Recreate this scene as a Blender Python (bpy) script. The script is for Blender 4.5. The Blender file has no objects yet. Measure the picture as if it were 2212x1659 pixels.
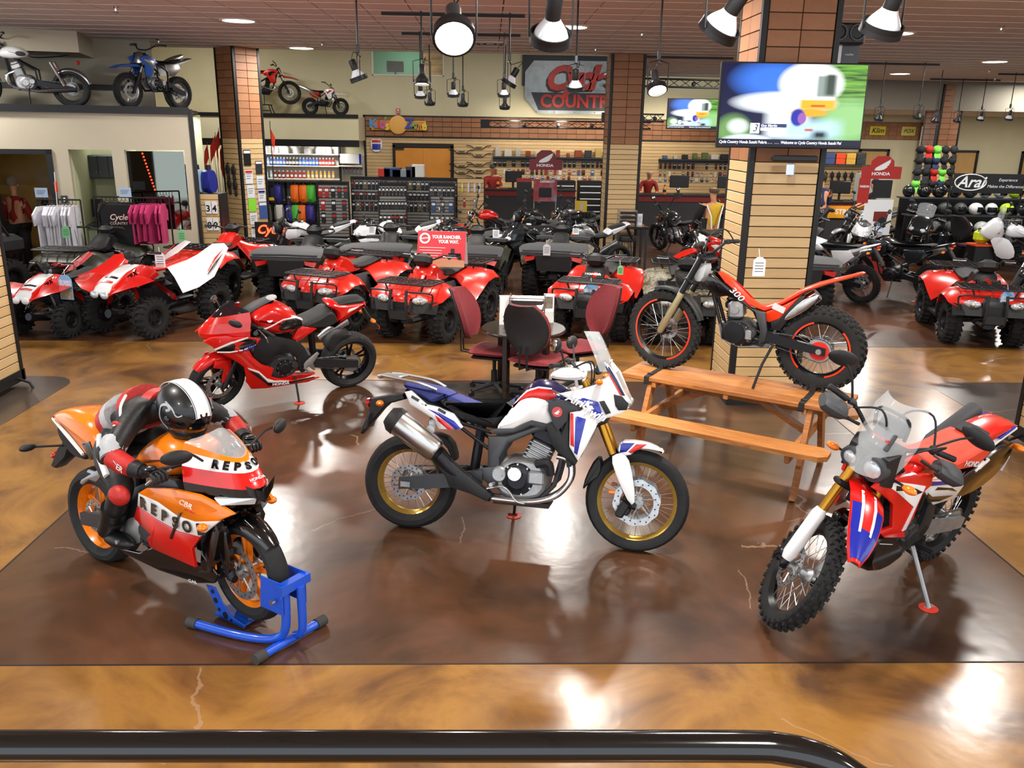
import bpy, bmesh, math, random
from mathutils import Vector, Matrix
random.seed(7)
PI = math.pi
SC = bpy.context.scene
COL = SC.collection
R = math.radians
cam_d = bpy.data.cameras.new('camera'); cam = bpy.data.objects.new('camera', cam_d); COL.objects.link(cam)
cam_d.sensor_fit = 'HORIZONTAL'; cam_d.sensor_width = 36.0; cam_d.lens = 36.0 * 1820 / 2212
cam_d.clip_start = 0.05; cam_d.clip_end = 200
_y, _p, _r = R(1.8), R(16.8), R(0.9)
_f = Vector((math.sin(_y) * math.cos(_p), math.cos(_y) * math.cos(_p), -math.sin(_p)))
_x0 = Vector((math.cos(_y), -math.sin(_y), 0)); _u0 = _x0.cross(_f)
_x = _x0 * math.cos(_r) + _u0 * math.sin(_r); _u = _u0 * math.cos(_r) - _x0 * math.sin(_r)
cam.matrix_world = Matrix(((_x.x, _u.x, -_f.x, 0), (_x.y, _u.y, -_f.y, 0), (_x.z, _u.z, -_f.z, 2.70), (0, 0, 0, 1)))
SC.camera = cam
SC.view_settings.view_transform = 'Standard'; SC.view_settings.look = 'None'
SC.view_settings.gamma = 1.0; SC.view_settings.use_curve_mapping = False
SC.view_settings.exposure = -0.22
SC.cycles.use_denoising = True
SC.cycles.max_bounces = 8; SC.cycles.transparent_max_bounces = 8
SC.cycles.sample_clamp_indirect = 4.0; SC.cycles.sample_clamp_direct = 0
SC.cycles.caustics_reflective = False; SC.cycles.caustics_refractive = False
wd = bpy.data.worlds.new('daylight'); SC.world = wd; wd.use_nodes = True
wd.node_tree.nodes['Background'].inputs[0].default_value = (0.86, 0.93, 1.0, 1)
wd.node_tree.nodes['Background'].inputs[1].default_value = 2.4
CEIL = 4.2
WARM = (1.0, 0.88, 0.72); NEUT = (1.0, 0.96, 0.90)
def lamp(kind, loc, power, color=NEUT, size=0.3, aim=None, spot=60, blend=0.5, name='lamp_light', parent=None):
    d = bpy.data.lights.new(name, kind); d.energy = power; d.color = color
    if kind == 'AREA':
        d.shape = 'DISK'; d.size = size
    else:
        d.shadow_soft_size = size
    if kind == 'SPOT':
        d.spot_size = R(spot); d.spot_blend = blend
    o = bpy.data.objects.new(name, d); COL.objects.link(o); o.location = loc
    if aim is not None:
        o.rotation_euler = (Vector(aim) - Vector(loc)).to_track_quat('-Z', 'Y').to_euler()
    return o
def lin(h):
    if isinstance(h, str):
        h = h.lstrip('#'); c = [int(h[i:i + 2], 16) / 255 for i in (0, 2, 4)]
        return tuple(x / 12.92 if x <= 0.04045 else ((x + 0.055) / 1.055) ** 2.4 for x in c) + (1,)
    return tuple(h) + (1,) if len(h) == 3 else tuple(h)
MATS = {}
def mat(name, col='#808080', rough=0.5, metal=0.0, coat=0.0, emit=0.0, trans=0.0, alpha=1.0, ior=1.45, spec=0.5):
    if name in MATS: return MATS[name]
    m = bpy.data.materials.new(name); m.use_nodes = True
    b = m.node_tree.nodes['Principled BSDF']; I = b.inputs
    I['Base Color'].default_value = lin(col); I['Roughness'].default_value = rough; I['Metallic'].default_value = metal
    I['Coat Weight'].default_value = coat; I['Coat Roughness'].default_value = 0.06
    I['Specular IOR Level'].default_value = spec; I['IOR'].default_value = ior
    if emit: I['Emission Color'].default_value = lin(col); I['Emission Strength'].default_value = emit
    if trans: I['Transmission Weight'].default_value = trans
    if alpha < 1: I['Alpha'].default_value = alpha
    m.diffuse_color = lin(col); MATS[name] = m
    return m
def nodes(m): return m.node_tree.nodes, m.node_tree.links, m.node_tree.nodes['Principled BSDF']
def noise_mat(name, cols, scale=4.0, detail=6, rough=0.5, metal=0.0, coat=0.0, bump=0.0, bscale=None, stretch=(1, 1, 1), dist=0.0, co='Object', pos=None):
    m = mat(name, cols[0], rough, metal, coat)
    n, l, b = nodes(m)
    tc = n.new('ShaderNodeTexCoord'); mp = n.new('ShaderNodeMapping'); mp.inputs['Scale'].default_value = stretch
    src = tc.outputs[co if co != 'World' else 'Object']
    if co == 'World':
        g = n.new('ShaderNodeNewGeometry'); src = g.outputs['Position']
    l.new(src, mp.inputs[0])
    nz = n.new('ShaderNodeTexNoise'); nz.inputs['Scale'].default_value = scale; nz.inputs['Detail'].default_value = detail
    nz.inputs['Distortion'].default_value = dist; nz.inputs['Roughness'].default_value = 0.6
    l.new(mp.outputs[0], nz.inputs[0])
    cr = n.new('ShaderNodeValToRGB'); e = cr.color_ramp.elements
    k = len(cols)
    pos = pos or [0.3 + 0.4 * i / (k - 1) for i in range(k)]
    while len(e) < k: e.new(0.5)
    for i in range(k):
        e[i].position = pos[i]; e[i].color = lin(cols[i])
    l.new(nz.outputs['Fac'], cr.inputs[0]); l.new(cr.outputs[0], b.inputs['Base Color'])
    if bump:
        nb = n.new('ShaderNodeTexNoise'); nb.inputs['Scale'].default_value = bscale or scale * 3; nb.inputs['Detail'].default_value = 4
        l.new(mp.outputs[0], nb.inputs[0])
        bp = n.new('ShaderNodeBump'); bp.inputs['Strength'].default_value = bump; bp.inputs['Distance'].default_value = 0.02
        l.new(nb.outputs['Fac'], bp.inputs['Height']); l.new(bp.outputs[0], b.inputs['Normal'])
    return m
def V3(p): return Vector(p)
class B:
    def __init__(s): s.v = []; s.f = []
    def add(s, vs, fs, M=None):
        o = len(s.v)
        s.v += [tuple(M @ Vector(p)) if M else tuple(p) for p in vs]
        s.f += [tuple(i + o for i in f) for f in fs]; return s
    def box(s, c, d, rot=None):
        x, y, z = (q / 2 for q in d)
        vs = [(sx * x, sy * y, sz * z) for sz in (-1, 1) for sy in (-1, 1) for sx in (-1, 1)]
        M = Matrix.Translation(c)
        if rot: M = M @ rot3(rot)
        return s.add(vs, [(0, 2, 3, 1), (4, 5, 7, 6), (0, 1, 5, 4), (2, 6, 7, 3), (0, 4, 6, 2), (1, 3, 7, 5)], M)
    def b2(s, a, b):
        return s.box([(a[i] + b[i]) / 2 for i in range(3)], [abs(a[i] - b[i]) for i in range(3)])
    def cbox(s, c, d, e=0.01, rot=None):
        x, y, z = (q / 2 for q in d); e = min(e, x * .9, y * .9, z * .9)
        rings = []
        for zz, k in ((-z, e), (-z + e, 0), (z - e, 0), (z, e)):
            X, Y = x - k, y - k
            rings.append([(-X + e, -Y, zz), (X - e, -Y, zz), (X, -Y + e, zz), (X, Y - e, zz), (X - e, Y, zz), (-X + e, Y, zz), (-X, Y - e, zz), (-X, -Y + e, zz)])
        M = Matrix.Translation(c)
        if rot: M = M @ rot3(rot)
        t = B(); t.loft(rings); return s.add(t.v, t.f, M)
    def loft(s, rings, closed=True, cap=True):
        n = len(rings[0]); o = len(s.v)
        for rg in rings: s.v += [tuple(p) for p in rg]
        for i in range(len(rings) - 1):
            for j in range(n if closed else n - 1):
                a = o + i * n + j; b = o + i * n + (j + 1) % n
                s.f.append((a, b, b + n, a + n))
        if cap:
            s.f.append(tuple(o + j for j in reversed(range(n)))); s.f.append(tuple(o + (len(rings) - 1) * n + j for j in range(n)))
        return s
    def tube(s, pts, r, n=8, cap=True, flat=1.0, closed=False):
        P = [Vector(p) for p in pts]; k = len(P)
        rs = r if isinstance(r, (list, tuple)) else [r] * k
        T = []
        for i in range(k):
            if closed: t = P[(i + 1) % k] - P[i - 1]
            else: t = P[min(i + 1, k - 1)] - P[max(i - 1, 0)]
            T.append(t.normalized() if t.length > 1e-9 else Vector((0, 0, 1)))
        u = Vector((0, 0, 1));
        if abs(T[0].dot(u)) > 0.95: u = Vector((1, 0, 0))
        u = (u - T[0] * u.dot(T[0])).normalized(); rings = []
        for i in range(k):
            u = (u - T[i] * u.dot(T[i]))
            u = u.normalized() if u.length > 1e-6 else T[i].orthogonal().normalized()
            w = T[i].cross(u)
            rings.append([P[i] + (u * math.cos(2 * PI * j / n) * flat + w * math.sin(2 * PI * j / n)) * rs[i] for j in range(n)])
        if closed: rings.append(rings[0]); cap = False
        return s.loft(rings, True, cap)
    def lathe(s, prof, o=(0, 0, 0), axis=(0, 0, 1), n=24, a0=0, a1=2 * PI, cap=False):
        A = Vector(axis).normalized(); u = A.orthogonal().normalized()
        if abs(A.z) < 0.5: u = (Vector((0, 0, 1)) - A * A.z).normalized()
        w = A.cross(u); O = Vector(o); full = abs(a1 - a0 - 2 * PI) < 1e-6
        m = n if full else n + 1
        rings = []
        for i in range(m):
            a = a0 + (a1 - a0) * i / n
            dvec = u * math.cos(a) + w * math.sin(a)
            rings.append([O + dvec * r + A * h for r, h in prof])
        if full: rings.append(rings[0])
        k = len(prof); ob = len(s.v)
        for rg in rings[:m]: s.v += [tuple(p) for p in rg]
        for i in range(n):
            for j in range(k - 1):
                a = ob + i * k + j; b = ob + ((i + 1) % m) * k + j
                s.f.append((a, b, b + 1, a + 1))
        if not full and cap:
            s.f.append(tuple(ob + j for j in range(k))); s.f.append(tuple(ob + (m - 1) * k + j for j in reversed(range(k))))
        return s
    def cyl(s, p0, p1, r0, r1=None, n=14): return s.tube([p0, p1], [r0, r0 if r1 is None else r1], n)
    def ell(s, c, rx, ry, rz, n=14, m=8, rot=None, z0=-1, z1=1):
        M = Matrix.Translation(c)
        if rot: M = M @ rot3(rot)
        rings = []
        a0, a1 = math.asin(z0), math.asin(z1)
        for i in range(m + 1):
            t = a0 + (a1 - a0) * i / m; q = max(math.cos(t), 0.001)
            rings.append([(rx * q * math.cos(2 * PI * j / n), ry * q * math.sin(2 * PI * j / n), rz * math.sin(t)) for j in range(n)])
        t = B(); t.loft(rings); return s.add(t.v, t.f, M)
    def puff(s, poly, hw, d=0.03, lay=5, p=2.2, yc=0.0, hwf=None):
        ts = [math.sin(-PI / 2 + PI * i / (lay - 1)) for i in range(lay)]; rings = []
        for t in ts:
            k = d * (1 - max(0.0, 1 - abs(t) ** p) ** (1 / p)); q = inset(poly, k)
            rings.append([(x, yc + t * (hwf(x, z) if hwf else hw), z) for x, z in q])
        return s.loft(rings)
    def panel(s, poly, y, th=0.012, e=0.006, sg=1):
        yf = y if callable(y) else (lambda x, z: y)
        q = inset(poly, e)
        rings = [[(x, sg * (yf(x, z) - th), z) for x, z in poly], [(x, sg * (yf(x, z) - e * .6), z) for x, z in poly], [(x, sg * yf(x, z), z) for x, z in q]]
        if sg < 0: rings = [list(reversed(r)) for r in rings]
        return s.loft(rings)
    def xf(s, M):
        s.v = [tuple(M @ Vector(p)) for p in s.v]; return s
def rot3(e):
    from mathutils import Euler
    return Euler(e).to_matrix().to_4x4()
def area2(p): return sum(p[i - 1][0] * p[i][1] - p[i][0] * p[i - 1][1] for i in range(len(p))) / 2
def inset(poly, d):
    if d == 0: return list(poly)
    n = len(poly); sg = 1 if area2(poly) > 0 else -1; out = []
    for i in range(n):
        a, b, c = Vector(poly[i - 1]), Vector(poly[i]), Vector(poly[(i + 1) % n])
        e1 = (b - a); e2 = (c - b)
        e1 = e1.normalized() if e1.length > 1e-9 else Vector((1, 0)); e2 = e2.normalized() if e2.length > 1e-9 else Vector((1, 0))
        n1 = Vector((-e1.y, e1.x)) * sg; n2 = Vector((-e2.y, e2.x)) * sg
        m = n1 + n2
        if m.length < 0.2: m = n1
        m.normalize(); k = d / max(m.dot(n1), 0.5)
        out.append((b.x + m.x * k, b.y + m.y * k))
    return out
def cs(poly, n=1, closed=True):
    for _ in range(n):
        q = []; k = len(poly)
        rng = range(k) if closed else range(k - 1)
        if not closed: q.append(poly[0])
        for i in rng:
            a, b = poly[i], poly[(i + 1) % k]
            q.append(tuple(a[j] * .75 + b[j] * .25 for j in range(len(a)))); q.append(tuple(a[j] * .25 + b[j] * .75 for j in range(len(a))))
        if not closed: q.append(poly[-1])
        poly = q
    return poly
def arc(c, r, a0, a1, n=8): return [(c[0] + r * math.cos(R(a0 + (a1 - a0) * i / n)), c[1] + r * math.sin(R(a0 + (a1 - a0) * i / n))) for i in range(n + 1)]
def spl(pts, n=4):
    P = [Vector(p) for p in pts]; out = []
    for i in range(len(P) - 1):
        p0, p1, p2, p3 = P[max(i - 1, 0)], P[i], P[i + 1], P[min(i + 2, len(P) - 1)]
        for j in range(n):
            t = j / n
            out.append(0.5 * ((2 * p1) + (p2 - p0) * t + (2 * p0 - 5 * p1 + 4 * p2 - p3) * t * t + (3 * p1 - p0 - 3 * p2 + p3) * t ** 3))
    out.append(P[-1]); return out
def mesh_of(name, b, m, ang=35):
    me = bpy.data.meshes.new(name); me.from_pydata(b.v, [], b.f)
    if isinstance(m, (list, tuple)):
        for q in m: me.materials.append(q)
    else: me.materials.append(m)
    bm = bmesh.new(); bm.from_mesh(me); bmesh.ops.recalc_face_normals(bm, faces=bm.faces); bm.to_mesh(me); bm.free()
    if ang:
        me.shade_smooth()
        try: me.set_sharp_from_angle(angle=R(ang))
        except Exception: pass
    return me
def obj(name, b, m, parent=None, ang=35, loc=None, rot=None):
    me = b if isinstance(b, bpy.types.Mesh) else mesh_of(name, b, m, ang)
    o = bpy.data.objects.new(name, me); COL.objects.link(o)
    if parent is not None: o.parent = parent
    if loc is not None: o.location = loc
    if rot is not None: o.rotation_euler = rot
    return o
def tag(o, label=None, cat=None, group=None, kind=None):
    if label: o['label'] = label
    if cat: o['category'] = cat
    if group: o['group'] = group
    if kind: o['kind'] = kind
    return o
def thing(name, label, cat, loc=(0, 0, 0), rot=(0, 0, 0), group=None):
    o = bpy.data.objects.new(name, None); COL.objects.link(o); o.empty_display_size = 0.1
    o.location = loc; o.rotation_euler = rot if isinstance(rot, (tuple, list)) else (0, 0, rot)
    return tag(o, label, cat, group)
def struct(name, b, m, parent=None, **k):
    o = obj(name, b, m, parent, **k)
    if parent is None: o['kind'] = 'structure'
    return o
def dup(root, loc, rot=0, label=None, group=None, scale=None):
    def cp(o, par):
        c = o.copy(); COL.objects.link(c); c.parent = par
        for ch in o.children: cp(ch, c)
        return c
    r = cp(root, None); r.location = loc; r.rotation_euler = rot if isinstance(rot, (tuple, list)) else (0, 0, rot)
    if scale: r.scale = (scale,) * 3
    if label: r['label'] = label
    if group: r['group'] = group
    return r
def sides(name, mk, m, parent, **k):
    return [obj(name, mk(sg), m, parent, **k) for sg in (1, -1)]
_tc = {}
def text_mesh(s, size=0.1, m=None, depth=0.0, shear=0.0, bold=0.0, sx=1.0, align='CENTER', ang=0, space=1.0):
    key = (s, size, m.name if m else '', depth, shear, bold, sx, align, space)
    if key in _tc: return _tc[key]
    c = bpy.data.curves.new('lettering', 'FONT'); c.body = s; c.size = size; c.align_x = align; c.align_y = 'CENTER'
    c.shear = shear; c.offset = bold; c.extrude = depth; c.resolution_u = 3; c.space_character = space
    o = bpy.data.objects.new('lettering', c)
    me = o.to_mesh().copy(); o.to_mesh_clear(); bpy.data.objects.remove(o); bpy.data.curves.remove(c)
    me.name = 'lettering'
    if sx != 1.0:
        for v in me.vertices: v.co.x *= sx
    me.materials.clear()
    if m: me.materials.append(m)
    _tc[key] = me; return me
def basis(o, ex, ey):
    ex = Vector(ex).normalized(); ey = Vector(ey); ey = (ey - ex * ey.dot(ex)).normalized(); ez = ex.cross(ey)
    return Matrix(((ex.x, ey.x, ez.x, o[0]), (ex.y, ey.y, ez.y, o[1]), (ex.z, ey.z, ez.z, o[2]), (0, 0, 0, 1)))
def text(s, o, ex, ey, size, m, parent=None, name='lettering', **k):
    ob = bpy.data.objects.new(name, text_mesh(s, size, m, **k)); COL.objects.link(ob)
    if parent is not None: ob.parent = parent
    ob.matrix_local = basis(o, ex, ey); return ob
BLK = mat('black_trim', '#121214', 0.45)
BLKG = mat('gloss_black', '#060607', 0.12, coat=0.5)
CREAM = noise_mat('cream_paint', ['#cfc7a4', '#d6ceac'], 1.2, 3, 0.75)
GREYW = noise_mat('greige_paint', ['#b3ab97', '#bab29d'], 1.2, 3, 0.75)
TILE = [noise_mat('terracotta_tile_%d' % i, [c, c2], 6, 4, 0.55, bump=0.1) for i, (c, c2) in enumerate([('#8d5f40', '#9a6a48'), ('#956445', '#a2704c')])]
SLAT = [noise_mat('maple_slat_%d' % i, [c, c2], 3, 4, 0.5, stretch=(1, 8, 8)) for i, (c, c2) in enumerate([('#c9a877', '#d3b483'), ('#d0b080', '#dabd8e')])]
GROOVE = mat('slat_groove', '#3a2a1a', 0.8)
def concrete(name, cols, scale, rough, pos=None, dark='#000000', dist=0.6):
    m = noise_mat(name, cols, scale, 7, rough, dist=dist, co='World', pos=pos, stretch=(1.0, 1.0, 1))
    n, l, b = nodes(m); b.inputs['Coat Weight'].default_value = 0.75; b.inputs['Coat Roughness'].default_value = 0.2; b.inputs['Specular IOR Level'].default_value = 0.3
    g = n.new('ShaderNodeNewGeometry')
    wn = n.new('ShaderNodeTexNoise'); wn.inputs['Scale'].default_value = 2.2; wn.inputs['Detail'].default_value = 6
    l.new(g.outputs['Position'], wn.inputs[0])
    mixv = n.new('ShaderNodeMix'); mixv.data_type = 'VECTOR'; mixv.inputs[0].default_value = 0.22
    l.new(g.outputs['Position'], mixv.inputs[4]); l.new(wn.outputs['Color'], mixv.inputs[5])
    vo = n.new('ShaderNodeTexVoronoi'); vo.feature = 'DISTANCE_TO_EDGE'; vo.inputs['Scale'].default_value = 0.62
    l.new(mixv.outputs[1], vo.inputs['Vector'])
    lt = n.new('ShaderNodeMath'); lt.operation = 'LESS_THAN'; lt.inputs[1].default_value = 0.0022
    l.new(vo.outputs['Distance'], lt.inputs[0])
    n2 = n.new('ShaderNodeTexNoise'); n2.inputs['Scale'].default_value = 0.7; l.new(g.outputs['Position'], n2.inputs[0])
    gt = n.new('ShaderNodeMath'); gt.operation = 'GREATER_THAN'; gt.inputs[1].default_value = 0.56; l.new(n2.outputs['Fac'], gt.inputs[0])
    ml = n.new('ShaderNodeMath'); ml.operation = 'MULTIPLY'; l.new(lt.outputs[0], ml.inputs[0]); l.new(gt.outputs[0], ml.inputs[1])
    m2 = n.new('ShaderNodeMath'); m2.operation = 'MULTIPLY'; m2.inputs[1].default_value = 0.45; l.new(ml.outputs[0], m2.inputs[0])
    mx = n.new('ShaderNodeMix'); mx.data_type = 'RGBA'
    old = b.inputs['Base Color'].links[0].from_socket
    l.new(m2.outputs[0], mx.inputs[0]); l.new(old, mx.inputs[6]); mx.inputs[7].default_value = lin('#a58a74')
    l.new(mx.outputs[2], b.inputs['Base Color'])
    nb = n.new('ShaderNodeTexNoise'); nb.inputs['Scale'].default_value = 9; nb.inputs['Detail'].default_value = 5; l.new(g.outputs['Position'], nb.inputs[0])
    bp = n.new('ShaderNodeBump'); bp.inputs['Strength'].default_value = 0.06; bp.inputs['Distance'].default_value = 0.02
    l.new(nb.outputs['Fac'], bp.inputs['Height']); l.new(bp.outputs[0], b.inputs['Normal']); l.new(bp.outputs[0], b.inputs['Coat Normal'])
    return m
FDARK = concrete('brown_stained_concrete', ['#2f1c13', '#48301f', '#5a3a26', '#6e4a33'], 0.9, 0.35, [0.32, 0.46, 0.58, 0.75])
FORNG = concrete('amber_stained_concrete', ['#54361c', '#7b5426', '#94692f', '#6f4922'], 1.0, 0.38, [0.33, 0.45, 0.58, 0.75], dist=1.2)
FMID = concrete('umber_stained_concrete', ['#2c1d14', '#452d1d', '#6b3f22', '#553a27'], 0.6, 0.35, [0.35, 0.48, 0.62, 0.78])
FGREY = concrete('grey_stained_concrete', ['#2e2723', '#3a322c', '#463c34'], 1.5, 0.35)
def poly_obj(name, pts, z, m, parent=None):
    b = B(); b.v = [(x, y, z) for x, y in pts]; b.f = [tuple(range(len(pts)))]
    return obj(name, b, m, parent, ang=0)
fb = B(); xs = [-16, -3.04, 3.46, 24]; ys = [-3.5, 3.83, 9.05, 10.75, 34]
fm = []
for j in range(4):
    for i in range(3):
        fb.add([(xs[i], ys[j], 0), (xs[i + 1], ys[j], 0), (xs[i + 1], ys[j + 1], 0), (xs[i], ys[j + 1], 0)], [(0, 1, 2, 3)])
        fm.append(0 if (i == 1 and j == 1) else (2 if j == 3 else 1))
floor = struct('floor', fb, [FDARK, FORNG, FMID], ang=0)
for p, k in zip(floor.data.polygons, fm): p.material_index = k
def rrect(x0, y0, x1, y1, r, n=6):
    return arc((x1 - r, y1 - r), r, 0, 90, n) + arc((x0 + r, y1 - r), r, 90, 180, n) + arc((x0 + r, y0 + r), r, 180, 270, n) + arc((x1 - r, y0 + r), r, 270, 360, n)
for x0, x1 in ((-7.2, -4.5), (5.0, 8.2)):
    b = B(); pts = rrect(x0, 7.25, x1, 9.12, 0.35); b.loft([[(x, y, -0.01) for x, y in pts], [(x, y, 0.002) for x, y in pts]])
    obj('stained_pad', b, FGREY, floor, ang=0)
SCORE = mat('score_line', '#1c120c', 0.6)
for a, b_ in (((-16, 3.83), (24, 3.83)), ((-3.04, 3.83), (-3.04, 9.05)), ((3.46, 3.83), (3.46, 9.05)), ((-3.04, 9.05), (3.46, 9.05)), ((-16, 10.75), (24, 10.75))):
    b = B(); dx, dy = (0.006, 0) if a[0] == b_[0] else (0, 0.006)
    b.b2((a[0] - dx, a[1] - dy, -0.01), (b_[0] + dx, b_[1] + dy, 0.0015)); obj('score_joint', b, SCORE, floor, ang=0)

CT = noise_mat('ceiling_tile', ['#dcd8d6', '#e4e0de'], 30, 5, 0.85)
CG = mat('ceiling_grid', '#e4e0da', 0.5); CGD = mat('ceiling_grid_shadow', '#6d6662', 0.7)
CX0, CX1, CXM = -10.2, 18.0, 3.3; CY0, CY1, CY2 = 1.5, 18.55, 25.6
cb = B(); cb.b2((CX0 - 4, -3.5, CEIL + 0.03), (CX1 + 6, CY1, CEIL + 0.09)); cb.b2((CXM, CY1, CEIL + 0.03), (CX1 + 6, CY2, CEIL + 0.09))
ceiling = struct('ceiling', cb, CGD, ang=0)
TS = 0.61
tb = B(); tb.box((0, 0, 0), (TS - 0.018, TS - 0.012, 0.02)); tile_me = mesh_of('ceiling_tile', tb, CT, 0)
pos = []
nx = int((CX1 + 6 - CX0 + 3) / TS); ny = int((CY2 + 3) / TS)
for i in range(nx):
    for j in range(ny):
        x = CX0 - 3 + i * TS + TS / 2 - 0.04; y = -3 + j * TS + TS / 2
        if y > (CY1 if x < CXM else CY2) - 0.2: continue
        pos.append((x, y))
def inview(x, y):
    return y > 9.9 and abs(x - 0.3) < 0.66 * y
pos.sort(key=lambda p: (not inview(*p), p[0] ** 2 + p[1] ** 2))
rest = B()
for k, (x, y) in enumerate(pos):
    if k < 300: obj('ceiling_tile', tile_me, None, ceiling, loc=(x, y, CEIL + 0.012))
    else: rest.box((x, y, CEIL + 0.012), (TS - 0.018, TS - 0.012, 0.02))
ro = obj('ceiling_tiles_far', rest, CT, ceiling, ang=0); ro['kind'] = 'stuff'
gb = B()
for j in range(ny):
    y = -3 + j * TS
    x1 = CX1 + 6
    if y < CY1: gb.b2((CX0 - 4, y - 0.006, CEIL - 0.002), (x1, y + 0.006, CEIL + 0.02))
    elif y < CY2: gb.b2((CXM, y - 0.006, CEIL - 0.002), (x1, y + 0.006, CEIL + 0.02))
obj('grid_bars', gb, CG, ceiling, ang=0)
cb = B(); cb.b2((-14, 18.3, 5.6), (8.2, 28.4, 5.7)); struct('ceiling_raised', cb, CREAM, ang=0)
cb = B(); cb.b2((-14, 18.45, CEIL), (CXM, 18.58, 5.65)); struct('wall_bulkhead', cb, CREAM, ang=0)
_pm = {}
def piece(kind, w, h, t, m):
    k = (kind, round(w, 3), round(h, 3), m.name)
    if k not in _pm:
        b = B(); b.cbox((0, 0, 0), (w, t, h), 0.003); _pm[k] = mesh_of(kind, b, m, 0)
    return _pm[k]
def face(par, o, ex, w, z0=0.0, zs=2.44, zt=4.2, ncol=2, th=0.1525, sh=0.1016, tiles=True, tw=None, slat_mats=None, tile_mats=None):
    """o: lower left corner seen from outside, ex: unit direction to the right; pieces stand proud of the backing"""
    ex = Vector((ex[0], ex[1], 0)).normalized(); o = Vector((o[0], o[1], 0))
    M0 = basis((0, 0, 0), ex, Vector((0, 0, 1)).cross(ex))
    slat_mats = slat_mats or SLAT; tile_mats = tile_mats or TILE
    def put(kind, cx, cz, pw, ph, m):
        ob = obj(kind, piece(kind, pw, ph, 0.014, m), None, par)
        p = o + ex * cx; ob.matrix_local = Matrix.Translation((p.x, p.y, cz)) @ M0
    n = int(round((zs - z0) / sh));
    for i in range(n):
        put('slat', w / 2, z0 + (zs - z0) * (i + .5) / n, w - 0.004, (zs - z0) / n - 0.009, slat_mats[i % 2])
    if tiles:
        n = max(1, int(round((zt - zs) / th))); c = ncol
        for i in range(n):
            for j in range(c):
                put('tile', w * (j + .5) / c, zs + (zt - zs) * (i + .5) / n, w / c - 0.008, (zt - zs) / n - 0.008, tile_mats[(i + j) % 2])
def column(name, c, s, ang, faces, label, zt=CEIL, sw=0.05, zs=2.44, z0=0.1):
    root = bpy.data.objects.new(name, None); COL.objects.link(root); root['kind'] = 'structure'; root['label'] = label; root['category'] = 'column'
    root.location = (c[0], c[1], 0); root.rotation_euler = (0, 0, R(ang))
    sx, sy = s
    b = B(); b.b2((-sx / 2 + .012, -sy / 2 + .012, 0), (sx / 2 - .012, sy / 2 - .012, zt)); obj('core', b, GROOVE, root, ang=0)
    for qx in (-1, 1):
        for qy in (-1, 1):
            b = B(); b.box((qx * (sx / 2 - sw / 2 + .008), qy * (sy / 2 - sw / 2 + .008), zt / 2), (sw, sw, zt)); obj('corner_strip', b, BLK, root, ang=0)
    b = B(); b.box((0, 0, 0.05), (sx + 0.04, sy + 0.04, 0.1)); obj('plinth', b, BLK, root, ang=0)
    F = {'-y': ((-sx / 2 + sw, -sy / 2), (1, 0), sx - 2 * sw), '+x': ((sx / 2, -sy / 2 + sw), (0, 1), sy - 2 * sw), '-x': ((-sx / 2, sy / 2 - sw), (0, -1), sy - 2 * sw), '+y': ((sx / 2 - sw, sy / 2), (-1, 0), sx - 2 * sw)}
    for f in faces:
        o, ex, w = F[f]; face(root, o, ex, w, z0=z0, zs=zs, zt=zt)
    return root
col_tv = column('column', (2.86, 8.62), (0.72, 0.72), 0, ('-y', '-x'), 'slatwall column behind the large wall television, terracotta tiles above')
col_mid = column('column', (2.83, 18.45), (0.70, 0.66), 0, ('-y', '-x'), 'slatwall column behind the grey high table, beside the metal shop sign')
col_left = column('column', (-5.12, 18.45), (0.62, 0.62), 50, ('-y', '-x'), 'slatwall column covered with flyers and hanging gloves, turned cornerwise')
col_far = column('column', (13.5, 25.9), (0.7, 0.7), 8, ('-y', '-x'), 'far slatwall column behind the rack of caps', zt=4.15)
YB = 28.0
def wallbox(name, a, b_, m):
    q = B(); q.b2(a, b_); return struct(name, q, m, ang=0)
wb_ = B()
wb_.b2((-14, YB, 3.05), (8.2, YB + .15, 4.28)); wb_.b2((-14, YB, 5.02), (8.2, YB + .15, 5.6)); wb_.b2((-14, YB, 4.28), (-3.6, YB + .15, 5.02))
wb_.b2((-1.42, YB, 4.28), (8.2, YB + .15, 5.02)); wb_.b2((-14, YB, 0), (8.2, YB + .15, 3.05))
wall_back = struct('wall_back', wb_, CREAM, ang=0)
wr = B(); wr.b2((8.2, 25.6, 0), (8.35, 28.2, 5.6)); struct('wall_partition', wr, CREAM, ang=0)
tp = piece('tile', 0.297, 0.137, 0.014, TILE[0]); tp2 = piece('tile', 0.297, 0.137, 0.014, TILE[1])
gb = B(); gb.b2((-3.9, YB - .012, 2.44), (8.15, YB, 3.06)); obj('tile_backing', gb, GROOVE, wall_back, ang=0)
for i in range(39):
    for j in range(4):
        obj('tile', (tp, tp2)[(i + j) % 2], None, wall_back, loc=(-3.75 + i * 0.305, YB - .018, 2.44 + 0.0763 + j * 0.1525))
gb = B(); gb.b2((-3.9, YB - .012, 0.05), (8.15, YB, 2.40)); obj('slat_backing', gb, GROOVE, wall_back, ang=0)
for i in range(23):
    for x0, x1 in ((-3.9, -3.05), (-1.1, 8.1)):
        if i > 20: x0, x1 = (-3.9, 8.1) if x0 < -3 else (9, 9)
        if x1 > x0: obj('slat', piece('slat', x1 - x0, 0.094, 0.014, SLAT[i % 2]), None, wall_back, loc=((x0 + x1) / 2, YB - .018, 0.1 + (i + .5) * 0.1016))
for z in (2.42, 3.06):
    b = B(); b.b2((-3.95, YB - .05, z - .02), (8.15, YB, z + .02)); obj('band_trim', b, BLK, wall_back, ang=0)
b = B(); b.b2((-3.95, YB - .05, 0), (-3.88, YB, 3.06)); obj('band_trim', b, BLK, wall_back, ang=0)
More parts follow.
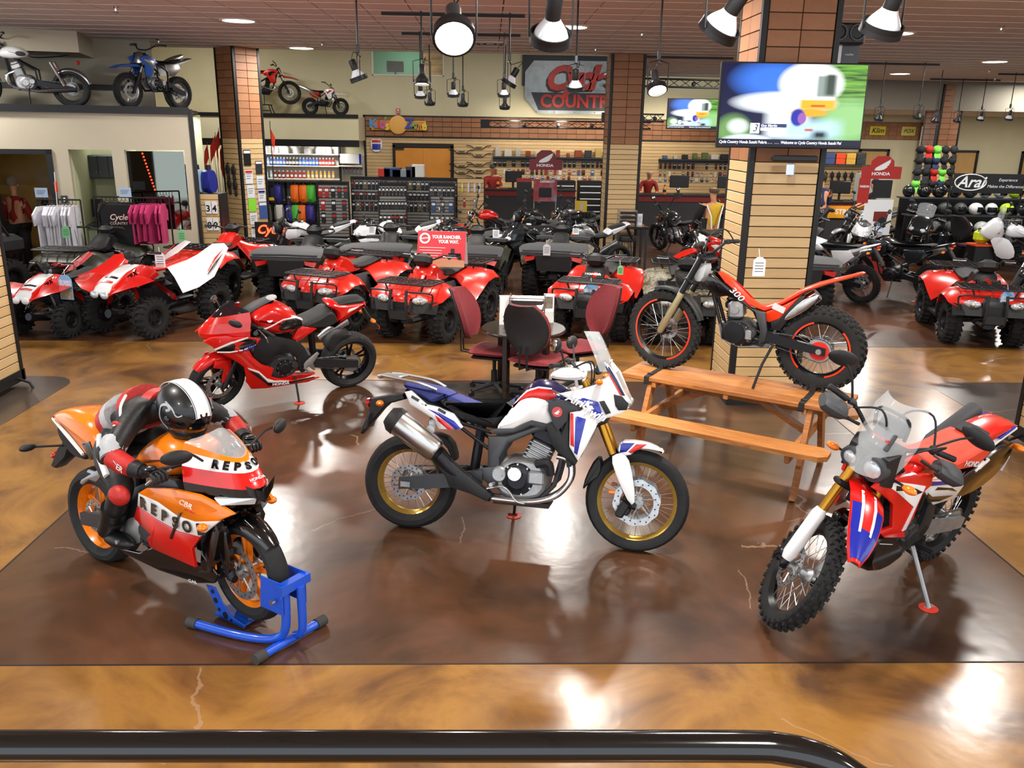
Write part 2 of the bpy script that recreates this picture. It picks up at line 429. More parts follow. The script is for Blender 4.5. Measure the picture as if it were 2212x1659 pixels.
dr = bpy.data.objects.new('door_1', None); COL.objects.link(dr); dr['kind'] = 'structure'; dr.location = (-2.08, YB - .03, 0)
DORNG = noise_mat('orange_laminate', ['#d98a2c', '#e29635'], 2, 3, 0.45)
for sx in (-1, 1):
    b = B(); b.box((sx * 0.44, 0, 1.05), (0.875, 0.05, 2.08)); obj('door_leaf', b, DORNG, dr, ang=0)
    b = B(); b.box((sx * 0.92, -.01, 1.09), (0.07, 0.08, 2.18)); obj('door_jamb', b, BLK, dr, ang=0)
    b = B(); b.tube([(sx * .08, -.03, 1.0), (sx * .08, -.07, 1.0), (sx * .08, -.07, 1.2), (sx * .08, -.03, 1.2)], .012, 6); obj('pull_handle', b, mat('steel', '#b9babc', 0.3, 1), dr)
b = B(); b.box((0, -.01, 2.145), (1.9, 0.08, 0.07)); obj('door_head', b, BLK, dr, ang=0)
b = B(); b.box((-.75, -.05, 2.07), (0.3, 0.06, 0.06)); obj('door_closer', b, BLK, dr, ang=0)
YL = 26.6
lb = B(); lb.b2((-13, YL, 2.30), (-3.9, YB, 3.0)); struct('ledge_back', lb, CREAM, ang=0)
for z0, z1, y in ((2.95, 3.06, YL - .03), (2.12, 2.32, YL - .02)):
    b = B(); b.b2((-13, y, z0), (-3.9, y + .05, z1)); o = struct('trim_1' if z0 > 2.5 else 'trim_2', b, BLK, ang=0)
WHT = mat('white_paint', '#e9e6dc', 0.6)
GRN = mat('mint_wall', '#7fbf9b', 0.7);
ob_ = B(); ob_.b2((-4.6, 30.4, 3.4), (-.4, 30.5, 5.7)); ob_.b2((-4.6, 28.15, 3.4), (-4.5, 30.4, 5.7)); ob_.b2((-.5, 28.15, 3.4), (-.4, 30.4, 5.7)); ob_.b2((-4.6, 28.15, 5.6), (-.4, 30.4, 5.7)); ob_.b2((-4.6, 28.15, 3.3), (-.4, 30.4, 3.4))
struct('wall_office', ob_, GRN, ang=0)
b = B(); W_, H_ = 2.18, 0.74
for p, q in (((-3.62, 28, 4.25), (-1.40, 27.97, 4.29)), ((-3.62, 28, 5.01), (-1.40, 27.97, 5.05)), ((-3.63, 28, 4.25), (-3.59, 27.97, 5.05)), ((-1.43, 28, 4.25), (-1.39, 27.97, 5.05))): b.b2(p, q)
wo = bpy.data.objects.new('window_1', None); COL.objects.link(wo); wo['kind'] = 'structure'
obj('window_frame', b, WHT, wo, ang=0)
GLASS = mat('window_glass', '#ffffff', 0.02, alpha=0.10)
b = B(); b.b2((-3.6, 28.06, 4.28), (-1.42, 28.07, 5.02)); obj('pane', b, GLASS, wo, ang=0)
ex = Vector((3.0, 0.75, 0)).normalized(); LO = Vector((-5.15, 15.32, 0)); en = Vector((ex.y, -ex.x, 0))     # right end of the wall, en points to the room
def lw(u, d, z): p = LO - ex * u - en * d; return (p.x, p.y, z)
def lbox(b, u0, u1, d0, d1, z0, z1):
    b.add([lw(u, d, z) for z in (z0, z1) for d in (d0, d1) for u in (u0, u1)], [(0, 2, 3, 1), (4, 5, 7, 6), (0, 1, 5, 4), (2, 6, 7, 3), (0, 4, 6, 2), (1, 3, 7, 5)]); return b
wl = B()
for u0, u1, z0, z1 in ((0, 5.4, 2.27, 2.92), (0, .12, 0, 2.27), (1.08, 1.28, 0, 2.27), (1.95, 2.2, 0, 2.27), (3.2, 5.4, 0, 2.27), (0.12, 1.08, 0, .9), (1.28, 1.95, 0, .35)):
    lbox(wl, u0, u1, 0, .16, z0, z1)
wall_left = struct('wall_left', wl, GREYW, ang=0)
b = B(); lbox(b, -.02, 5.4, -.06, .0, 2.86, 2.98); obj('ledge_fascia', b, BLK, wall_left, ang=0)
b = B(); lbox(b, 0, 5.4, 0, 2.3, 2.90, 2.95); obj('ledge_deck', b, BLK, wall_left, ang=0)
b = B(); lbox(b, -.06, 0, -.03, .2, 0, 2.95); obj('end_strip', b, BLK, wall_left, ang=0)
wl = B(); lbox(wl, .75, 6.5, 2.3, 2.45, 2.9, CEIL + .05); lbox(wl, .2, 6.5, 2.3, 2.45, 0, 2.9); struct('wall_upper_left', wl, GREYW, ang=0)
wl = B(); lbox(wl, 1.75, 7, .9, 2.3, 3.86, CEIL + .03); struct('trim_3', wl, GREYW, ang=0)
b = B(); lbox(b, 1.0, 6.0, 2.26, 2.3, 3.30, 3.40); struct('trim_4', b, BLK, ang=0)
wl = B(); wl.b2((-11.5, 12.5, 0), (-11.3, 28, CEIL + 1.4)); struct('wall_far_left', wl, GREYW, ang=0)
dr = bpy.data.objects.new('door_2', None); COL.objects.link(dr); dr['kind'] = 'structure'
for u0, u1, z0, z1 in ((2.2, 2.29, 0, 2.27), (3.11, 3.2, 0, 2.27), (2.2, 3.2, 2.19, 2.27)):
    b = B(); lbox(b, u0, u1, -.03, .19, z0, z1); obj('door_frame', b, BLK, dr, ang=0)
b = B(); lbox(b, 2.3, 2.33, .6, 1.3, 0.0, 2.15); obj('door_leaf', b, mat('pine', '#b98a4a', 0.5), dr, ang=0)
OCH = noise_mat('ochre_wall', ['#9a7434', '#b28d4a', '#a9a79c'], 0.8, 3, 0.7)
b = B(); lbox(b, 2.0, 4.6, 2.0, 2.06, 0, 2.88); struct('wall_inner', b, OCH, ang=0)
PALE = mat('pale_green_wall', '#c9cbab', 0.7)
b = B(); lbox(b, -0.05, 1.98, 2.0, 2.06, 0, 2.88); lbox(b, 1.94, 1.98, .16, 2.0, 0, 2.88); lbox(b, 1.16, 1.2, .16, 2.0, 0, 2.88); struct('wall_inner_pale', b, PALE, ang=0)
SOF = mat('soffit_paint', '#8f897c', 0.8)
wl = B(); wl.b2((8.3, 25.55, 3.42), (24, 25.75, CEIL + .1)); struct('wall_soffit', wl, SOF, ang=0)
wl = B(); wl.b2((8.3, 25.7, 3.45), (24, 33.5, 3.5)); struct('ceiling_rear', wl, WHT, ang=0)
wl = B(); wl.b2((8.3, 33.4, 0), (24, 33.55, 3.5)); wall_rear = struct('wall_rear', wl, CREAM, ang=0)
wl = B(); wl.b2((23.6, 3, 0), (23.8, 33.5, CEIL + .2)); struct('wall_right', wl, CREAM, ang=0)
t = thing('railing', 'glossy black tube railing bending down at its right end', 'railing', (0, 1.25, 0))
b = B(); b.tube([(-2.6, .045, 1.628), (-.862, .023, 1.636)] + [tuple(p) for p in spl([(0, .0, 1.648), (.44, -.012, 1.655), (.53, -.016, 1.652), (.60, -.022, 1.636), (.655, -.028, 1.605), (.76, -.045, 1.525), (1.3, -.14, 1.09)], 6)], 0.0275, 20); obj('rail', b, BLKG, t)
b = B(); b.tube([(.735, -.0415, 1.5435), (.75, -.044, 1.532)], .032, 20); obj('joint_collar', b, BLKG, t)
for x in (-2.4, 1.25):
    b = B(); b.cyl((x, .03 if x < 0 else -.13, 0), (x, .03 if x < 0 else -.13, 1.63 if x < 0 else 1.13), 0.024); obj('post', b, BLKG, t)
LENS = mat('lit_lens', '#fff1d8', 0.4, emit=14.0); WLENS = mat('lit_bulb', '#fff4e2', 0.4, emit=30.0)
TRIMW = mat('downlight_trim', '#e8e4dc', 0.4)
dl_lens = B(); dl_lens.lathe([(0.0, 0.0), (0.235, 0.0)], n=24); dl_me = mesh_of('lens', dl_lens, LENS)
dl_ring = B(); dl_ring.lathe([(0.225, 0.02), (0.235, -0.006), (0.27, -0.008), (0.275, 0.004)], n=24); dr_me = mesh_of('trim_ring', dl_ring, TRIMW)
DL = [(-3.75, 13.75), (1.25, 13.75), (6.25, 13.75), (-3.75, 18.2), (10.5, 18.4), (10.4, 22.4), (15.7, 24.6), (6.2, 18.3), (11.2, 13.75), (15.6, 18.4), (-8.6, 13.6), (6.3, 22.4),
      (-3.75, 9.0), (1.25, 9.0), (6.25, 9.0), (-3.75, 4.4), (1.25, 4.4), (6.25, 4.4), (-3.75, 0.0), (1.25, 0.0), (6.25, 0.0)]
for x, y in DL:
    t = thing('ceiling_downlight', 'round recessed downlight glowing in the tiled ceiling', 'downlight', (x, y, CEIL - 0.004), group='recessed ceiling downlights')
    obj('lens', dl_me, None, t); obj('trim_ring', dr_me, None, t)
    lamp('AREA', (x, y, CEIL - 0.03), 150, NEUT, 0.45, aim=(x, y, 0))
for x, y, z, p in ((-8, 24.8, 5.5, 150), (-3, 23.5, 5.5, 160), (2.2, 23.5, 5.5, 160), (6, 23.5, 5.5, 130), (11, 29.5, 3.4, 170), (15.5, 29.5, 3.4, 170), (20, 29.5, 3.4, 150), (-2.6, 29.2, 5.5, 25), (-7.3, 16.6, 2.85, 15), (-6.0, 16.9, 2.85, 30)):
    lamp('AREA', (x, y, z), p, NEUT, 0.8, aim=(x, y, 0))
for x, y, z, ax, ay, az, p in ((0.8, 26.3, 3.0, 0.8, 28, 2.0, 60), (2.2, 26.3, 3.0, 2.2, 28, 2.0, 80), (3.8, 26.3, 3.2, 3.8, 28, 2.0, 60), (5.6, 26.3, 3.2, 5.6, 28, 2.0, 60), (-6.5, 26.9, 2.25, -6.5, 28, 1.2, 45), (-5, 26.9, 2.25, -5, 28, 1.2, 45), (-8.5, 26.9, 2.25, -8.5, 28, 1.2, 45)):
    lamp('SPOT', (x, y, z), p * 2.2, WARM if y < 26.5 else NEUT, 0.12, aim=(ax, ay, az), spot=120, blend=0.8)
RUB = noise_mat('tyre_rubber', ['#17181a', '#1f2022'], 20, 3, 0.75); RUBK = noise_mat('knob_rubber', ['#141516', '#1d1e1f'], 15, 3, 0.85)
STEEL = mat('steel', '#b9babc', 0.3, 1); CHROME = mat('chrome', '#dcdde0', 0.12, 1); ALU = noise_mat('cast_aluminium', ['#9a9c9f', '#b4b6b8'], 12, 3, 0.45, 0.8)
DKMET = mat('dark_metal', '#2b2c30', 0.4, 0.7); GUN = mat('gunmetal', '#46484c', 0.42, 0.6); PLAS = noise_mat('black_plastic', ['#17181a', '#1e1f22'], 30, 3, 0.55)
PLASG = mat('grey_plastic', '#3c3e42', 0.6); VINYL = noise_mat('black_vinyl', ['#1c1d1f', '#232426'], 40, 3, 0.6, bump=0.05); GOLD = mat('gold_anodised', '#b8862f', 0.28, 0.9); GOLDP = mat('gold_rim', '#c8a24a', 0.3, 0.7)
WHITE = mat('white_gloss', '#eceef0', 0.25, coat=0.6); RED = mat('red_gloss', '#d0150f', 0.25, coat=0.7); REDM = mat('racing_red', '#c4100e', 0.22, coat=0.8); BLUE = mat('blue_gloss', '#15259a', 0.25, coat=0.6); NAVY = mat('navy_gloss', '#0e1240', 0.22, coat=0.7)
ORNG = mat('repsol_orange', '#ee7d0e', 0.25, coat=0.7); ORED = mat('orange_red_plastic', '#d8330f', 0.32, coat=0.4); BLKP = mat('black_gloss_paint', '#0a0a0c', 0.15, coat=0.8)
AMB = mat('amber_lens', '#f07a10', 0.2, coat=0.5); REDL = mat('red_lens', '#c01008', 0.15, coat=0.6); CLEAR = mat('clear_screen', '#dfe6ea', 0.03, alpha=0.22, coat=0.4); SMOKE = mat('smoked_screen', '#1c2026', 0.05, alpha=0.6)
HEADL = mat('headlight_glass', '#cfd8df', 0.08, metal=0.35, coat=0.6); DISCM = noise_mat('brake_disc_steel', ['#a9abae', '#c6c8ca'], 30, 2, 0.3, 0.9); CHAIN = noise_mat('chain_links', ['#3a3a3c', '#8f9092'], 90, 1, 0.4, 0.9); GREENT = mat('green_tag', '#7fd08f', 0.6)
PAPER = noise_mat('printed_paper', ['#e8ecf0', '#dfe5ee'], 3, 2, 0.6); PADR = mat('red_puck', '#d23a2a', 0.5)
_wc = {}
def tyre_mesh(Rt, w, rr, kind, knobs=True):
    k = ('t', Rt, w, rr, kind)
    if k in _wc: return _wc[k]
    h = Rt - rr; b = B(); n = 40
    if kind == 'road': prof = [(rr - .008, -w * .34), (rr + h * .35, -w * .5), (rr + h * .68, -w * .47), (rr + h * .9, -w * .3), (Rt, 0), (rr + h * .9, w * .3), (rr + h * .68, w * .47), (rr + h * .35, w * .5), (rr - .008, w * .34)]
    else:
        Rb = Rt - .014; hb = Rb - rr
        prof = [(rr - .008, -w * .34), (rr + hb * .4, -w * .5), (rr + hb * .8, -w * .44), (Rb, -w * .22), (Rb, w * .22), (rr + hb * .8, w * .44), (rr + hb * .4, w * .5), (rr - .008, w * .34)]
    b.lathe(prof, axis=(0, 1, 0), n=n)
    if kind == 'road':   # sipe blocks read as shallow dark cuts on the shoulders
        pass
    else:
        kn = 34 if kind == 'knob' else 46; ks = .017 if kind == 'knob' else .013
        for i in range(kn):
            a = 2 * PI * i / kn
            for (yy, rad, off) in ((0, Rt - .008, 0), (w * .27, Rt - .012, .5), (-w * .27, Rt - .012, .5), (w * .45, Rt - .03, 0), (-w * .45, Rt - .03, 0)):
                aa = a + off * 2 * PI / kn; lw = w * .13
                b.box((math.sin(aa) * rad, yy, math.cos(aa) * rad), (ks * 1.3, lw * 2 * .8, .022), (0, aa, 0))
    _wc[k] = mesh_of('tyre', b, RUB if kind == 'road' else RUBK); return _wc[k]
def wheel(root, nm, c, Rt, w, rr, tk='road', style='wire', rimm=None, spm=None, disc=0.15, dside=-1, wavy=False, nsp=36, hubm=None, ncast=6, cap=None, discm=None, steer=None):
    rimm = rimm or DKMET; spm = spm or STEEL; hubm = hubm or ALU
    t = obj(nm, tyre_mesh(Rt, w, rr, tk), None, root, loc=c)
    rw = w * .34
    b = B(); b.lathe([(rr - .008, -rw), (rr + .008, -rw), (rr + .006, -rw * .8), (rr - .02, -rw * .3), (rr - .02, rw * .3), (rr + .006, rw * .8), (rr + .008, rw), (rr - .008, rw), (rr - .032, rw * .3), (rr - .032, -rw * .3), (rr - .008, -rw)], axis=(0, 1, 0), n=40)
    obj('rim', b, rimm, t)
    b = B(); hw = .055
    b.lathe([(0, -hw - .03), (.018, -hw - .03), (.018, -hw), (.045, -hw), (.05, -hw + .012), (.032, -.02), (.032, .02), (.05, hw - .012), (.045, hw), (.018, hw), (.018, hw + .03), (0, hw + .03)], axis=(0, 1, 0), n=18)
    obj('hub', b, hubm, t)
    b = B()
    if style == 'wire':
        for i in range(nsp):
            a = 2 * PI * i / nsp; s = 1 if i % 2 else -1; da = .42 if (i // 2) % 2 else -.42
            b.tube([(math.sin(a + da) * .045, s * (hw - .01), math.cos(a + da) * .045), (math.sin(a) * (rr - .03), s * .008, math.cos(a) * (rr - .03))], .0021, 5)
        obj('spokes', b, spm, t)['kind'] = 'stuff'
    else:
        for i in range(ncast):
            a0 = 2 * PI * i / ncast
            for da in (-.16, .16):
                a = a0 + da
                p0 = (math.sin(a0 + da * .4) * .04, 0, math.cos(a0 + da * .4) * .04); p1 = (math.sin(a) * (rr - .025), 0, math.cos(a) * (rr - .025))
                b.tube([p0, p1], [.022, .014], 6, flat=.7)
        obj('spokes', b, rimm, t)
    if disc:
        for sd in ((dside,) if isinstance(dside, int) else dside):
            b = B(); y = sd * .068; ro = disc; ri = disc * .72; n = 48
            rings = []
            for (r0, yy) in ((ri, y - .002), (ro, y - .002), (ro, y + .002), (ri, y + .002)):
                rings.append([(math.sin(2 * PI * i / n) * (r0 * (1 + (.03 * math.sin(2 * PI * i / 4.8 * 1.0) if wavy and r0 == ro else 0))), yy, math.cos(2 * PI * i / n) * (r0 * (1 + (.03 * math.sin(2 * PI * i / 4.8) if wavy and r0 == ro else 0)))) for i in range(n)])
            b.loft(rings + [rings[0]], cap=False)
            for i in range(6):
                a = 2 * PI * i / 6; b.tube([(math.sin(a) * .04, y, math.cos(a) * .04), (math.sin(a + .25) * (ri + .006), y, math.cos(a + .25) * (ri + .006))], .006, 5)
            d = obj('brake_disc', b, discm or DISCM, t)
            hb = B()
            for i in range(24):
                a = 2 * PI * i / 24; r0 = ri + (ro - ri) * (.35 if i % 2 else .7)
                hb.lathe([(0, 0), (.0055, 0)], (math.sin(a) * r0, y + sd * .0028, math.cos(a) * r0), (0, sd, 0), n=6)
            obj('drill_holes', hb, DKMET, t)['kind'] = 'stuff'
    return t
def steer_apply(objs, p0, ang, rake=27):
    """turn the front end about the steering axis"""
    k = Vector((-math.sin(R(rake)), 0, math.cos(R(rake))))
    M = Matrix.Translation(p0) @ Matrix.Rotation(R(ang), 4, k) @ Matrix.Translation(-Vector(p0))
    for o in objs: o.matrix_basis = M @ o.matrix_basis
def fork(root, ax, top, hw=.1, upper=None, lower=None, ru=.022, rl=.027, split=.45, usd=True, low_guard=None):
    out = []
    a, t = Vector(ax), Vector(top); dv = (t - a); off = Vector((-.03, 0, 0))
    for s in (1, -1):
        p0 = a + Vector((-.025, s * hw, -.02)); p1 = t + Vector((0, s * hw, .0)); pm = p0.lerp(p1, split)
        b = B(); b.cyl(pm, p1, ru if not usd else rl, n=16); o1 = obj('fork_tube', b, upper or GOLD, root)
        b = B(); b.tube([a + Vector((0, s * hw, -.025)), p0, pm + (p1 - pm) * .03], [.022, rl, rl if not usd else ru], 16); o2 = obj('fork_slider', b, lower or DKMET, root); out += [o1, o2]
    for f in (.66, .93):
        c = a.lerp(t, f) + off * .4; b = B(); b.cbox(c, (.1, hw * 2 + .07, .035), .01, (0, math.atan2(dv.x, dv.z), 0)); out.append(obj('triple_clamp', b, DKMET, root))
    return out
def tubes(root, nm, paths, r, m, n=8):
    return [obj(nm, B().tube(p, r, n), m, root) for p in paths]
def bars(root, c, w=.38, rise=.08, back=.1, m=None, grip=True, levers=True, r=.012):
    out = []; cx, cy, cz = c; m = m or DKMET
    pts = spl([(cx - back, w, cz + rise), (cx - back * .6, w * .62, cz + rise), (cx, w * .28, cz + .01), (cx, 0, cz), (cx, -w * .28, cz + .01), (cx - back * .6, -w * .62, cz + rise), (cx - back, -w, cz + rise)], 5)
    out.append(obj('handlebar', B().tube(pts, r, 10), m, root))
    for s in (1, -1):
        e = Vector((cx - back, s * w, cz + rise)); d = (e - Vector((cx - back * .6, s * w * .62, cz + rise))).normalized()
        if grip:
            b = B(); b.tube([e - d * .12, e - d * .115, e, e + d * .008], [.014, .0175, .0175, .01], 12); out.append(obj('grip', b, VINYL, root))
            b = B(); b.cbox(e - d * .15, (.05, .045, .04), .008); out.append(obj('switch_pod', b, PLAS, root))
        if levers:
            b = B(); q = e - d * .15 + Vector((.035, 0, -.005)); b.tube([q, q + d * .05 + Vector((.012, 0, -.004)), q + d * .165 + Vector((-.005, 0, -.01))], [.009, .006, .007], 7); out.append(obj('lever', b, STEEL, root))
    return out
def mirror(root, base, head, w=.13, h=.075, m=None, yaw=0, glass=True):
    b = B(); base, head = Vector(base), Vector(head); mid = base.lerp(head, .5) + Vector((0, 0, .03))
    b.tube(spl([base, mid, head], 4), .007, 7)
    o = obj('mirror', b, m or PLAS, root)
    b = B(); b.ell((0, 0, 0), .028, w / 2, h / 2, 16, 8); hd = obj('mirror_shell', b, m or PLAS, o, loc=head, rot=(0, .15, yaw))
    b = B(); b.ell((-.012, 0, 0), .018, w / 2 * .9, h / 2 * .88, 14, 4); obj('mirror_glass', b, CHROME, o, loc=head, rot=(0, .15, yaw)); return o
def indicator(root, p, s, m=None):
    b = B(); p = Vector(p); b.tube([p, p + Vector((0, s * .07, 0))], .008, 6); o = obj('indicator_stalk', b, PLAS, root)
    b = B(); b.ell((p.x + .008, p.y + s * .1, p.z), .026, .042, .022, 12, 6); obj('indicator_lens', b, m or AMB, o); return o
def body(root, nm, poly, hw, m, d=.03, lay=7, sm=1, yc=0, hwf=None, p=2.2, ang=40):
    return obj(nm, B().puff(cs(poly, sm), hw, d, lay, p, yc, hwf), m, root, ang)
def pan(root, nm, poly, y, m, th=.012, sm=0, both=True, side=1, e=.005):
    P = cs(poly, sm) if sm else poly
    if not both: return obj(nm, B().panel(P, y, th, e, side), m, root)
    return [obj(nm, B().panel(P, y, th, e, s), m, root) for s in (1, -1)]
def front_fender(root, c, Rf, a0, a1, hw, m, droop=.035, n=12, nm='front_fender', th=.006):
    b = B(); rings = []
    for i in range(n + 1):
        a = R(a0 + (a1 - a0) * i / n); tp = 1 - .35 * abs(2 * i / n - 1) ** 3
        ring = []
        for (yy, dr) in ((-1, -droop), (-.8, -droop * .25), (-.35, 0), (.35, 0), (.8, -droop * .25), (1, -droop), (1, -droop - th), (.75, -droop * .25 - th), (0, -th), (-.75, -droop * .25 - th), (-1, -droop - th)):
            r = Rf + dr; ring.append((c[0] + math.sin(a) * r, yy * hw * tp, c[2] + math.cos(a) * r))
        rings.append(ring)
    b.loft(rings); return obj(nm, b, m, root, 50)
def swingarm(root, piv, ax, m, h0=.06, h1=.035, y=.11, sides_=(1, -1)):
    for s in sides_:
        b = B(); p0, p1 = Vector(piv), Vector(ax)
        b.loft([[(p.x, s * (yy), p.z + zz) for yy, zz in ((y - .016, -h), (y + .016, -h), (y + .016, h), (y - .016, h))] for p, h in ((p0, h0), (p0.lerp(p1, .5), (h0 + h1) * .55), (p1 + Vector((-.05, 0, 0)), h1))]); obj('swingarm', b, m, root)
    b = B(); b.cyl((piv[0] - .06, -y, piv[2]), (piv[0] - .06, y, piv[2]), h0 * .8); obj('swingarm_pivot', b, m, root)
def chain_drive(root, sp, ax, y, r0=.035, r1=.09, m=None, disc=True, scol=None):
    s0, s1 = Vector((sp[0], y, sp[2])), Vector((ax[0], y, ax[2]))
    a = [(s0.x, y, s0.z + r0)] + [(s1.x + r1 * math.sin(t), y, s1.z + r1 * math.cos(t)) for t in [-PI * i / 10 for i in range(11)]] + [(s0.x, y, s0.z - r0)]
    b = B(); b.tube(a, .0075, 6, flat=.8); c = obj('chain', b, CHAIN, root)
    if disc:
        b = B(); n = 40; rings = []
        for r, yy in ((.03, y - .003), (r1 + .004, y - .003), (r1 + .004, y + .003), (.03, y + .003)):
            rings.append([(s1.x + math.sin(2 * PI * i / n) * (r + (.004 * (i % 2) if r > .04 else 0)), yy, s1.z + math.cos(2 * PI * i / n) * (r + (.004 * (i % 2) if r > .04 else 0))) for i in range(n)])
        b.loft(rings + [rings[0]], cap=False); obj('sprocket', b, scol or ALU, root)
def side_stand(root, top, foot, m=None, puck=True, r=.011):
    b = B(); t, f = Vector(top), Vector(foot); b.tube([t, t.lerp(f, .5), f], [r * 1.15, r, r], 8); b.cbox(f + Vector((-.01, 0, 0)), (.07, .035, .01), .003); o = obj('side_stand', b, m or DKMET, root)
    return o
def engine(root, c, s=1.0, m=None, cover=None, cyls=1, cover_r=.1, sd=-1, tilt=15, lowm=None):
    """crankcase with covers, cylinder and head; c is the crankcase centre"""
    m = m or ALU; cover = cover or DKMET; cx, cz = c
    case = cs([(-.19, -.08), (-.16, .07), (-.05, .12), (.1, .11), (.17, .02), (.14, -.12), (.02, -.16), (-.12, -.15)], 1)
    o = obj('engine', B().puff([(cx + x * s, cz + z * s) for x, z in case], .14 * s, .035 * s, 7), lowm or m, root)
    for q in (sd, -sd):
        b = B(); y = q * .135 * s
        b.lathe([(0, .035), (cover_r * .55, .035), (cover_r * .62, .028), (cover_r * .9, .022), (cover_r, .008), (cover_r, -.02)], (cx - .03 * s, y, cz - .02 * s), (0, q, 0), n=26); obj('engine_cover', b, cover, o)
        b = B(); b.lathe([(0, .03), (cover_r * .4, .03), (cover_r * .5, .015), (cover_r * .5, -.02)], (cx - .14 * s, y, cz + .0 * s), (0, q, 0), n=16); obj('sprocket_cover', b, m, o)
        for i in range(9):
            a = 2 * PI * i / 9; b = B(); b.lathe([(0, .03), (.007, .03), (.007, 0)], (cx - .03 * s + math.sin(a) * cover_r * .93, y, cz - .02 * s + math.cos(a) * cover_r * .93), (0, q, 0), n=6);
            if q == sd: obj('cover_bolt', b, STEEL, o)
    th = R(tilt); up = Vector((math.sin(th), 0, math.cos(th))); c0 = Vector((cx + .05 * s, 0, cz + .07 * s))
    w = (.13 if cyls == 1 else .19 if cyls == 2 else .3) * s
    b = B(); M = basis(c0, (math.cos(th), 0, -math.sin(th)), (0, 1, 0))
    t = B()
    for i in range(5): t.cbox((0, 0, .02 * s + i * .024 * s), (.155 * s, w, .013 * s), .004)
    t.cbox((0, 0, .07 * s), (.13 * s, w * .9, .14 * s), .01); b.add(t.v, t.f, M); obj('cylinder', b, m, o)
    b = B(); t = B(); t.cbox((0, 0, .185 * s), (.17 * s, w * 1.02, .09 * s), .018); t.cbox((0, 0, .245 * s), (.14 * s, w * .9, .05 * s), .016); b.add(t.v, t.f, M); obj('cylinder_head', b, cover, o)
    return o
def radiator(root, c, h=.24, w=.3, tilt=20, m=None):
    b = B(); M = Matrix.Translation(c) @ rot3((0, R(-tilt), 0))
    t = B(); t.box((0, 0, 0), (.03, w, h));
    for i in range(9): t.box((.017, 0, -h / 2 + h * (i + .5) / 9), (.004, w * .94, h * .05))
    b.add(t.v, t.f, M); return obj('radiator', b, m or DKMET, root, 0)
def caliper(root, p, m=None, s=1.0):
    b = B(); b.cbox(p, (.05 * s, .045, .1 * s), .012, (0, .5, 0)); b.cbox((p[0] + .01, p[1], p[2]), (.07 * s, .03, .05 * s), .01, (0, .5, 0)); return obj('brake_caliper', b, m or DKMET, root)
def cable(root, pts, r=.005, m=None): return obj('cable', B().tube(spl(pts, 5), r, 6), m or VINYL, root)
def pegs(root, x, z, y=.2, m=None):
    for s in (1, -1):
        b = B(); b.tube([(x, s * (y - .07), z), (x, s * (y + .05), z + .01)], [.012, .014], 8); b.cbox((x + .02, s * (y - .09), z + .02), (.13, .012, .09), .005, (0, .6, 0)); obj('foot_peg', b, m or ALU, root)
def puck(loc, label):
    b = B(); b.lathe([(0, 0), (.055, 0), (.055, .004), (.03, .009), (0, .009)], n=24); o = obj('kickstand_puck', b, PADR); o.location = loc; return tag(o, label, 'puck')
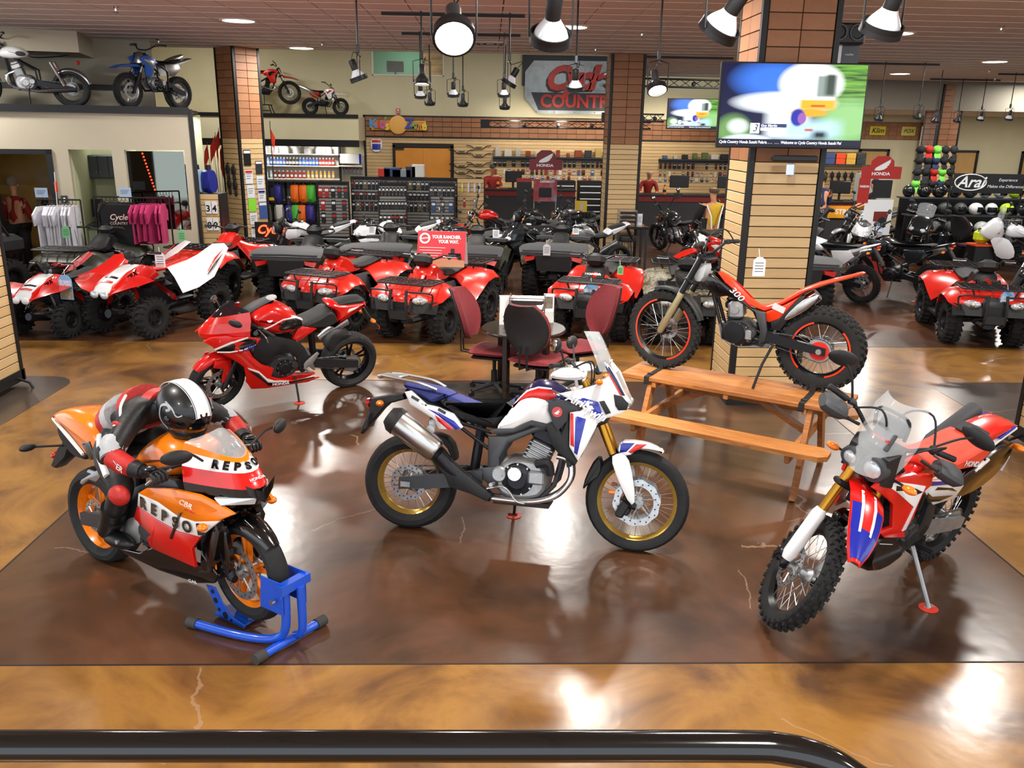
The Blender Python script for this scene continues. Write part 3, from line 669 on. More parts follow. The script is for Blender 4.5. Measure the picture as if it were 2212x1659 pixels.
def adventure_bike():
    t = thing('adventure_motorcycle', 'white adventure motorcycle with blue and red stripes and gold spoked wheels', 'motorcycle', (0.226, 5.249, 0), (R(-12), 0, R(-12.9)))
    fa, ra = (.7875, 0, .345), (-.7875, 0, .335)
    F = []
    F.append(wheel(t, 'front_tyre', fa, .345, .095, .272, 'road', 'wire', GOLDP, STEEL, .155, (1, -1), True, 40))
    wheel(t, 'rear_tyre', ra, .335, .15, .238, 'road', 'wire', GOLDP, STEEL, .125, -1, True, 36)
    F += fork(t, fa, (.40, 0, 1.13), .1, GOLD, DKMET, .024, .0265, .42)
    FG = cs([(.601, .644), (.649, .674), (.69, .672), (.734, .615), (.785, .372), (.752, .335), (.661, .495)], 1)
    F += [obj('fork_guard', B().panel(FG, .145, .03, .008, s), WHITE, t) for s in (1, -1)]
    for s in (1, -1): F.append(caliper(t, (.70, s * .1, .30), PLAS, 1.2))
    def up(poly, hw, nm, m, d=.02): return body(t, nm, poly, hw, m, d, 7, 1)
    F.append(body(t, 'front_fender', [(.63, .66), (.65, .745), (.77, .752), (.875, .735), (.965, .68), (.87, .70), (.77, .70), (.72, .64)], .075, WHITE, .012, 9, 1))
    for nm, m, pl in (('fender_stripe_blue', BLUE, [(.66, .735), (.75, .742), (.70, .68), (.655, .67)]), ('fender_stripe_red', RED, [(.71, .68), (.76, .735), (.83, .74), (.80, .715), (.73, .672)])):
        F += pan(t, nm, pl, .0765, m, .006, 0, e=.001)
    F.append(obj('fender_rear_flap', B().puff(cs([(.498, .62), (.545, .62), (.545, .5), (.47, .44), (.418, .38), (.435, .48)], 1), .06, .012, 5), PLAS, t))
    F.append(obj('fork_reflector', B().cbox((.625, -.135, .415), (.045, .01, .022), .004), AMB, t)); F.append(obj('fork_reflector', B().cbox((.625, .135, .415), (.045, .01, .022), .004), AMB, t))
    body(t, 'fuel_tank', [(-.17, .80), (-.12, .86), (-.05, .975), (-.01, 1.05), (.03, 1.092), (.08, 1.115), (.15, 1.12), (.23, 1.09), (.31, 1.06), (.33, .95), (.22, .80), (.0, .80)], .155, NAVY, .075, 9, 1, p=1.7)
    pan(t, 'tank_stripe', [(-.075, .91), (-.035, .977), (.025, 1.035), (.095, 1.062), (.19, 1.058), (.235, 1.03), (.19, .98), (.08, .995), (.01, .985), (-.05, .94)], .158, REDM, .03, 1, e=.01)
    pan(t, 'tank_pinstripe', [(-.07, .93), (-.03, .985), (.025, 1.045), (.1, 1.075), (.19, 1.07), (.19, 1.06), (.1, 1.062), (.03, 1.035), (-.02, .98), (-.06, .925)], .155, WHITE, .02, 0)
    pan(t, 'tank_side_panel', [(-.166, .781), (-.113, .858), (-.05, .945), (.01, .991), (.082, 1.002), (.176, .983), (.185, .922), (.214, .863), (.176, .819), (.133, .836), (.06, .846), (0, .815), (-.051, .78), (-.134, .768)], lambda x, z: .165 + .03 * max(0, x), WHITE, .05, 1, e=.02)
    pan(t, 'lower_trim', [(-.21, .755), (-.16, .775), (-.05, .785), (.01, .82), (.07, .85), (.14, .84), (.2, .85), (.23, .80), (.14, .80), (.07, .815), (.02, .785), (-.05, .755), (-.19, .735)], .165, PLASG, .04, 0)
    fy = lambda x, z: .235 - .30 * max(0, x - .48) ** 1.15 - .05 * max(0, .75 - z)
    pan(t, 'front_fairing', [(.25, 1.045), (.292, 1.058), (.39, 1.085), (.468, 1.115), (.526, 1.139), (.562, 1.187), (.525, 1.27), (.548, 1.256), (.611, 1.19), (.679, 1.056), (.693, .997), (.676, .956), (.619, .926), (.561, .907), (.513, .873), (.487, .81), (.452, .726), (.399, .615), (.338, .706), (.329, .929), (.398, .944), (.417, .966), (.35, 1.0)], fy, WHITE, .03, 0, e=.012)
    b = B(); b.loft([[(x, y, z) for y, z in ((-w, z0), (w, z0), (w, z1), (-w, z1))] for x, w, z0, z1 in ((.50, .2, .90, 1.14), (.60, .185, .925, 1.20), (.66, .16, .955, 1.09), (.70, .11, .975, 1.03))]); obj('nose_cowl', b, WHITE, t)
    pan(t, 'headlight_bezel', [(.600, 1.065), (.655, 1.054), (.697, 1.007), (.688, .968), (.636, .963), (.615, .992)], lambda x, z: fy(x, z) + .004, PLAS, .03, 0)
    for s in (1, -1): b = B(); b.ell((.69, s * .085, 1.005), .03, .06, .028, 14, 6); obj('headlight', b, HEADL, t)
    for nm, m, pl, dy in (('fairing_stripe_blue', BLUE, [(.354, 1.022), (.414, 1.03), (.505, 1.01), (.542, .926), (.501, .908), (.438, .963), (.395, 1.0)], .002), ('stripe_red', RED, [(.330, .927), (.352, .923), (.370, .705), (.345, .718)], .002), ('stripe_blue', BLUE, [(.366, .912), (.435, .895), (.393, .656), (.372, .669)], .002), ('air_duct', PLAS, [(.512, 1.014), (.544, 1.021), (.590, .945), (.559, .932)], .004), ('cowl_edge', NAVY, [(.535, 1.24), (.56, 1.24), (.615, 1.16), (.672, 1.06), (.655, 1.06), (.60, 1.14), (.555, 1.2)], .003), ('cowl_red', RED, [(.556, 1.198), (.565, 1.20), (.655, 1.06), (.643, 1.06)], .004)):
        pan(t, nm, pl, lambda x, z, dy=dy: fy(x, z) + dy, m, .006, 0, e=.001)
    pan(t, 'side_cover', [(.181, .976), (.251, 1.002), (.353, .989), (.396, .952), (.316, .925), (.316, .875), (.253, .798), (.219, .847), (.184, .926)], .222, PLASG, .04, 0, e=.012)
    pan(t, 'radiator_shroud', [(.168, .821), (.228, .846), (.273, .789), (.320, .914), (.337, .702), (.391, .604), (.377, .575), (.26, .654), (.217, .702)], .20, PLAS, .06, 0, e=.012)
    for s in (1, -1):
        b = B(); b.lathe([(0, .004), (.034, .004), (.034, 0)], (.245, s * .222, .925), (0, s, 0), n=24); o = obj('emblem', b, RED, t)
        b = B(); b.add([(.225, s * .2275, .915), (.262, s * .2275, .945), (.252, s * .2275, .93), (.267, s * .2275, .93), (.25, s * .2275, .918), (.258, s * .2275, .912), (.24, s * .2275, .908)], [tuple(range(7))]); obj('wing_mark', b, WHITE, o, 0)
    text('Africa', (.385, -.242, 1.0), (.93, 0, -.35), (.3, 0, 1), .075, WHITE, t, depth=.002, shear=.35, bold=.002)
    text('Twin', (.485, -.240, .935), (.93, 0, -.3), (.3, 0, 1), .075, WHITE, t, depth=.002, shear=.35, bold=.002)
    text('Africa', (.385, .242, 1.0), (-.93, 0, .35), (.3, 0, 1), .075, WHITE, t, depth=.002, shear=.35, bold=.002)
    b = B(); ring = []
    for (x, z, w) in ((.59, 1.20, .15), (.55, 1.30, .155), (.50, 1.40, .14), (.465, 1.455, .09)):
        ring.append([(x - .09 * (k / 4) ** 2, k / 4 * w, z) for k in range(-4, 5)] + [(x - .004 - .09 * (k / 4) ** 2, k / 4 * w, z) for k in range(4, -5, -1)])
    b.loft(ring); obj('windscreen', b, CLEAR, t)
    for s in (1, -1): b = B(); b.lathe([(0, .006), (.008, .006), (.01, 0)], (.555, s * .09, 1.265), (1, 0, .3), n=10); obj('screen_screw', b, STEEL, t)
    b = B(); b.cbox((.49, 0, 1.22), (.05, .17, .1), .015, (0, .5, 0)); obj('instrument_panel', b, PLAS, t)
    body(t, 'rider_seat', [(-.567, .935), (-.482, .965), (-.361, .908), (-.263, .884), (-.179, .896), (-.107, .928), (-.05, 1.0), (-.07, .905), (-.118, .84), (-.172, .765), (-.198, .754), (-.419, .788), (-.487, .846), (-.576, .892)], .15, VINYL, .05, 7, 1)
    SBL = mat('blue_seat_fabric', '#2d3475', 0.7)
    body(t, 'seat_top', [(-.56, .945), (-.482, .974), (-.361, .918), (-.263, .893), (-.179, .905), (-.107, .938), (-.052, 1.005), (-.068, .93), (-.161, .868), (-.235, .86), (-.365, .885), (-.50, .93)], .125, SBL, .03, 7, 1)
    body(t, 'pillion_seat', [(-.858, 1.02), (-.815, 1.045), (-.681, 1.022), (-.549, 1.0), (-.485, .963), (-.578, .925), (-.642, .895), (-.688, .925), (-.834, .982)], .125, SBL, .03, 7, 1)
    body(t, 'tail_body', [(-.86, .99), (-.75, .99), (-.6, .9), (-.43, .82), (-.40, .76), (-.6, .78), (-.8, .9)], .12, PLAS, .03, 5)
    pan(t, 'rear_side_panel', [(-.826, .968), (-.777, .983), (-.663, .896), (-.575, .881), (-.465, .848), (-.396, .764), (-.417, .746), (-.568, .734), (-.615, .804), (-.705, .85), (-.783, .887)], lambda x, z: .15 + .06 * (x + .4), WHITE, .04, 0, e=.012)
    pan(t, 'rear_stripe_blue', [(-.655, .868), (-.572, .848), (-.46, .80), (-.408, .752), (-.45, .742), (-.575, .828)], lambda x, z: .152 + .06 * (x + .4), BLUE, .006, 0, e=.001)
    pan(t, 'rear_stripe_red', [(-.60, .83), (-.54, .80), (-.46, .745), (-.50, .738), (-.575, .79)], lambda x, z: .152 + .06 * (x + .4), RED, .006, 0, e=.001)
    for x, z in ((-.745, .93), (-.55, .86)):
        for s in (1, -1): obj('grab_recess', B().cbox((x, s * (.152 + .06 * (x + .4)), z), (.06, .006, .02), .002, (0, .45, 0)), PLASG, t)
    for s in (1, -1):
        b = B(); b.tube(spl([(-.60, s * .12, 1.0), (-.72, s * .155, 1.04), (-.92, s * .15, 1.065), (-1.0, s * .1, 1.07)], 5), .014, 8, flat=.7); obj('grab_rail', b, ALU, t)
    b = B(); b.cbox((-.95, 0, 1.065), (.17, .22, .018), .008); b.cbox((-1.02, 0, 1.06), (.03, .2, .03), .008); obj('luggage_rack', b, ALU, t)
    body(t, 'plate_bracket', [(-1.1, .9), (-.96, .935), (-.86, .95), (-.84, .91), (-.96, .87), (-1.0, .83), (-1.153, .636), (-1.17, .645), (-1.11, .81)], .045, PLAS, .01, 5, 0)
    b = B(); b.lathe([(0, .03), (.03, .022), (.038, 0)], (-1.112, 0, .862), (-1, 0, .1), n=18); obj('tail_light', b, REDL, t)
    b = B(); b.box((-1.10, 0, .745), (.006, .18, .12), (0, .25, 0)); obj('plate_holder', b, PLASG, t)
    for s in (1, -1): indicator(t, (-1.0, s * .04, .88), s)
    engine(t, (.03, .47), 1.12, ALU, DKMET, 2, .11, -1, 22)
    b = B(); b.lathe([(0, .02), (.045, .02), (.05, .012), (.05, 0)], (-.017, -.19, .488), (0, -1, 0), n=20); obj('clutch_cover_ring', b, CHROME, t)
    b = B(); b.cbox((.125, -.165, .47), (.11, .06, .09), .012); obj('oil_filter_housing', b, ALU, t)
    b = B(); b.tube(spl([(.12, -.17, .56), (.2, -.19, .58), (.22, -.17, .5)], 5), .028, 10); obj('coolant_hose', b, PLAS, t)
    FR = [(-.22, .716), (-.093, .728), (.111, .815), (.2, .86), (.26, .93), (.29, .9), (.2, .80), (.093, .768), (-.08, .681), (-.138, .582), (-.132, .40), (-.207, .38), (-.215, .597)]
    pan(t, 'main_frame', FR, .155, GUN, .035, 0, e=.01)
    for s in (1, -1):
        tubes(t, 'subframe_tube', [[(-.2, s * .13, .62), (-.45, s * .13, .78), (-.7, s * .12, .9)], [(-.2, s * .13, .74), (-.42, s * .13, .79)]], .013, DKMET)
        b = B(); b.tube([(.3, s * .12, .70), (.24, s * .12, .42), (.16, s * .11, .33)], .016, 8); obj('down_tube', b, GUN, t)
    radiator(t, (.31, 0, .70), .28, .36, 12)
    for s in (1,):
        pass
    for yo in (-.13, -.06):
        b = B(); b.tube(spl([(.25, yo, .62), (.325, yo, .60), (.351, yo, .521), (.33, yo, .437), (.242, yo, .345), (.089, yo, .298), (-.1, yo, .295), (-.2, yo - .01, .30)], 6), .021, 12); obj('header_pipe', b, CHROME, t)
    b = B(); b.tube([(-.18, -.14, .30), (-.3, -.18, .36), (-.46, -.225, .50), (-.53, -.24, .575)], [.03, .04, .045, .05], 14); obj('link_pipe', b, DKMET, t)
    pan(t, 'exhaust_shield', [(-.563, .542), (-.455, .551), (-.344, .467), (-.168, .347), (-.186, .293), (-.294, .335), (-.446, .373), (-.471, .434)], lambda x, z: .255 + .06 * (-.45 - x), PLAS, .07, 0, both=False, side=-1)
    b = B(); ax = Vector((-.542, -.245, .60)); bx = Vector((-.81, -.26, .775)); b.tube([ax, ax.lerp(bx, .06), ax.lerp(bx, .94), bx], [.062, .075, .08, .08], 22, flat=1.12); obj('muffler', b, mat('brushed_steel', '#c4c3c0', 0.25, 1), t)
    b = B(); cx_ = bx + (bx - ax).normalized() * .085; b.tube([bx, bx.lerp(cx_, .5), cx_], [.085, .083, .055], 20, flat=1.12); obj('muffler_end_cap', b, PLAS, t)
    b = B(); b.lathe([(0, .01), (.03, .01), (.032, 0)], (-.60, -.22, .74), (0, -1, 0), n=14); b.cbox((-.6, -.2, .77), (.05, .03, .07), .01); obj('muffler_bracket', b, ALU, t)
    swingarm(t, (-.25, 0, .43), (-.7875, 0, .335), GUN, .05, .04, .115)
    b = B(); b.cbox((-.7875, -.138, .335), (.07, .012, .045), .006); obj('axle_block', b, ALU, t)
    chain_drive(t, (-.14, 0, .45), ra, .09)
    b = B(); b.tube([(-.30, 0, .78), (-.34, 0, .42)], .035, 10); obj('rear_shock', b, DKMET, t)
    body(t, 'rear_hugger', [(-.45, .52), (-.5, .66), (-.62, .70), (-.66, .675), (-.54, .62), (-.48, .5)], .07, PLAS, .01, 5)
    pan(t, 'rider_peg_plate', [(-.25, .50), (-.16, .52), (-.11, .44), (-.17, .38), (-.23, .42)], .17, GUN, .02, 0)
    pegs(t, -.16, .405, .22)
    b = B(); b.tube(spl([(-.2, -.19, .37), (-.1, -.2, .395), (-.05, -.2, .37), (0, -.2, .31), (.06, -.2, .295)], 4), .012, 8, flat=.6); obj('brake_pedal', b, ALU, t)
    b = B(); b.box((0.02, 0, .27), (.38, .22, .03)); obj('skid_plate', b, PLAS, t, 0)
    side_stand(t, (-.06, .14, .33), (-.1, .335, .085))
    F += bars(t, (.33, 0, 1.17), .40, .06, .12)
    HG = cs([(.20, 1.17), (.235, 1.215), (.344, 1.235), (.43, 1.20), (.43, 1.16), (.33, 1.145), (.22, 1.15)], 1)
    F += [obj('hand_guard', B().puff(HG, .055, .02, 5, yc=s * .36), WHITE, t) for s in (1, -1)]
    for s in (1, -1):
        F.append(obj('guard_strut', B().tube([(.36, s * .33, 1.17), (.36, s * .2, 1.10)], .012, 7), WHITE, t))
        F.append(mirror(t, (.28, s * .26, 1.23), (.24, s * .40, 1.36), .15, .10, yaw=-s * .3))
        indicator(t, (.50, s * .17, 1.14), s)
    for y in (-.03, .03): F.append(cable(t, [(.3, y, 1.2), (.42, y * 3, 1.25), (.44, y * 3, 1.12), (.4, y, 1.0)], .006))
    steer_apply(F, (.42, 0, 1.0), 0)
    return t
adventure_bike()
puck((.206, 5.608, .001), 'red kickstand puck on the floor under the white adventure motorcycle')
def plan(xf, xb, wb, zc, zs, n=6, p=1.9, q=.8):
    out = []
    for i in range(-n, n + 1):
        t = abs(i) / n; out.append((xf - (xf - xb) * t ** p, -math.copysign(wb * t ** q, i), zc + (zs - zc) * t ** 1.4))
    return out
def cowl(root, nm, levels, mats, th=.012):
    """stack of plan curves; the strip between two curves is one painted panel"""
    out = []
    for i in range(len(levels) - 1):
        a, b_ = plan(*levels[i]), plan(*levels[i + 1]); b = B(); k = len(a)
        ins = lambda c: [(x - th, y * .96, z) for x, y, z in c]
        b.loft([ins(a), a, b_, ins(b_)], closed=False, cap=False)
        nmx, m = mats[i]; out.append(obj(nmx, b, m, root, 60))
    return out
def screen(root, lv0, lv1, m, mid=.012):
    a, c = plan(*lv0), plan(*lv1); mdl = [tuple((p[i] + q[i]) / 2 + (mid if i != 1 else 0) for i in range(3)) for p, q in zip(a, c)]
    b = B(); off = lambda cc: [(x - .004, y * .985, z - .003) for x, y, z in cc]
    b.loft([a, mdl, c], closed=False, cap=False); b.loft([off(a), off(mdl), off(c)], closed=False, cap=False); return obj('windscreen', b, m, root, 60)
def text_path(root, s, pts, size, m, sgn=1, bold=.004, sx=1.0, up=(0, 0, 1), shear=0, off=.004):
    """letters set one by one along a polyline, each facing outward"""
    P = [Vector(p) for p in pts]; L = [0]
    for i in range(1, len(P)): L.append(L[-1] + (P[i] - P[i - 1]).length)
    for k, ch in enumerate(s):
        d = L[-1] * (k + .5) / len(s); i = max(j for j in range(len(L) - 1) if L[j] <= d); f = (d - L[i]) / (L[i + 1] - L[i]); p = P[i].lerp(P[i + 1], f)
        ex = (P[i + 1] - P[i]).normalized(); n = ex.cross(Vector(up)).normalized()
        if ch != ' ': text(ch, p + n * off, ex, up, size, m, root, 'letter', bold=bold, sx=sx, shear=shear, depth=.001)
def sport_common(t, fa, ra, rimf, frame_m, eng_c, F, sd, tyrew=.19, discs=.155, forkm=GOLD, steer=0):
    F.append(wheel(t, 'front_tyre', fa, .30, .12, .222, 'road', 'cast', rimf, disc=discs, dside=(1, -1), ncast=5))
    wheel(t, 'rear_tyre', ra, .315, tyrew, .222, 'road', 'cast', rimf, disc=.11, dside=-1, ncast=5)
    F += fork(t, fa, (.40, 0, .93), .1, forkm, DKMET, .025, .027, .5)
    for s in (1, -1): F.append(caliper(t, (fa[0] - .13, s * .09, fa[2] - .01), DKMET, 1.1))
    engine(t, eng_c, 1.0, GUN, DKMET, 4, .085, sd, 25)
    swingarm(t, (-.2, 0, .42), ra, frame_m, .05, .04, .125)
    chain_drive(t, (-.12, 0, .42), ra, .10)
    b = B(); b.tube([(-.26, 0, .72), (-.30, 0, .4)], .035, 10); obj('rear_shock', b, DKMET, t)
    front = front_fender(t, fa, .325, -62, 50, .07, None, .05)
    return front
def red_sport():
    t = thing('sport_motorcycle', 'glossy red sport motorcycle with black and white lower stripes on its side stand', 'motorcycle', (-2.105, 8.453, 0), (R(-12), 0, R(214.4)))
    fa, ra = (.7025, 0, .30), (-.7025, 0, .315); F = []
    ff = sport_common(t, fa, ra, mat('black_rim', '#141416', 0.3, 0.5), PLAS, (.1, .43), F, 1); ff.data.materials[0] = RED; F.append(ff)
    F += pan(t, 'fork_fender_leg', [(.78, .60), (.62, .57), (.605, .498), (.616, .415), (.654, .337), (.701, .335), (.705, .40), (.68, .48), (.80, .53)], .105, RED, .02, 0)
    lv = [(.74, .42, .13, .985, 1.05), (.80, .42, .165, .93, .97), (.87, .44, .195, .845, .88), (.86, .44, .205, .80, .82), (.80, .45, .205, .745, .755), (.70, .5, .17, .69, .70)]
    cowl(t, 'cowl', lv, [('cowl_top', RED), ('cowl_mid', RED), ('cowl_nose', RED), ('headlight_strip', PLAS), ('cowl_chin', PLAS)])
    screen(t, lv[0], (.56, .44, .085, 1.13, 1.06), SMOKE)
    for s in (1, -1):
        b = B(); b.loft([[(.815, s * .04, .80), (.815, s * .04, .765), (.72, s * .155, .765), (.70, s * .165, .815)], [(.835, s * .045, .80), (.83, s * .045, .77), (.735, s * .165, .775), (.715, s * .178, .815)]]); obj('headlight', b, HEADL, t)
        mirror(t, (.60, s * .15, .98), (.62, s * .31, 1.03), .15, .07, yaw=s * .6)
    yf = lambda x, z: .215 - .16 * max(0, x - .5) - .12 * max(0, .42 - z)
    side = [(.767, .735), (.604, .735), (.456, .69), (.418, .611), (.332, .519), (.21, .457), (.233, .364), (.123, .313), (-.009, .275), (-.291, .262), (-.165, .229), (.262, .235), (.428, .255), (.471, .331), (.503, .516), (.55, .565), (.633, .629), (.745, .702)]
    pan(t, 'side_fairing', side, yf, RED, .02, 0)
    pan(t, 'upper_fairing', [(.86, .80), (.79, .755), (.745, .702), (.549, .667), (.38, .744), (.343, .80), (.474, .835), (.60, .84), (.66, .86), (.8, .84)], lambda x, z: .22 - .32 * max(0, x - .55) ** 1.1, RED, .02, 0)
    dy = lambda k: (lambda x, z: max(yf(x, z), .22 - .32 * max(0, x - .55) ** 1.1 if z > .68 else 0) + k)
    pan(t, 'stripe_black', [(.76, .724), (.623, .782), (.476, .821), (.387, .793), (.387, .753), (.513, .715), (.633, .70), (.747, .708)], dy(.003), BLKP, .005, 0, e=.001)
    pan(t, 'stripe_white', [(.775, .733), (.623, .800), (.47, .838), (.466, .824), (.623, .779), (.759, .721)], dy(.005), WHITE, .005, 0, e=.001)
    pan(t, 'stripe_white', [(.747, .706), (.633, .70), (.513, .715), (.40, .75), (.395, .742), (.513, .702), (.64, .685), (.75, .695)], dy(.005), WHITE, .005, 0, e=.001)
    pan(t, 'lower_stripe_white', [(.477, .511), (.362, .453), (.274, .352), (.195, .312), (.044, .285), (.043, .275), (.2, .29), (.262, .305), (.362, .43), (.458, .485)], dy(.004), WHITE, .005, 0, e=.001)
    pan(t, 'lower_stripe_black', [(.455, .47), (.362, .425), (.262, .302), (.2, .288), (.044, .274), (-.229, .282), (-.23, .268), (.044, .246), (.255, .262), (.285, .30), (.377, .395)], dy(.003), BLKP, .005, 0, e=.001)
    for s, ex in ((1, -1), (-1, 1)): text('HONDA', (.13, s * .207, .268), (ex, 0, ex * .06), (0, 0, 1), .035, WHITE, t, bold=.001, depth=.001, sx=1.35); text('CBR', (.47, s * .228, .722), (ex, 0, ex * -.18), (0, 0, 1), .05, BLUE, t, bold=.001, depth=.001, sx=1.3, shear=.4)
    pan(t, 'inner_panel', [(.48, .80), (.33, .80), (.25, .70), (.3, .55), (.42, .60)], .165, BLKP, .03, 0)
    pan(t, 'belly_pan', [(.44, .28), (.3, .245), (-.16, .24), (-.28, .27), (.0, .30), (.4, .40)], .12, RED, .06, 0)
    body(t, 'fuel_tank', [(.44, .965), (.393, 1.03), (.28, 1.09), (.204, 1.11), (.108, 1.088), (-.011, 1.015), (-.082, .945), (-.125, .863), (-.106, .80), (0, .74), (.2, .76), (.36, .85)], .165, RED, .09, 9, 1, p=1.8)
    body(t, 'tank_cover', [(.46, .985), (.4, 1.045), (.3, 1.095), (.19, 1.122), (.13, 1.115), (.2, 1.09), (.3, 1.05), (.4, .97)], .075, PLASG, .02, 5, 1)
    b = B(); b.lathe([(0, .012), (.05, .012), (.055, 0)], (.16, 0, 1.118), (.2, 0, 1), n=22); obj('filler_cap', b, STEEL, t)
    pan(t, 'tank_recess', [(.15, .86), (.102, .939), (-.026, .944), (-.095, .913), (-.088, .842), (-.049, .827), (.02, .835), (.12, .83)], .17, BLKP, .05, 1)
    pan(t, 'tank_stripe', [(.30, .87), (.2, .91), (.1, .955), (-.026, .96), (-.1, .925), (-.1, .912), (-.026, .946), (.1, .94), (.2, .89), (.3, .855)], .168, WHITE, .05, 0)
    for s in (1, -1): b = B(); b.lathe([(0, .004), (.032, .004), (.032, 0)], (.235, s * .158, .965), (0, s, .35), n=20); obj('emblem', b, WHITE, t)
    body(t, 'rider_seat', [(-.12, .855), (-.289, .905), (-.411, .975), (-.476, .933), (-.512, .854), (-.493, .803), (-.379, .765), (-.242, .785), (-.11, .80)], .135, VINYL, .03, 7, 1)
    body(t, 'pillion_pad', [(-.44, .985), (-.534, 1.03), (-.782, 1.045), (-.828, 1.01), (-.80, .985), (-.635, .955), (-.518, .93), (-.464, .948)], .09, VINYL, .02, 7, 1)
    body(t, 'tail_cowl', [(-.385, 1.0), (-.44, 1.045), (-.55, 1.0), (-.81, 1.005), (-.84, .985), (-.694, .905), (-.516, .80), (-.391, .755), (-.473, .803), (-.513, .862), (-.49, .928)], .115, RED, .03, 7, 1)
    pan(t, 'tail_vent', [(-.62, .955), (-.74, .975), (-.70, .945), (-.60, .915)], .117, WHITE, .01, 0)
    pan(t, 'seat_side_panel', [(-.06, .815), (-.132, .83), (-.26, .795), (-.075, .685), (-.01, .714)], .15, RED, .04, 0)
    pan(t, 'main_frame', [(.426, .635), (.284, .82), (.018, .72), (-.1, .66), (-.169, .533), (-.164, .359), (-.082, .329), (-.068, .451), (-.014, .578), (.165, .595), (.214, .539), (.252, .471), (.33, .505)], .175, PLAS, .04, 1)
    b = B(); b.tube([(-.42, -.15, .54), (-.50, -.155, .585), (-.74, -.17, .70)], [.03, .045, .05], 16); obj('muffler', b, ALU, t)
    body(t, 'rear_hugger', [(-.42, .50), (-.46, .60), (-.58, .665), (-.70, .655), (-.66, .62), (-.55, .6), (-.47, .48)], .09, PLAS, .01, 5)
    for s in (1, -1):
        b = B(); b.panel([(-.11, .44), (-.13, .47), (-.25, .56), (-.275, .54), (-.21, .44), (-.24, .36), (-.215, .36), (-.17, .41), (-.12, .38)], .2, .012, .003, s); obj('peg_bracket', b, ALU, t)
        b = B(); b.tube([(-.12, s * .19, .395), (-.13, s * .28, .40)], .012, 8); obj('foot_peg', b, ALU, t)
    body(t, 'plate_bracket', [(-.84, .92), (-.80, .93), (-.86, .80), (-.99, .66), (-1.04, .63), (-1.03, .68), (-.93, .78)], .04, PLAS, .01, 5, 0)
    b = B(); b.ell((-1.03, 0, .655), .012, .05, .025); obj('tail_light', b, REDL, t)
    for s in (1, -1):
        indicator(t, (-.9, s * .04, .80), s)
        e = Vector((.31, s * .34, .875)); c0 = Vector((.45, s * .13, .955)); F.append(obj('clip_on_bar', B().tube([c0, e], .013, 8), DKMET, t)); d = (e - c0).normalized()
        F.append(obj('grip', B().tube([e - d * .12, e], .0175, 10), VINYL, t)); F.append(obj('lever', B().tube(spl([e - d * .14 + Vector((.03, 0, 0)), e - d * .05 + Vector((.06, s * .02, -.01)), e + Vector((.07, 0, -.05))], 4), .006, 6), STEEL, t))
        F.append(obj('switch_pod', B().cbox(e - d * .15, (.05, .045, .045), .008), PLAS, t))
    b = B(); b.lathe([(0, .05), (.022, .05), (.024, 0)], (.5, -.16, 1.0), n=14); F.append(obj('fluid_reservoir', b, PLAS, t))
    side_stand(t, (-.04, .15, .30), (-.03, .30, .068))
    steer_apply(F, (.42, 0, .95), 14, 23.5)
    return t
red_sport()
puck((-1.906, 8.216, .001), 'red kickstand puck on the floor under the red sport motorcycle')
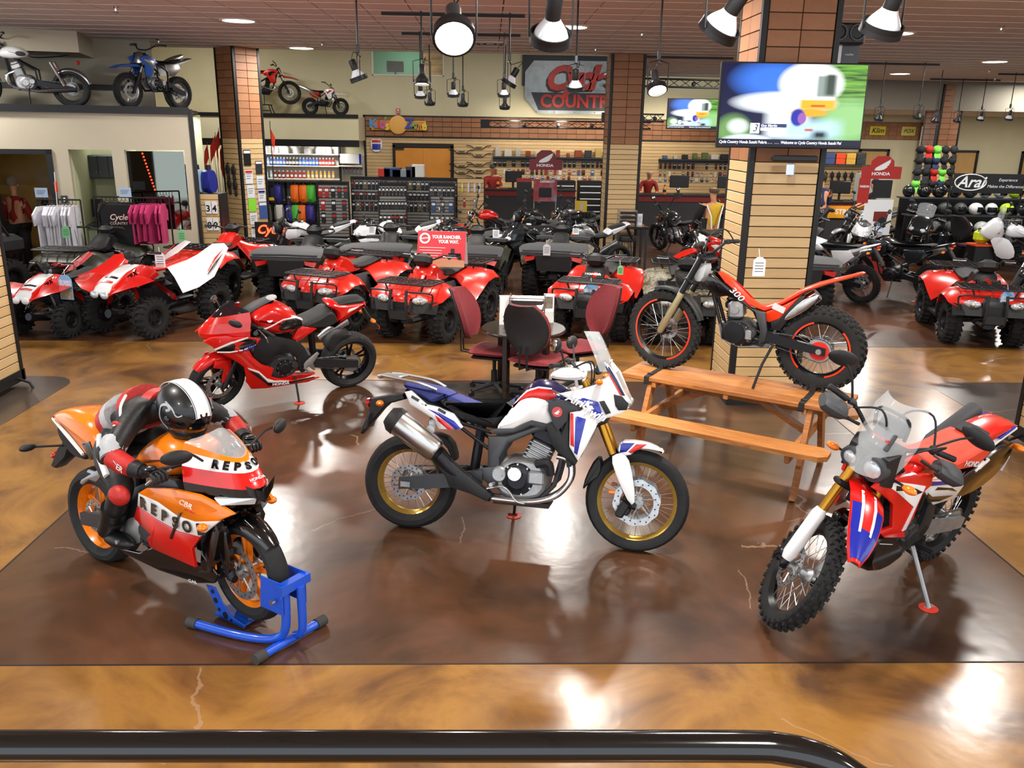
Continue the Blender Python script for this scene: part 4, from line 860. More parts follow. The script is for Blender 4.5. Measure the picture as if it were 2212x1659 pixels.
def repsol():
    t = thing('sport_motorcycle', 'orange, white and red race-replica sport motorcycle carrying the leather-suited rider mannequin', 'motorcycle', (-1.868, 4.595, 0), (R(-2.1), R(-2.5), R(-34.7)))
    fa, ra = (.6875, 0, .315), (-.6875, 0, .335); F = []
    OR = mat('orange_rim', '#f0810f', 0.3, coat=0.5)
    ff = sport_common(t, fa, ra, OR, GUN, (.05, .42), F, -1, .18); ff.data.materials[0] = BLKP; F.append(ff)
    F += pan(t, 'fork_shield', [(.60, .60), (.68, .60), (.70, .40), (.655, .30), (.62, .36)], .125, BLKP, .03, 1)
    F += [obj('fork_reflector', B().cbox((.575, s * .14, .36), (.025, .008, .05), .003), AMB, t) for s in (1, -1)]
    lv = [(.70, .42, .15, .965, 1.04), (.725, .42, .165, .945, 1.0), (.775, .44, .19, .90, .925), (.83, .45, .20, .82, .84), (.825, .46, .20, .775, .79), (.77, .47, .19, .70, .735), (.68, .5, .16, .665, .69)]
    cowl(t, 'cowl', lv, [('cowl_orange', ORNG), ('cowl_white', WHITE), ('cowl_red', RED), ('cowl_black', BLKP), ('headlight_strip', BLKP), ('cowl_chin', BLKP)])
    a, c = plan(.748, .43, .178, .925, .965), None
    text_path(t, 'REPSOL', [a[k] for k in range(4, 10)][::-1] if False else sorted([a[k] for k in range(3, 11)], key=lambda p: p[1]), .062, BLKP, bold=.0035, sx=1.05, up=(-.75, 0, .65), off=.005)
    text('HONDA', (.81, .0, .87), (0, 1, 0), (-.6, 0, .8), .022, WHITE, t, bold=.0006, sx=1.2)
    screen(t, lv[0], (.53, .44, .085, 1.105, 1.055), CLEAR, .008)
    for s in (1, -1):
        b = B(); b.loft([[(.80, s * .03, .775), (.79, s * .03, .725), (.68, s * .15, .735), (.66, s * .165, .785)], [(.835, s * .035, .772), (.815, s * .035, .735), (.70, s * .163, .745), (.675, s * .18, .785)]]); obj('headlight', b, HEADL, t)
        mirror(t, (.58, s * .16, .97), (.62, s * .34, 1.045), .16, .08, yaw=s * .5)
        b = B(); b.ell((.63, s * .235, .63), .03, .03, .022, 12, 6); obj('indicator_lens', b, AMB, t)
    b = B(); b.loft([[(.83, -.10, .86), (.845, 0, .80), (.83, .10, .86)], [(.835, -.08, .80), (.855, 0, .74), (.835, .08, .80)]], closed=False, cap=False); obj('nose_intake', b, BLKP, t)
    yf = lambda x, z: .225 - .35 * max(0, x - .52) - .15 * max(0, .45 - z)
    pan(t, 'side_panel_orange', [(.06, .70), (.15, .75), (.39, .79), (.578, .79), (.70, .74), (.768, .70), (.67, .652), (.544, .636), (.401, .64), (.242, .684)], yf, ORNG, .02, 0)
    pan(t, 'side_panel_white', [(.062, .70), (.242, .686), (.40, .641), (.546, .638), (.684, .655), (.562, .552), (.401, .549), (.206, .576), (.035, .62)], yf, WHITE, .02, 0)
    pan(t, 'side_panel_red', [(.035, .618), (.206, .574), (.401, .547), (.562, .55), (.502, .476), (.493, .355), (.373, .36), (.256, .365), (.102, .372), (.085, .429), (.135, .464), (-.012, .532)], yf, RED, .02, 0)
    pan(t, 'belly_fairing', [(-.28, .262), (-.06, .29), (.102, .37), (.256, .364), (.373, .358), (.49, .352), (.50, .43), (.593, .31), (.549, .245), (.435, .225), (.094, .215), (-.215, .235)], lambda x, z: .195 - .25 * max(0, x - .4) - .2 * max(0, .33 - z), BLKP, .02, 0)
    pan(t, 'fairing_vent', [(.445, .668), (.425, .665), (.315, .49), (.34, .49)], lambda x, z: yf(x, z) + .004, BLKP, .006, 0, e=.001)
    pan(t, 'fairing_edge', [(.62, .64), (.56, .55), (.50, .47), (.50, .36), (.56, .32), (.60, .42), (.66, .58)], .16, BLKP, .05, 0)
    text_path(t, 'REPSOL', [(x, -yf(x, z) - .001, z) for x, z in ((.06, .658), (.2, .632), (.38, .598), (.54, .592), (.62, .60))], .088, BLKP, bold=.004, sx=1.05, off=.006)
    text('CBR', (.50, -.238, .735), (1, 0, -.12), (0, 0, 1), .045, WHITE, t, sx=1.3, shear=.4, depth=.001); text('600RR', (.53, -.236, .70), (1, 0, -.12), (0, 0, 1), .022, RED, t, sx=1.4, shear=.4, depth=.001)
    text('GAS', (.44, -.197, .25), (1, 0, .05), (0, -.2, 1), .03, WHITE, t, sx=1.3, depth=.001)
    text('REPSOL', (.78, -.055, .62), (.8, -.1, -.25), (0, -.5, .8), .022, WHITE, t, bold=.0008, depth=.001)
    body(t, 'fuel_tank', [(.40, .94), (.34, 1.01), (.24, 1.04), (.12, 1.03), (.0, .975), (-.09, .90), (-.12, .82), (-.02, .76), (.2, .76), (.36, .84)], .165, ORNG, .085, 9, 1, p=1.8)
    b = B(); b.lathe([(0, .012), (.05, .012), (.056, 0)], (.17, 0, 1.028), (.15, 0, 1), n=22); obj('filler_cap', b, DKMET, t)
    text('REPSOL', (.255, 0, 1.035), (0, 1, 0), (-1, 0, .1), .05, BLKP, t, bold=.002, depth=.002)
    body(t, 'rider_seat', [(-.09, .83), (-.25, .84), (-.44, .875), (-.5, .95), (-.46, .84), (-.4, .79), (-.2, .77), (-.06, .78)], .13, VINYL, .03, 7, 1)
    tw = lambda x, z: .155 + .12 * min(0, x + .55)
    body(t, 'tail_cowl', [(-.40, .93), (-.46, 1.0), (-.56, 1.04), (-.80, 1.035), (-.97, .995), (-1.02, .965), (-.98, .925), (-.80, .87), (-.62, .79), (-.48, .73), (-.36, .71), (-.30, .76), (-.34, .83)], .13, ORNG, .04, 7, 1, hwf=tw)
    pan(t, 'tail_window', [(-.60, .86), (-.50, .89), (-.46, .78), (-.52, .77)], lambda x, z: tw(x, z) + .002, BLKP, .02, 0)
    pan(t, 'tail_edge_white', [(-1.0, .945), (-.80, .872), (-.62, .79), (-.62, .775), (-.82, .855), (-.99, .93)], lambda x, z: tw(x, z) + .001, WHITE, .02, 0)
    body(t, 'tail_under', [(-.62, .78), (-.80, .86), (-.95, .92), (-1.0, .88), (-.98, .80), (-.85, .70), (-.7, .70)], .085, PLAS, .02, 5)
    b = B(); b.tube([(-.6, 0, .83), (-.85, 0, .89), (-1.02, 0, .90)], [.06, .07, .055], 16); obj('muffler', b, DKMET, t)
    body(t, 'plate_bracket', [(-.95, .82), (-.9, .80), (-1.0, .66), (-1.15, .56), (-1.2, .57), (-1.08, .72)], .05, PLAS, .01, 5, 0)
    b = B(); b.ell((-1.15, 0, .65), .02, .06, .03); obj('tail_light', b, REDL, t)
    for s in (1, -1):
        b = B(); b.tube([(-1.0, s * .05, .75), (-1.06, s * .2, .77)], .008, 6); b.ell((-1.06, s * .24, .775), .025, .055, .024, 12, 6); obj('indicator_stalk', b, PLAS, t)
        b = B(); b.panel([(-.33, .73), (-.36, .755), (-.58, .64), (-.60, .615), (-.575, .61), (-.50, .66), (-.42, .66)], .19, .014, .003, s); b.panel([(-.36, .70), (-.38, .72), (-.50, .72), (-.52, .70)], .185, .012, .003, s); obj('pillion_peg_bracket', b, ALU, t)
        e = Vector((.30, s * .34, .885)); c0 = Vector((.45, s * .13, .94)); F.append(obj('clip_on_bar', B().tube([c0, e], .013, 8), DKMET, t)); d = (e - c0).normalized()
        F.append(obj('grip', B().tube([e - d * .12, e], .0175, 10), VINYL, t)); F.append(obj('lever', B().tube(spl([e - d * .14 + Vector((.03, 0, 0)), e - d * .05 + Vector((.07, s * .02, -.005)), e + Vector((.04, 0, -.04))], 4), .007, 6), STEEL, t))
    pan(t, 'main_frame', [(.40, .70), (.3, .84), (.02, .73), (-.12, .66), (-.19, .53), (-.18, .34), (-.08, .32), (-.04, .45), (.0, .58), (.2, .62)], .165, GUN, .04, 1)
    pan(t, 'heel_plate', [(-.05, .52), (-.16, .48), (-.2, .36), (-.06, .33), (-.02, .44)], .185, ALU, .02, 1)
    pegs(t, -.14, .36, .22)
    b = B(); b.panel(cs([(.02, .52), (.1, .47), (.1, .40), (.0, .37), (-.06, .44)], 1), .19, .05, .01, -1); obj('clutch_cover', b, PLASG, t)
    b = B(); b.cbox((.45, 0, .50), (.10, .28, .22), .03); obj('radiator', b, DKMET, t)
    steer_apply(F, (.42, 0, .95), -4, 24)
    return t
repsol()
def rally():
    t = thing('rally_motorcycle', 'red, white and blue rally motorcycle with knobby tyres and clear windscreen on its side stand', 'motorcycle', (2.351, 4.618, 0), (R(-11.9), 0, R(214)))
    fa, ra = (.7275, 0, .35), (-.7275, 0, .33); F = []
    RB = mat('black_rim', '#141416', 0.3, 0.5)
    F.append(wheel(t, 'front_tyre', fa, .35, .09, .27, 'knob', 'wire', RB, STEEL, .128, -1, True, 36))
    wheel(t, 'rear_tyre', ra, .33, .125, .235, 'knob', 'wire', RB, STEEL, .11, -1, True, 36)
    F += fork(t, fa, (.39, 0, 1.10), .1, GOLD, DKMET, .024, .0275, .45)
    for s in (1, -1):
        a, c = Vector((.70, s * .105, .36)), Vector((.565, s * .105, .68)); b = B(); b.tube([a, a.lerp(c, .12), a.lerp(c, .9), c], [.03, .042, .04, .03], 12); F.append(obj('fork_guard', b, WHITE, t))
    F.append(caliper(t, (.60, -.1, .30), DKMET)); b = B(); b.cbox((.70, .1, .33), (.07, .03, .07), .012); F.append(obj('axle_clamp', b, DKMET, t))
    def fs(x): return (.055 + .05 * math.sin(PI * min(1, max(0, (x - .40) / .62)) ** .8) * (1 if x < .8 else 1) - .25 * max(0, x - .9), .885 + .05 * math.sin(PI * (x - .38) / .62) - .35 * max(0, x - .62) ** 1.25)
    def fen(nm, m, xs, k0, k1, lift):
        b = B(); rg = []
        for x in xs:
            w, z = fs(x); top = [(x, w * k, z - .022 * abs(k) ** 2.2 + lift) for k in [k0 + (k1 - k0) * i / 6 for i in range(7)]]; rg.append(top + [(p[0], p[1] * .97, p[2] - .007) for p in reversed(top)])
        b.loft(rg); F.append(obj(nm, b, m, t, 50))
    X = [.40, .46, .54, .62, .70, .78, .86, .93, .98, 1.0]
    fen('front_fender', RED, X, -1, 1, 0); fen('fender_tip', BLUE, [.84, .88, .93, .97, .985], -.86, .86, .003)
    fen('fender_blue', BLUE, [.70, .78, .85], .45, .9, .003); fen('fender_blue', BLUE, [.70, .78, .85], -.9, -.45, .003)
    fen('fender_white', WHITE, [.60, .70, .80, .86], .3, .45, .0035); fen('fender_white', WHITE, [.60, .70, .80, .86], -.45, -.3, .0035)
    body(t, 'fuel_tank', [(.30, .98), (.22, 1.03), (.08, 1.02), (-.08, .95), (-.1, .86), (.1, .82), (.32, .86)], .14, RED, .05, 7)
    sy = lambda x, z: .205 - .36 * max(0, x - .28)
    pan(t, 'radiator_shroud', [(.56, .95), (.52, 1.0), (.34, 1.03), (.17, .995), (.135, .92), (.195, .893), (.2, .82), (.19, .717), (.229, .634), (.193, .581), (.366, .612), (.42, .656), (.345, .68), (.40, .84), (.48, .90)], sy, RED, .02, 0)
    pan(t, 'shroud_white', [(.50, .975), (.42, .985), (.21, .935), (.218, .878), (.227, .648), (.268, .65), (.243, .804), (.40, .915)], lambda x, z: sy(x, z) + .002, WHITE, .006, 0, e=.001)
    pan(t, 'shroud_black', [(.43, .965), (.30, .94), (.22, .90), (.28, .90), (.34, .93), (.42, .93)], lambda x, z: sy(x, z) + .004, BLKP, .006, 0, e=.001)
    pan(t, 'side_panel', [(.125, .926), (-.108, .87), (-.349, .777), (-.302, .696), (-.044, .723), (.125, .857)], .185, WHITE, .03, 0)
    pan(t, 'side_panel_blue', [(.12, .926), (-.10, .872), (-.18, .842), (-.1, .85), (.1, .895)], .188, BLUE, .006, 0, e=.001)
    for P in ([(.1, .85), (.02, .80), (-.25, .735), (-.1, .735), (.05, .77)], [(.0, .86), (-.2, .80), (-.28, .755), (-.15, .80), (.02, .845)]): pan(t, 'side_graphic', P, .188, BLKP, .006, 0, e=.001)
    SEATR = mat('red_seat_vinyl', '#d9442c', 0.55)
    body(t, 'seat', [(.12, 1.0), (.02, .985), (-.15, .945), (-.35, .945), (-.58, .985), (-.66, .96), (-.70, .88), (-.55, .80), (-.35, .83), (-.1, .86), (.06, .92)], .135, SEATR, .035, 7)
    text('HONDA', (-.48, .139, .865), (-1, 0, -.28), (0, 0, 1), .05, WHITE, t, bold=.001, sx=1.35, depth=.001); text('HONDA', (-.48, -.139, .865), (1, 0, .28), (0, 0, 1), .05, WHITE, t, bold=.001, sx=1.35, depth=.001)
    body(t, 'tail_fender', [(-.55, .985), (-.7, 1.01), (-.9, 1.02), (-1.04, 1.0), (-1.06, .975), (-.9, .965), (-.72, .93), (-.6, .9)], .095, RED, .02, 7)
    body(t, 'tail_grab_insert', [(-.56, .992), (-.62, 1.002), (-.68, 1.014), (-.68, 1.0), (-.56, .98)], .085, PLAS, .004, 3, 0)
    pan(t, 'tail_stripe_white', [(-.62, .88), (-.8, .94), (-1.0, .99), (-1.0, .975), (-.8, .92), (-.64, .85)], .108, WHITE, .03, 0); pan(t, 'tail_stripe_blue', [(-.80, .955), (-.98, 1.0), (-.98, .99), (-.82, .94)], .105, BLUE, .03, 0)
    for k in (0, 1): pan(t, 'seat_stripe', [(-.53 - .04 * k, .81 + .01 * k), (-.62 - .04 * k, .855 + .01 * k), (-.635 - .04 * k, .84 + .01 * k), (-.545 - .04 * k, .795 + .01 * k)], .15, WHITE, .02, 0)
    pan(t, 'rear_side_cover', [(-.38, .79), (-.60, .84), (-.75, .90), (-.95, .93), (-.99, .80), (-.90, .68), (-.72, .62), (-.48, .62), (-.36, .70)], .14, BLKP, .05, 1)
    body(t, 'rear_fender', [(-.7, .86), (-.95, .93), (-1.02, .93), (-1.1, .80), (-1.15, .62), (-1.12, .60), (-1.02, .78), (-.9, .82)], .07, PLAS, .01, 5)
    b = B(); b.box((-1.13, 0, .68), (.006, .18, .11), (0, -.15, 0)); obj('plate_holder', b, WHITE, t, 0); b = B(); b.ell((-1.06, 0, .90), .03, .06, .025); obj('tail_light', b, REDL, t)
    b = B(); b.tube([(-.45, -.15, .78), (-.55, -.16, .84), (-.98, -.17, .98)], [.04, .058, .055], 16); obj('muffler', b, PLASG, t)
    b = B(); b.loft([[(x, y, z) for y, z in ((-w, z0), (w, z0), (w * .9, z1), (-w * .9, z1))] for x, w, z0, z1 in ((.36, .12, .97, 1.15), (.47, .15, .955, 1.15), (.535, .13, .97, 1.12))]); obj('headlight_cowl', b, PLAS, t)
    for y, rr_ in ((.055, .072), (-.085, .055)):
        b = B(); b.lathe([(rr_ * .72, .05), (rr_ * .8, .06), (rr_, .055), (rr_ * 1.08, .02), (rr_ * 1.08, -.03)], (.50, y, 1.045), (1, 0, -.12), n=26); o = obj('headlight_ring', b, PLASG, t)
        b = B(); b.ell((.548, y, 1.04), .018, rr_ * .74, rr_ * .74, 18, 6); obj('headlight', b, HEADL, o)
    b = B(); rings = []
    for (x, z, w, k) in ((.60, 1.0, .13, .10), (.575, 1.10, .16, .12), (.53, 1.2, .165, .12), (.47, 1.31, .155, .1), (.42, 1.39, .12, .07)):
        rings.append([(x - k * (i / 5) ** 2 * 1.2, i / 5 * w, z) for i in range(-5, 6)])
    b.loft(rings, closed=False, cap=False); b.loft([[(x - .004, y, z) for x, y, z in rg] for rg in rings], closed=False, cap=False); obj('windscreen', b, CLEAR, t)
    b = B(); b.cbox((.50, .02, 1.2), (.012, .13, .1), .004, (0, -.5, 0)); o = obj('nose_plate', b, PLASG, t); text('HONDA', (.513, .02, 1.205), (0, 1, 0), (-.5, 0, .86), .022, RED, t, bold=.0008, sx=1.3)
    b = B(); b.tube(spl([(.40, .09, 1.2), (.42, .09, 1.31), (.42, .0, 1.33), (.42, -.09, 1.31), (.40, -.09, 1.2)], 5), .011, 8); obj('instrument_stay', b, DKMET, t); b = B(); b.cbox((.38, 0, 1.24), (.05, .15, .09), .012, (0, -.5, 0)); obj('instrument_panel', b, PLAS, t)
    engine(t, (.02, .50), 1.0, GUN, PLAS, 1, .1, 1, 15); radiator(t, (.28, 0, .78), .25, .28, 10)
    pan(t, 'main_frame', [(-.02, .80), (-.08, .80), (-.20, .54), (-.10, .40), (.02, .42), (-.06, .54)], .165, PLAS, .03, 1)
    for s in (1, -1): tubes(t, 'frame_tube', [[(.34, s * .05, .98), (.1, s * .12, .86), (-.1, s * .13, .72)], [(.33, s * .06, .85), (.26, s * .09, .45), (.1, s * .1, .32), (-.1, s * .1, .33)], [(-.1, s * .13, .74), (-.5, s * .12, .80), (-.85, s * .1, .9)]], .015, PLAS)
    body(t, 'skid_cowl', [(.42, .58), (.36, .63), (.2, .60), (.02, .46), (-.06, .33), (.18, .265), (.38, .34)], .155, BLKP, .04, 7); pan(t, 'cowl_line', [(.36, .56), (.19, .50), (.19, .495), (.36, .555)], .157, WHITE, .02, 0)
    swingarm(t, (-.22, 0, .45), ra, ALU, .045, .04, .105); chain_drive(t, (-.14, 0, .47), ra, .075)
    b = B(); b.tube([(-.25, 0, .78), (-.28, 0, .45)], .04, 10); obj('rear_shock', b, DKMET, t); pegs(t, -.08, .42, .22, DKMET)
    side_stand(t, (-.08, .15, .40), (-.1, .37, .085), ALU, r=.014)
    F += bars(t, (.31, 0, 1.10), .41, .07, .10)
    HG = cs([(.24, 1.13), (.29, 1.19), (.40, 1.19), (.43, 1.15), (.38, 1.09), (.27, 1.085)], 1)
    for s in (1, -1):
        F.append(obj('hand_guard', B().puff(HG, .07, .02, 5, yc=s * .37), PLASG, t)); F.append(obj('guard_strut', B().tube([(.38, s * .33, 1.14), (.35, s * .2, 1.13)], .01, 7), PLAS, t))
        F.append(mirror(t, (.22, s * .27, 1.18), (.16, s * .44, 1.33), .20, .10, PLAS, yaw=-s * .35))
        indicator(t, (.46, s * .14, 1.0), s); indicator(t, (-1.04, s * .05, .86), s)
        F.append(cable(t, [(.28, s * .25, 1.17), (.42, s * .2, 1.30), (.44, s * .1, 1.2), (.4, s * .05, 1.0)], .006))
    F.append(cable(t, [(.2, .28, 1.17), (.1, .2, 1.28), (.05, .1, 1.2), (.12, .06, 1.0)], .007))
    steer_apply(F, (.42, 0, 1.0), 48, 28)
    return t
rally()
puck((2.645, 4.36, .001), 'red kickstand puck on the floor under the rally motorcycle')
def trials():
    t = thing('trials_motorcycle', 'red and black trials motorcycle without a seat, standing on the picnic table', 'motorcycle', (2.1, 6.77, .722), (R(-2), 0, R(150)))
    fa, ra = (.65, 0, .345), (-.65, 0, .345); F = []; RB = mat('black_rim', '#141416', 0.3, 0.5)
    for nm, c, w, rr in (('front_tyre', fa, .078, .272), ('rear_tyre', ra, .12, .235)):
        o = wheel(t, nm, c, .345, w, rr, 'knob', 'wire', RB, STEEL, .092, -1, True, 32, DKMET)
        b = B(); b.lathe([(rr - .018, w * .36), (rr - .004, w * .36)], axis=(0, 1, 0), n=40, a0=.3, a1=2.4); b.lathe([(rr - .018, w * .36), (rr - .004, w * .36)], axis=(0, 1, 0), n=40, a0=3.4, a1=5.5)
        b.v = [(x, y + .004, z) for x, y, z in b.v]; obj('rim_tape', b, ORED, o)
        if nm[0] == 'f': F.append(o)
    LG = mat('pale_gold_fork', '#a39a78', 0.4, 0.6)
    for s in (1, -1):
        y = s * .095; F.append(obj('fork_tube', B().cyl((.475, y, .67), (.30, y, 1.03), .021), DKMET, t)); b = B(); b.tube([(.645, y, .33), (.635, y, .35), (.47, y, .68), (.465, y, .69)], [.02, .029, .027, .024], 14); F.append(obj('fork_slider', b, LG, t))
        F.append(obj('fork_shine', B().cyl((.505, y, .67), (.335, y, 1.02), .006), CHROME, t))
    for z, x in ((.80, .40), (1.0, .31)): F.append(obj('triple_clamp', B().cbox((x, 0, z), (.09, .24, .03), .01, (0, -.45, 0)), DKMET, t))
    F.append(obj('number_mask', B().panel(cs([(.36, .94), (.29, .95), (.315, .80), (.40, .79)], 1), .06, .12, .02, 1), mat('pale_plastic', '#aab0b6', 0.5), t))
    F.append(front_fender(t, fa, .375, -70, 18, .055, PLAS, .02))
    body(t, 'spine_body', [(.209, .889), (.135, .862), (.043, .783), (-.062, .692), (-.15, .648), (-.217, .66), (-.32, .711), (-.443, .806), (-.588, .879), (-.883, .985), (-.907, .98), (-.876, .957), (-.652, .868), (-.507, .80), (-.349, .685), (-.26, .633), (-.195, .603), (-.081, .639), (.009, .711), (.145, .806)], .062, ORED, .014, 7, 0, hwf=lambda x, z: .062 - .03 * max(0, -.5 - x))
    pan(t, 'side_frame', [(.30, .80), (.27, .88), (.233, .868), (.144, .812), (-.007, .706), (-.096, .635), (-.209, .609), (-.212, .568), (-.163, .506), (-.112, .60), (-.009, .672), (.108, .71), (.191, .69), (.253, .73)], .085, BLKP, .03, 0)
    pan(t, 'lower_panel', [(-.112, .61), (-.209, .609), (-.362, .69), (-.46, .763), (-.321, .57), (-.243, .531), (-.172, .563)], .08, ORED, .03, 0); pan(t, 'tail_plate', [(-.25, .55), (-.32, .575), (-.46, .76), (-.50, .77), (-.40, .58), (-.33, .47), (-.27, .47)], .075, PLAS, .03, 0)
    obj('info_sticker', B().box((-.31, .083, .655), (.10, .003, .05), (0, -.35, 0)), mat('sticker_silver', '#b9bcc0', 0.4), t, 0); text('300', (.03, .088, .735), (-.72, 0, -.6), (.3, 0, .9), .075, WHITE, t, sx=1.2, shear=.2, depth=.001)
    pan(t, 'red_flash', [(.13, .84), (.05, .76), (-.05, .67), (-.1, .64), (-.07, .68), (.02, .76)], .088, RED, .006, 0, e=.001)
    b = B(); b.tube([(-.37, -.02, .585), (-.45, -.02, .66), (-.58, -.02, .775)], [.03, .058, .045], 16, flat=1.1); obj('muffler', b, CHROME, t); pan(t, 'muffler_side', [(-.365, .558), (-.374, .606), (-.467, .726), (-.576, .792), (-.603, .775), (-.56, .698), (-.453, .61)], .10, mat('brushed_steel', '#c4c3c0', 0.25, 1), .06, 1, False)
    engine(t, (.0, .43), .8, GUN, DKMET, 1, .095, 1, 8); b = B(); b.lathe([(0, .02), (.085, .016), (.09, 0)], (.016, .135, .425), (0, 1, 0), n=28); obj('clutch_cover', b, DKMET, t)
    b = B(); b.cbox((.03, .02, .60), (.12, .16, .14), .02, (0, .1, 0)); b.lathe([(0, .015), (.035, .015), (.04, 0)], (.03, .10, .61), (0, 1, 0), n=8); obj('cylinder_block', b, ALU, t)
    b = B(); b.cbox((-.1, .12, .42), (.06, .05, .09), .012); obj('ignition_cover', b, ALU, t)
    pan(t, 'frame_leg', [(-.133, .616), (-.215, .614), (-.242, .467), (-.225, .345), (-.184, .345), (-.188, .459)], .115, GUN, .03, 0); tubes(t, 'down_tube', [[(.27, s * .05, .86), (.22, s * .05, .68), (.14, s * .06, .44)] for s in (1, -1)], .016, DKMET)
    b = B(); prof = [(.155, .475), (.142, .465), (.115, .36), (-.014, .315), (-.263, .335), (-.263, .325), (-.02, .30), (.125, .345)]; b.puff(prof, .11, .004, 5); obj('skid_plate', b, ALU, t)
    swingarm(t, (-.2, 0, .42), ra, DKMET, .04, .03, .09); chain_drive(t, (-.12, 0, .42), ra, .075, .03, .095)
    b = B(); b.lathe([(.02, .004), (.075, .004), (.075, 0)], (-.65, .082, .345), (0, 1, 0), n=30); obj('sprocket_guard', b, mat('guard_graphic', '#c3241a', 0.4), t); b = B(); b.lathe([(0, .03), (.022, .03), (.024, 0)], (-.65, .085, .345), (0, 1, 0), n=14); obj('axle_nut', b, ALU, t)
    b = B(); b.tube([(-.22, 0, .62), (-.25, 0, .40)], .03, 10); obj('rear_shock', b, DKMET, t); pegs(t, -.22, .36, .16, DKMET)
    F += bars(t, (.31, 0, 1.03), .38, .09, .08); F.append(cable(t, [(.23, -.3, 1.12), (.28, -.2, 1.22), (.36, -.08, 1.15), (.34, 0, .9)], .006)); F.append(cable(t, [(.24, .3, 1.12), (.35, .2, 1.2), (.40, .05, 1.1), (.36, 0, .9)], .006))
    b = B(); b.tube([(-.3, .1, .36), (-.24, .17, .20), (-.2, .245, .012)], .011, 8); obj('side_stand', b, DKMET, t)
    steer_apply(F, (.36, 0, .92), -12, 23)
    return t
trials()
WOOD = noise_mat('cedar_wood', ['#7d4a22', '#9a6030', '#b17a42'], 3.5, 6, 0.55, stretch=(1.2, 14, 14), dist=1.5, pos=[0.3, 0.5, 0.72])
WOOD2 = noise_mat('cedar_wood_light', ['#8a5528', '#a86d38', '#bb844a'], 3.1, 6, 0.55, stretch=(1.2, 14, 14), dist=1.2, pos=[0.3, 0.5, 0.72])
def picnic():
    t = thing('picnic_table', 'varnished wooden picnic table with attached benches holding the trials motorcycle', 'table', (2.06, 6.63, 0), R(-33.5))
    for i in range(3): b = B(); b.cbox((0, -.173 + i * .173, .70), (1.84, .168, .04), .006); obj('top_plank', b, (WOOD, WOOD2)[i % 2], t)
    for s in (-1, 1): b = B(); P = [(-.90, -.115), (.84, -.115), (.90, -.06), (.90, .06), (.84, .115), (-.90, .115)]; b.loft([[(x, s * .56 + y, .43) for x, y in P], [(x, s * .56 + y, .468) for x, y in P]]); obj('bench_seat', b, WOOD2, t)
    for x in (-.66, .66):
        for s in (-1, 1):
            b = B(); a, c = Vector((x + .0, s * .47, 0)), Vector((x, s * .17, .68)); d = (c - a).normalized(); w = Vector((0, d.z, -d.y)) * .045
            b.loft([[a + w + Vector((-.02, 0, 0)), a + w + Vector((.02, 0, 0)), a - w + Vector((.02, 0, 0)), a - w + Vector((-.02, 0, 0))], [c + w + Vector((-.02, 0, 0)), c + w + Vector((.02, 0, 0)), c - w + Vector((.02, 0, 0)), c - w + Vector((-.02, 0, 0))]]); obj('leg', b, WOOD, t)
        b = B(); b.cbox((x - .04 * (1 if x > 0 else -1), 0, .40), (.038, 1.28, .088), .005); obj('seat_bearer', b, WOOD2, t); b = B(); b.cbox((x - .04 * (1 if x > 0 else -1), 0, .655), (.038, .50, .05), .005); obj('top_cleat', b, WOOD2, t)
        b = B(); sx = 1 if x > 0 else -1; a, c = Vector((x - sx * .06, 0, .42)), Vector((sx * .12, 0, .665)); w = Vector((0, .04, 0)); n_ = (c - a).cross(w).normalized() * .02
        b.loft([[a + w + n_, a - w + n_, a - w - n_, a + w - n_], [c + w + n_, c - w + n_, c - w - n_, c + w - n_]]); obj('brace', b, WOOD, t)
    b = B(); b.cbox((0, 0, .665), (.04, .5, .05), .005); obj('top_cleat', b, WOOD2, t)
    return t
picnic()
STRAP = noise_mat('black_webbing', ['#131315', '#1d1d20'], 60, 2, 0.8)
def strap(label, cx, wy):
    t = thing('tie_down_strap', label, 'strap', (2.06, 6.63, 0), R(-33.5), group='tie straps over the trials wheels')
    b = B(); W_ = .022
    path = [(wy - .055, .80), (wy - .06, .725), (-.262, .7225), (-.264, .68), (-.262, .655)]
    b.loft([[(cx - W_, y, z) for y, z in path], [(cx + W_, y, z) for y, z in path]], closed=False, cap=False); b.loft([[(cx - W_, y - .003, z + .003) for y, z in path], [(cx + W_, y - .003, z + .003) for y, z in path]], closed=False, cap=False); obj('webbing', b, STRAP, t, 0)
    b = B(); b.cbox((cx, -.18, .729), (.05, .03, .012), .003); obj('buckle', b, DKMET, t)
strap('black tie strap over the front wheel of the trials motorcycle', -.68, .1); strap('black tie strap over the rear wheel of the trials motorcycle', .60, .12)
BLU = mat('chock_blue', '#1450c8', 0.35, coat=0.4); CAPB = mat('rubber_cap', '#3a3a3a', 0.8)
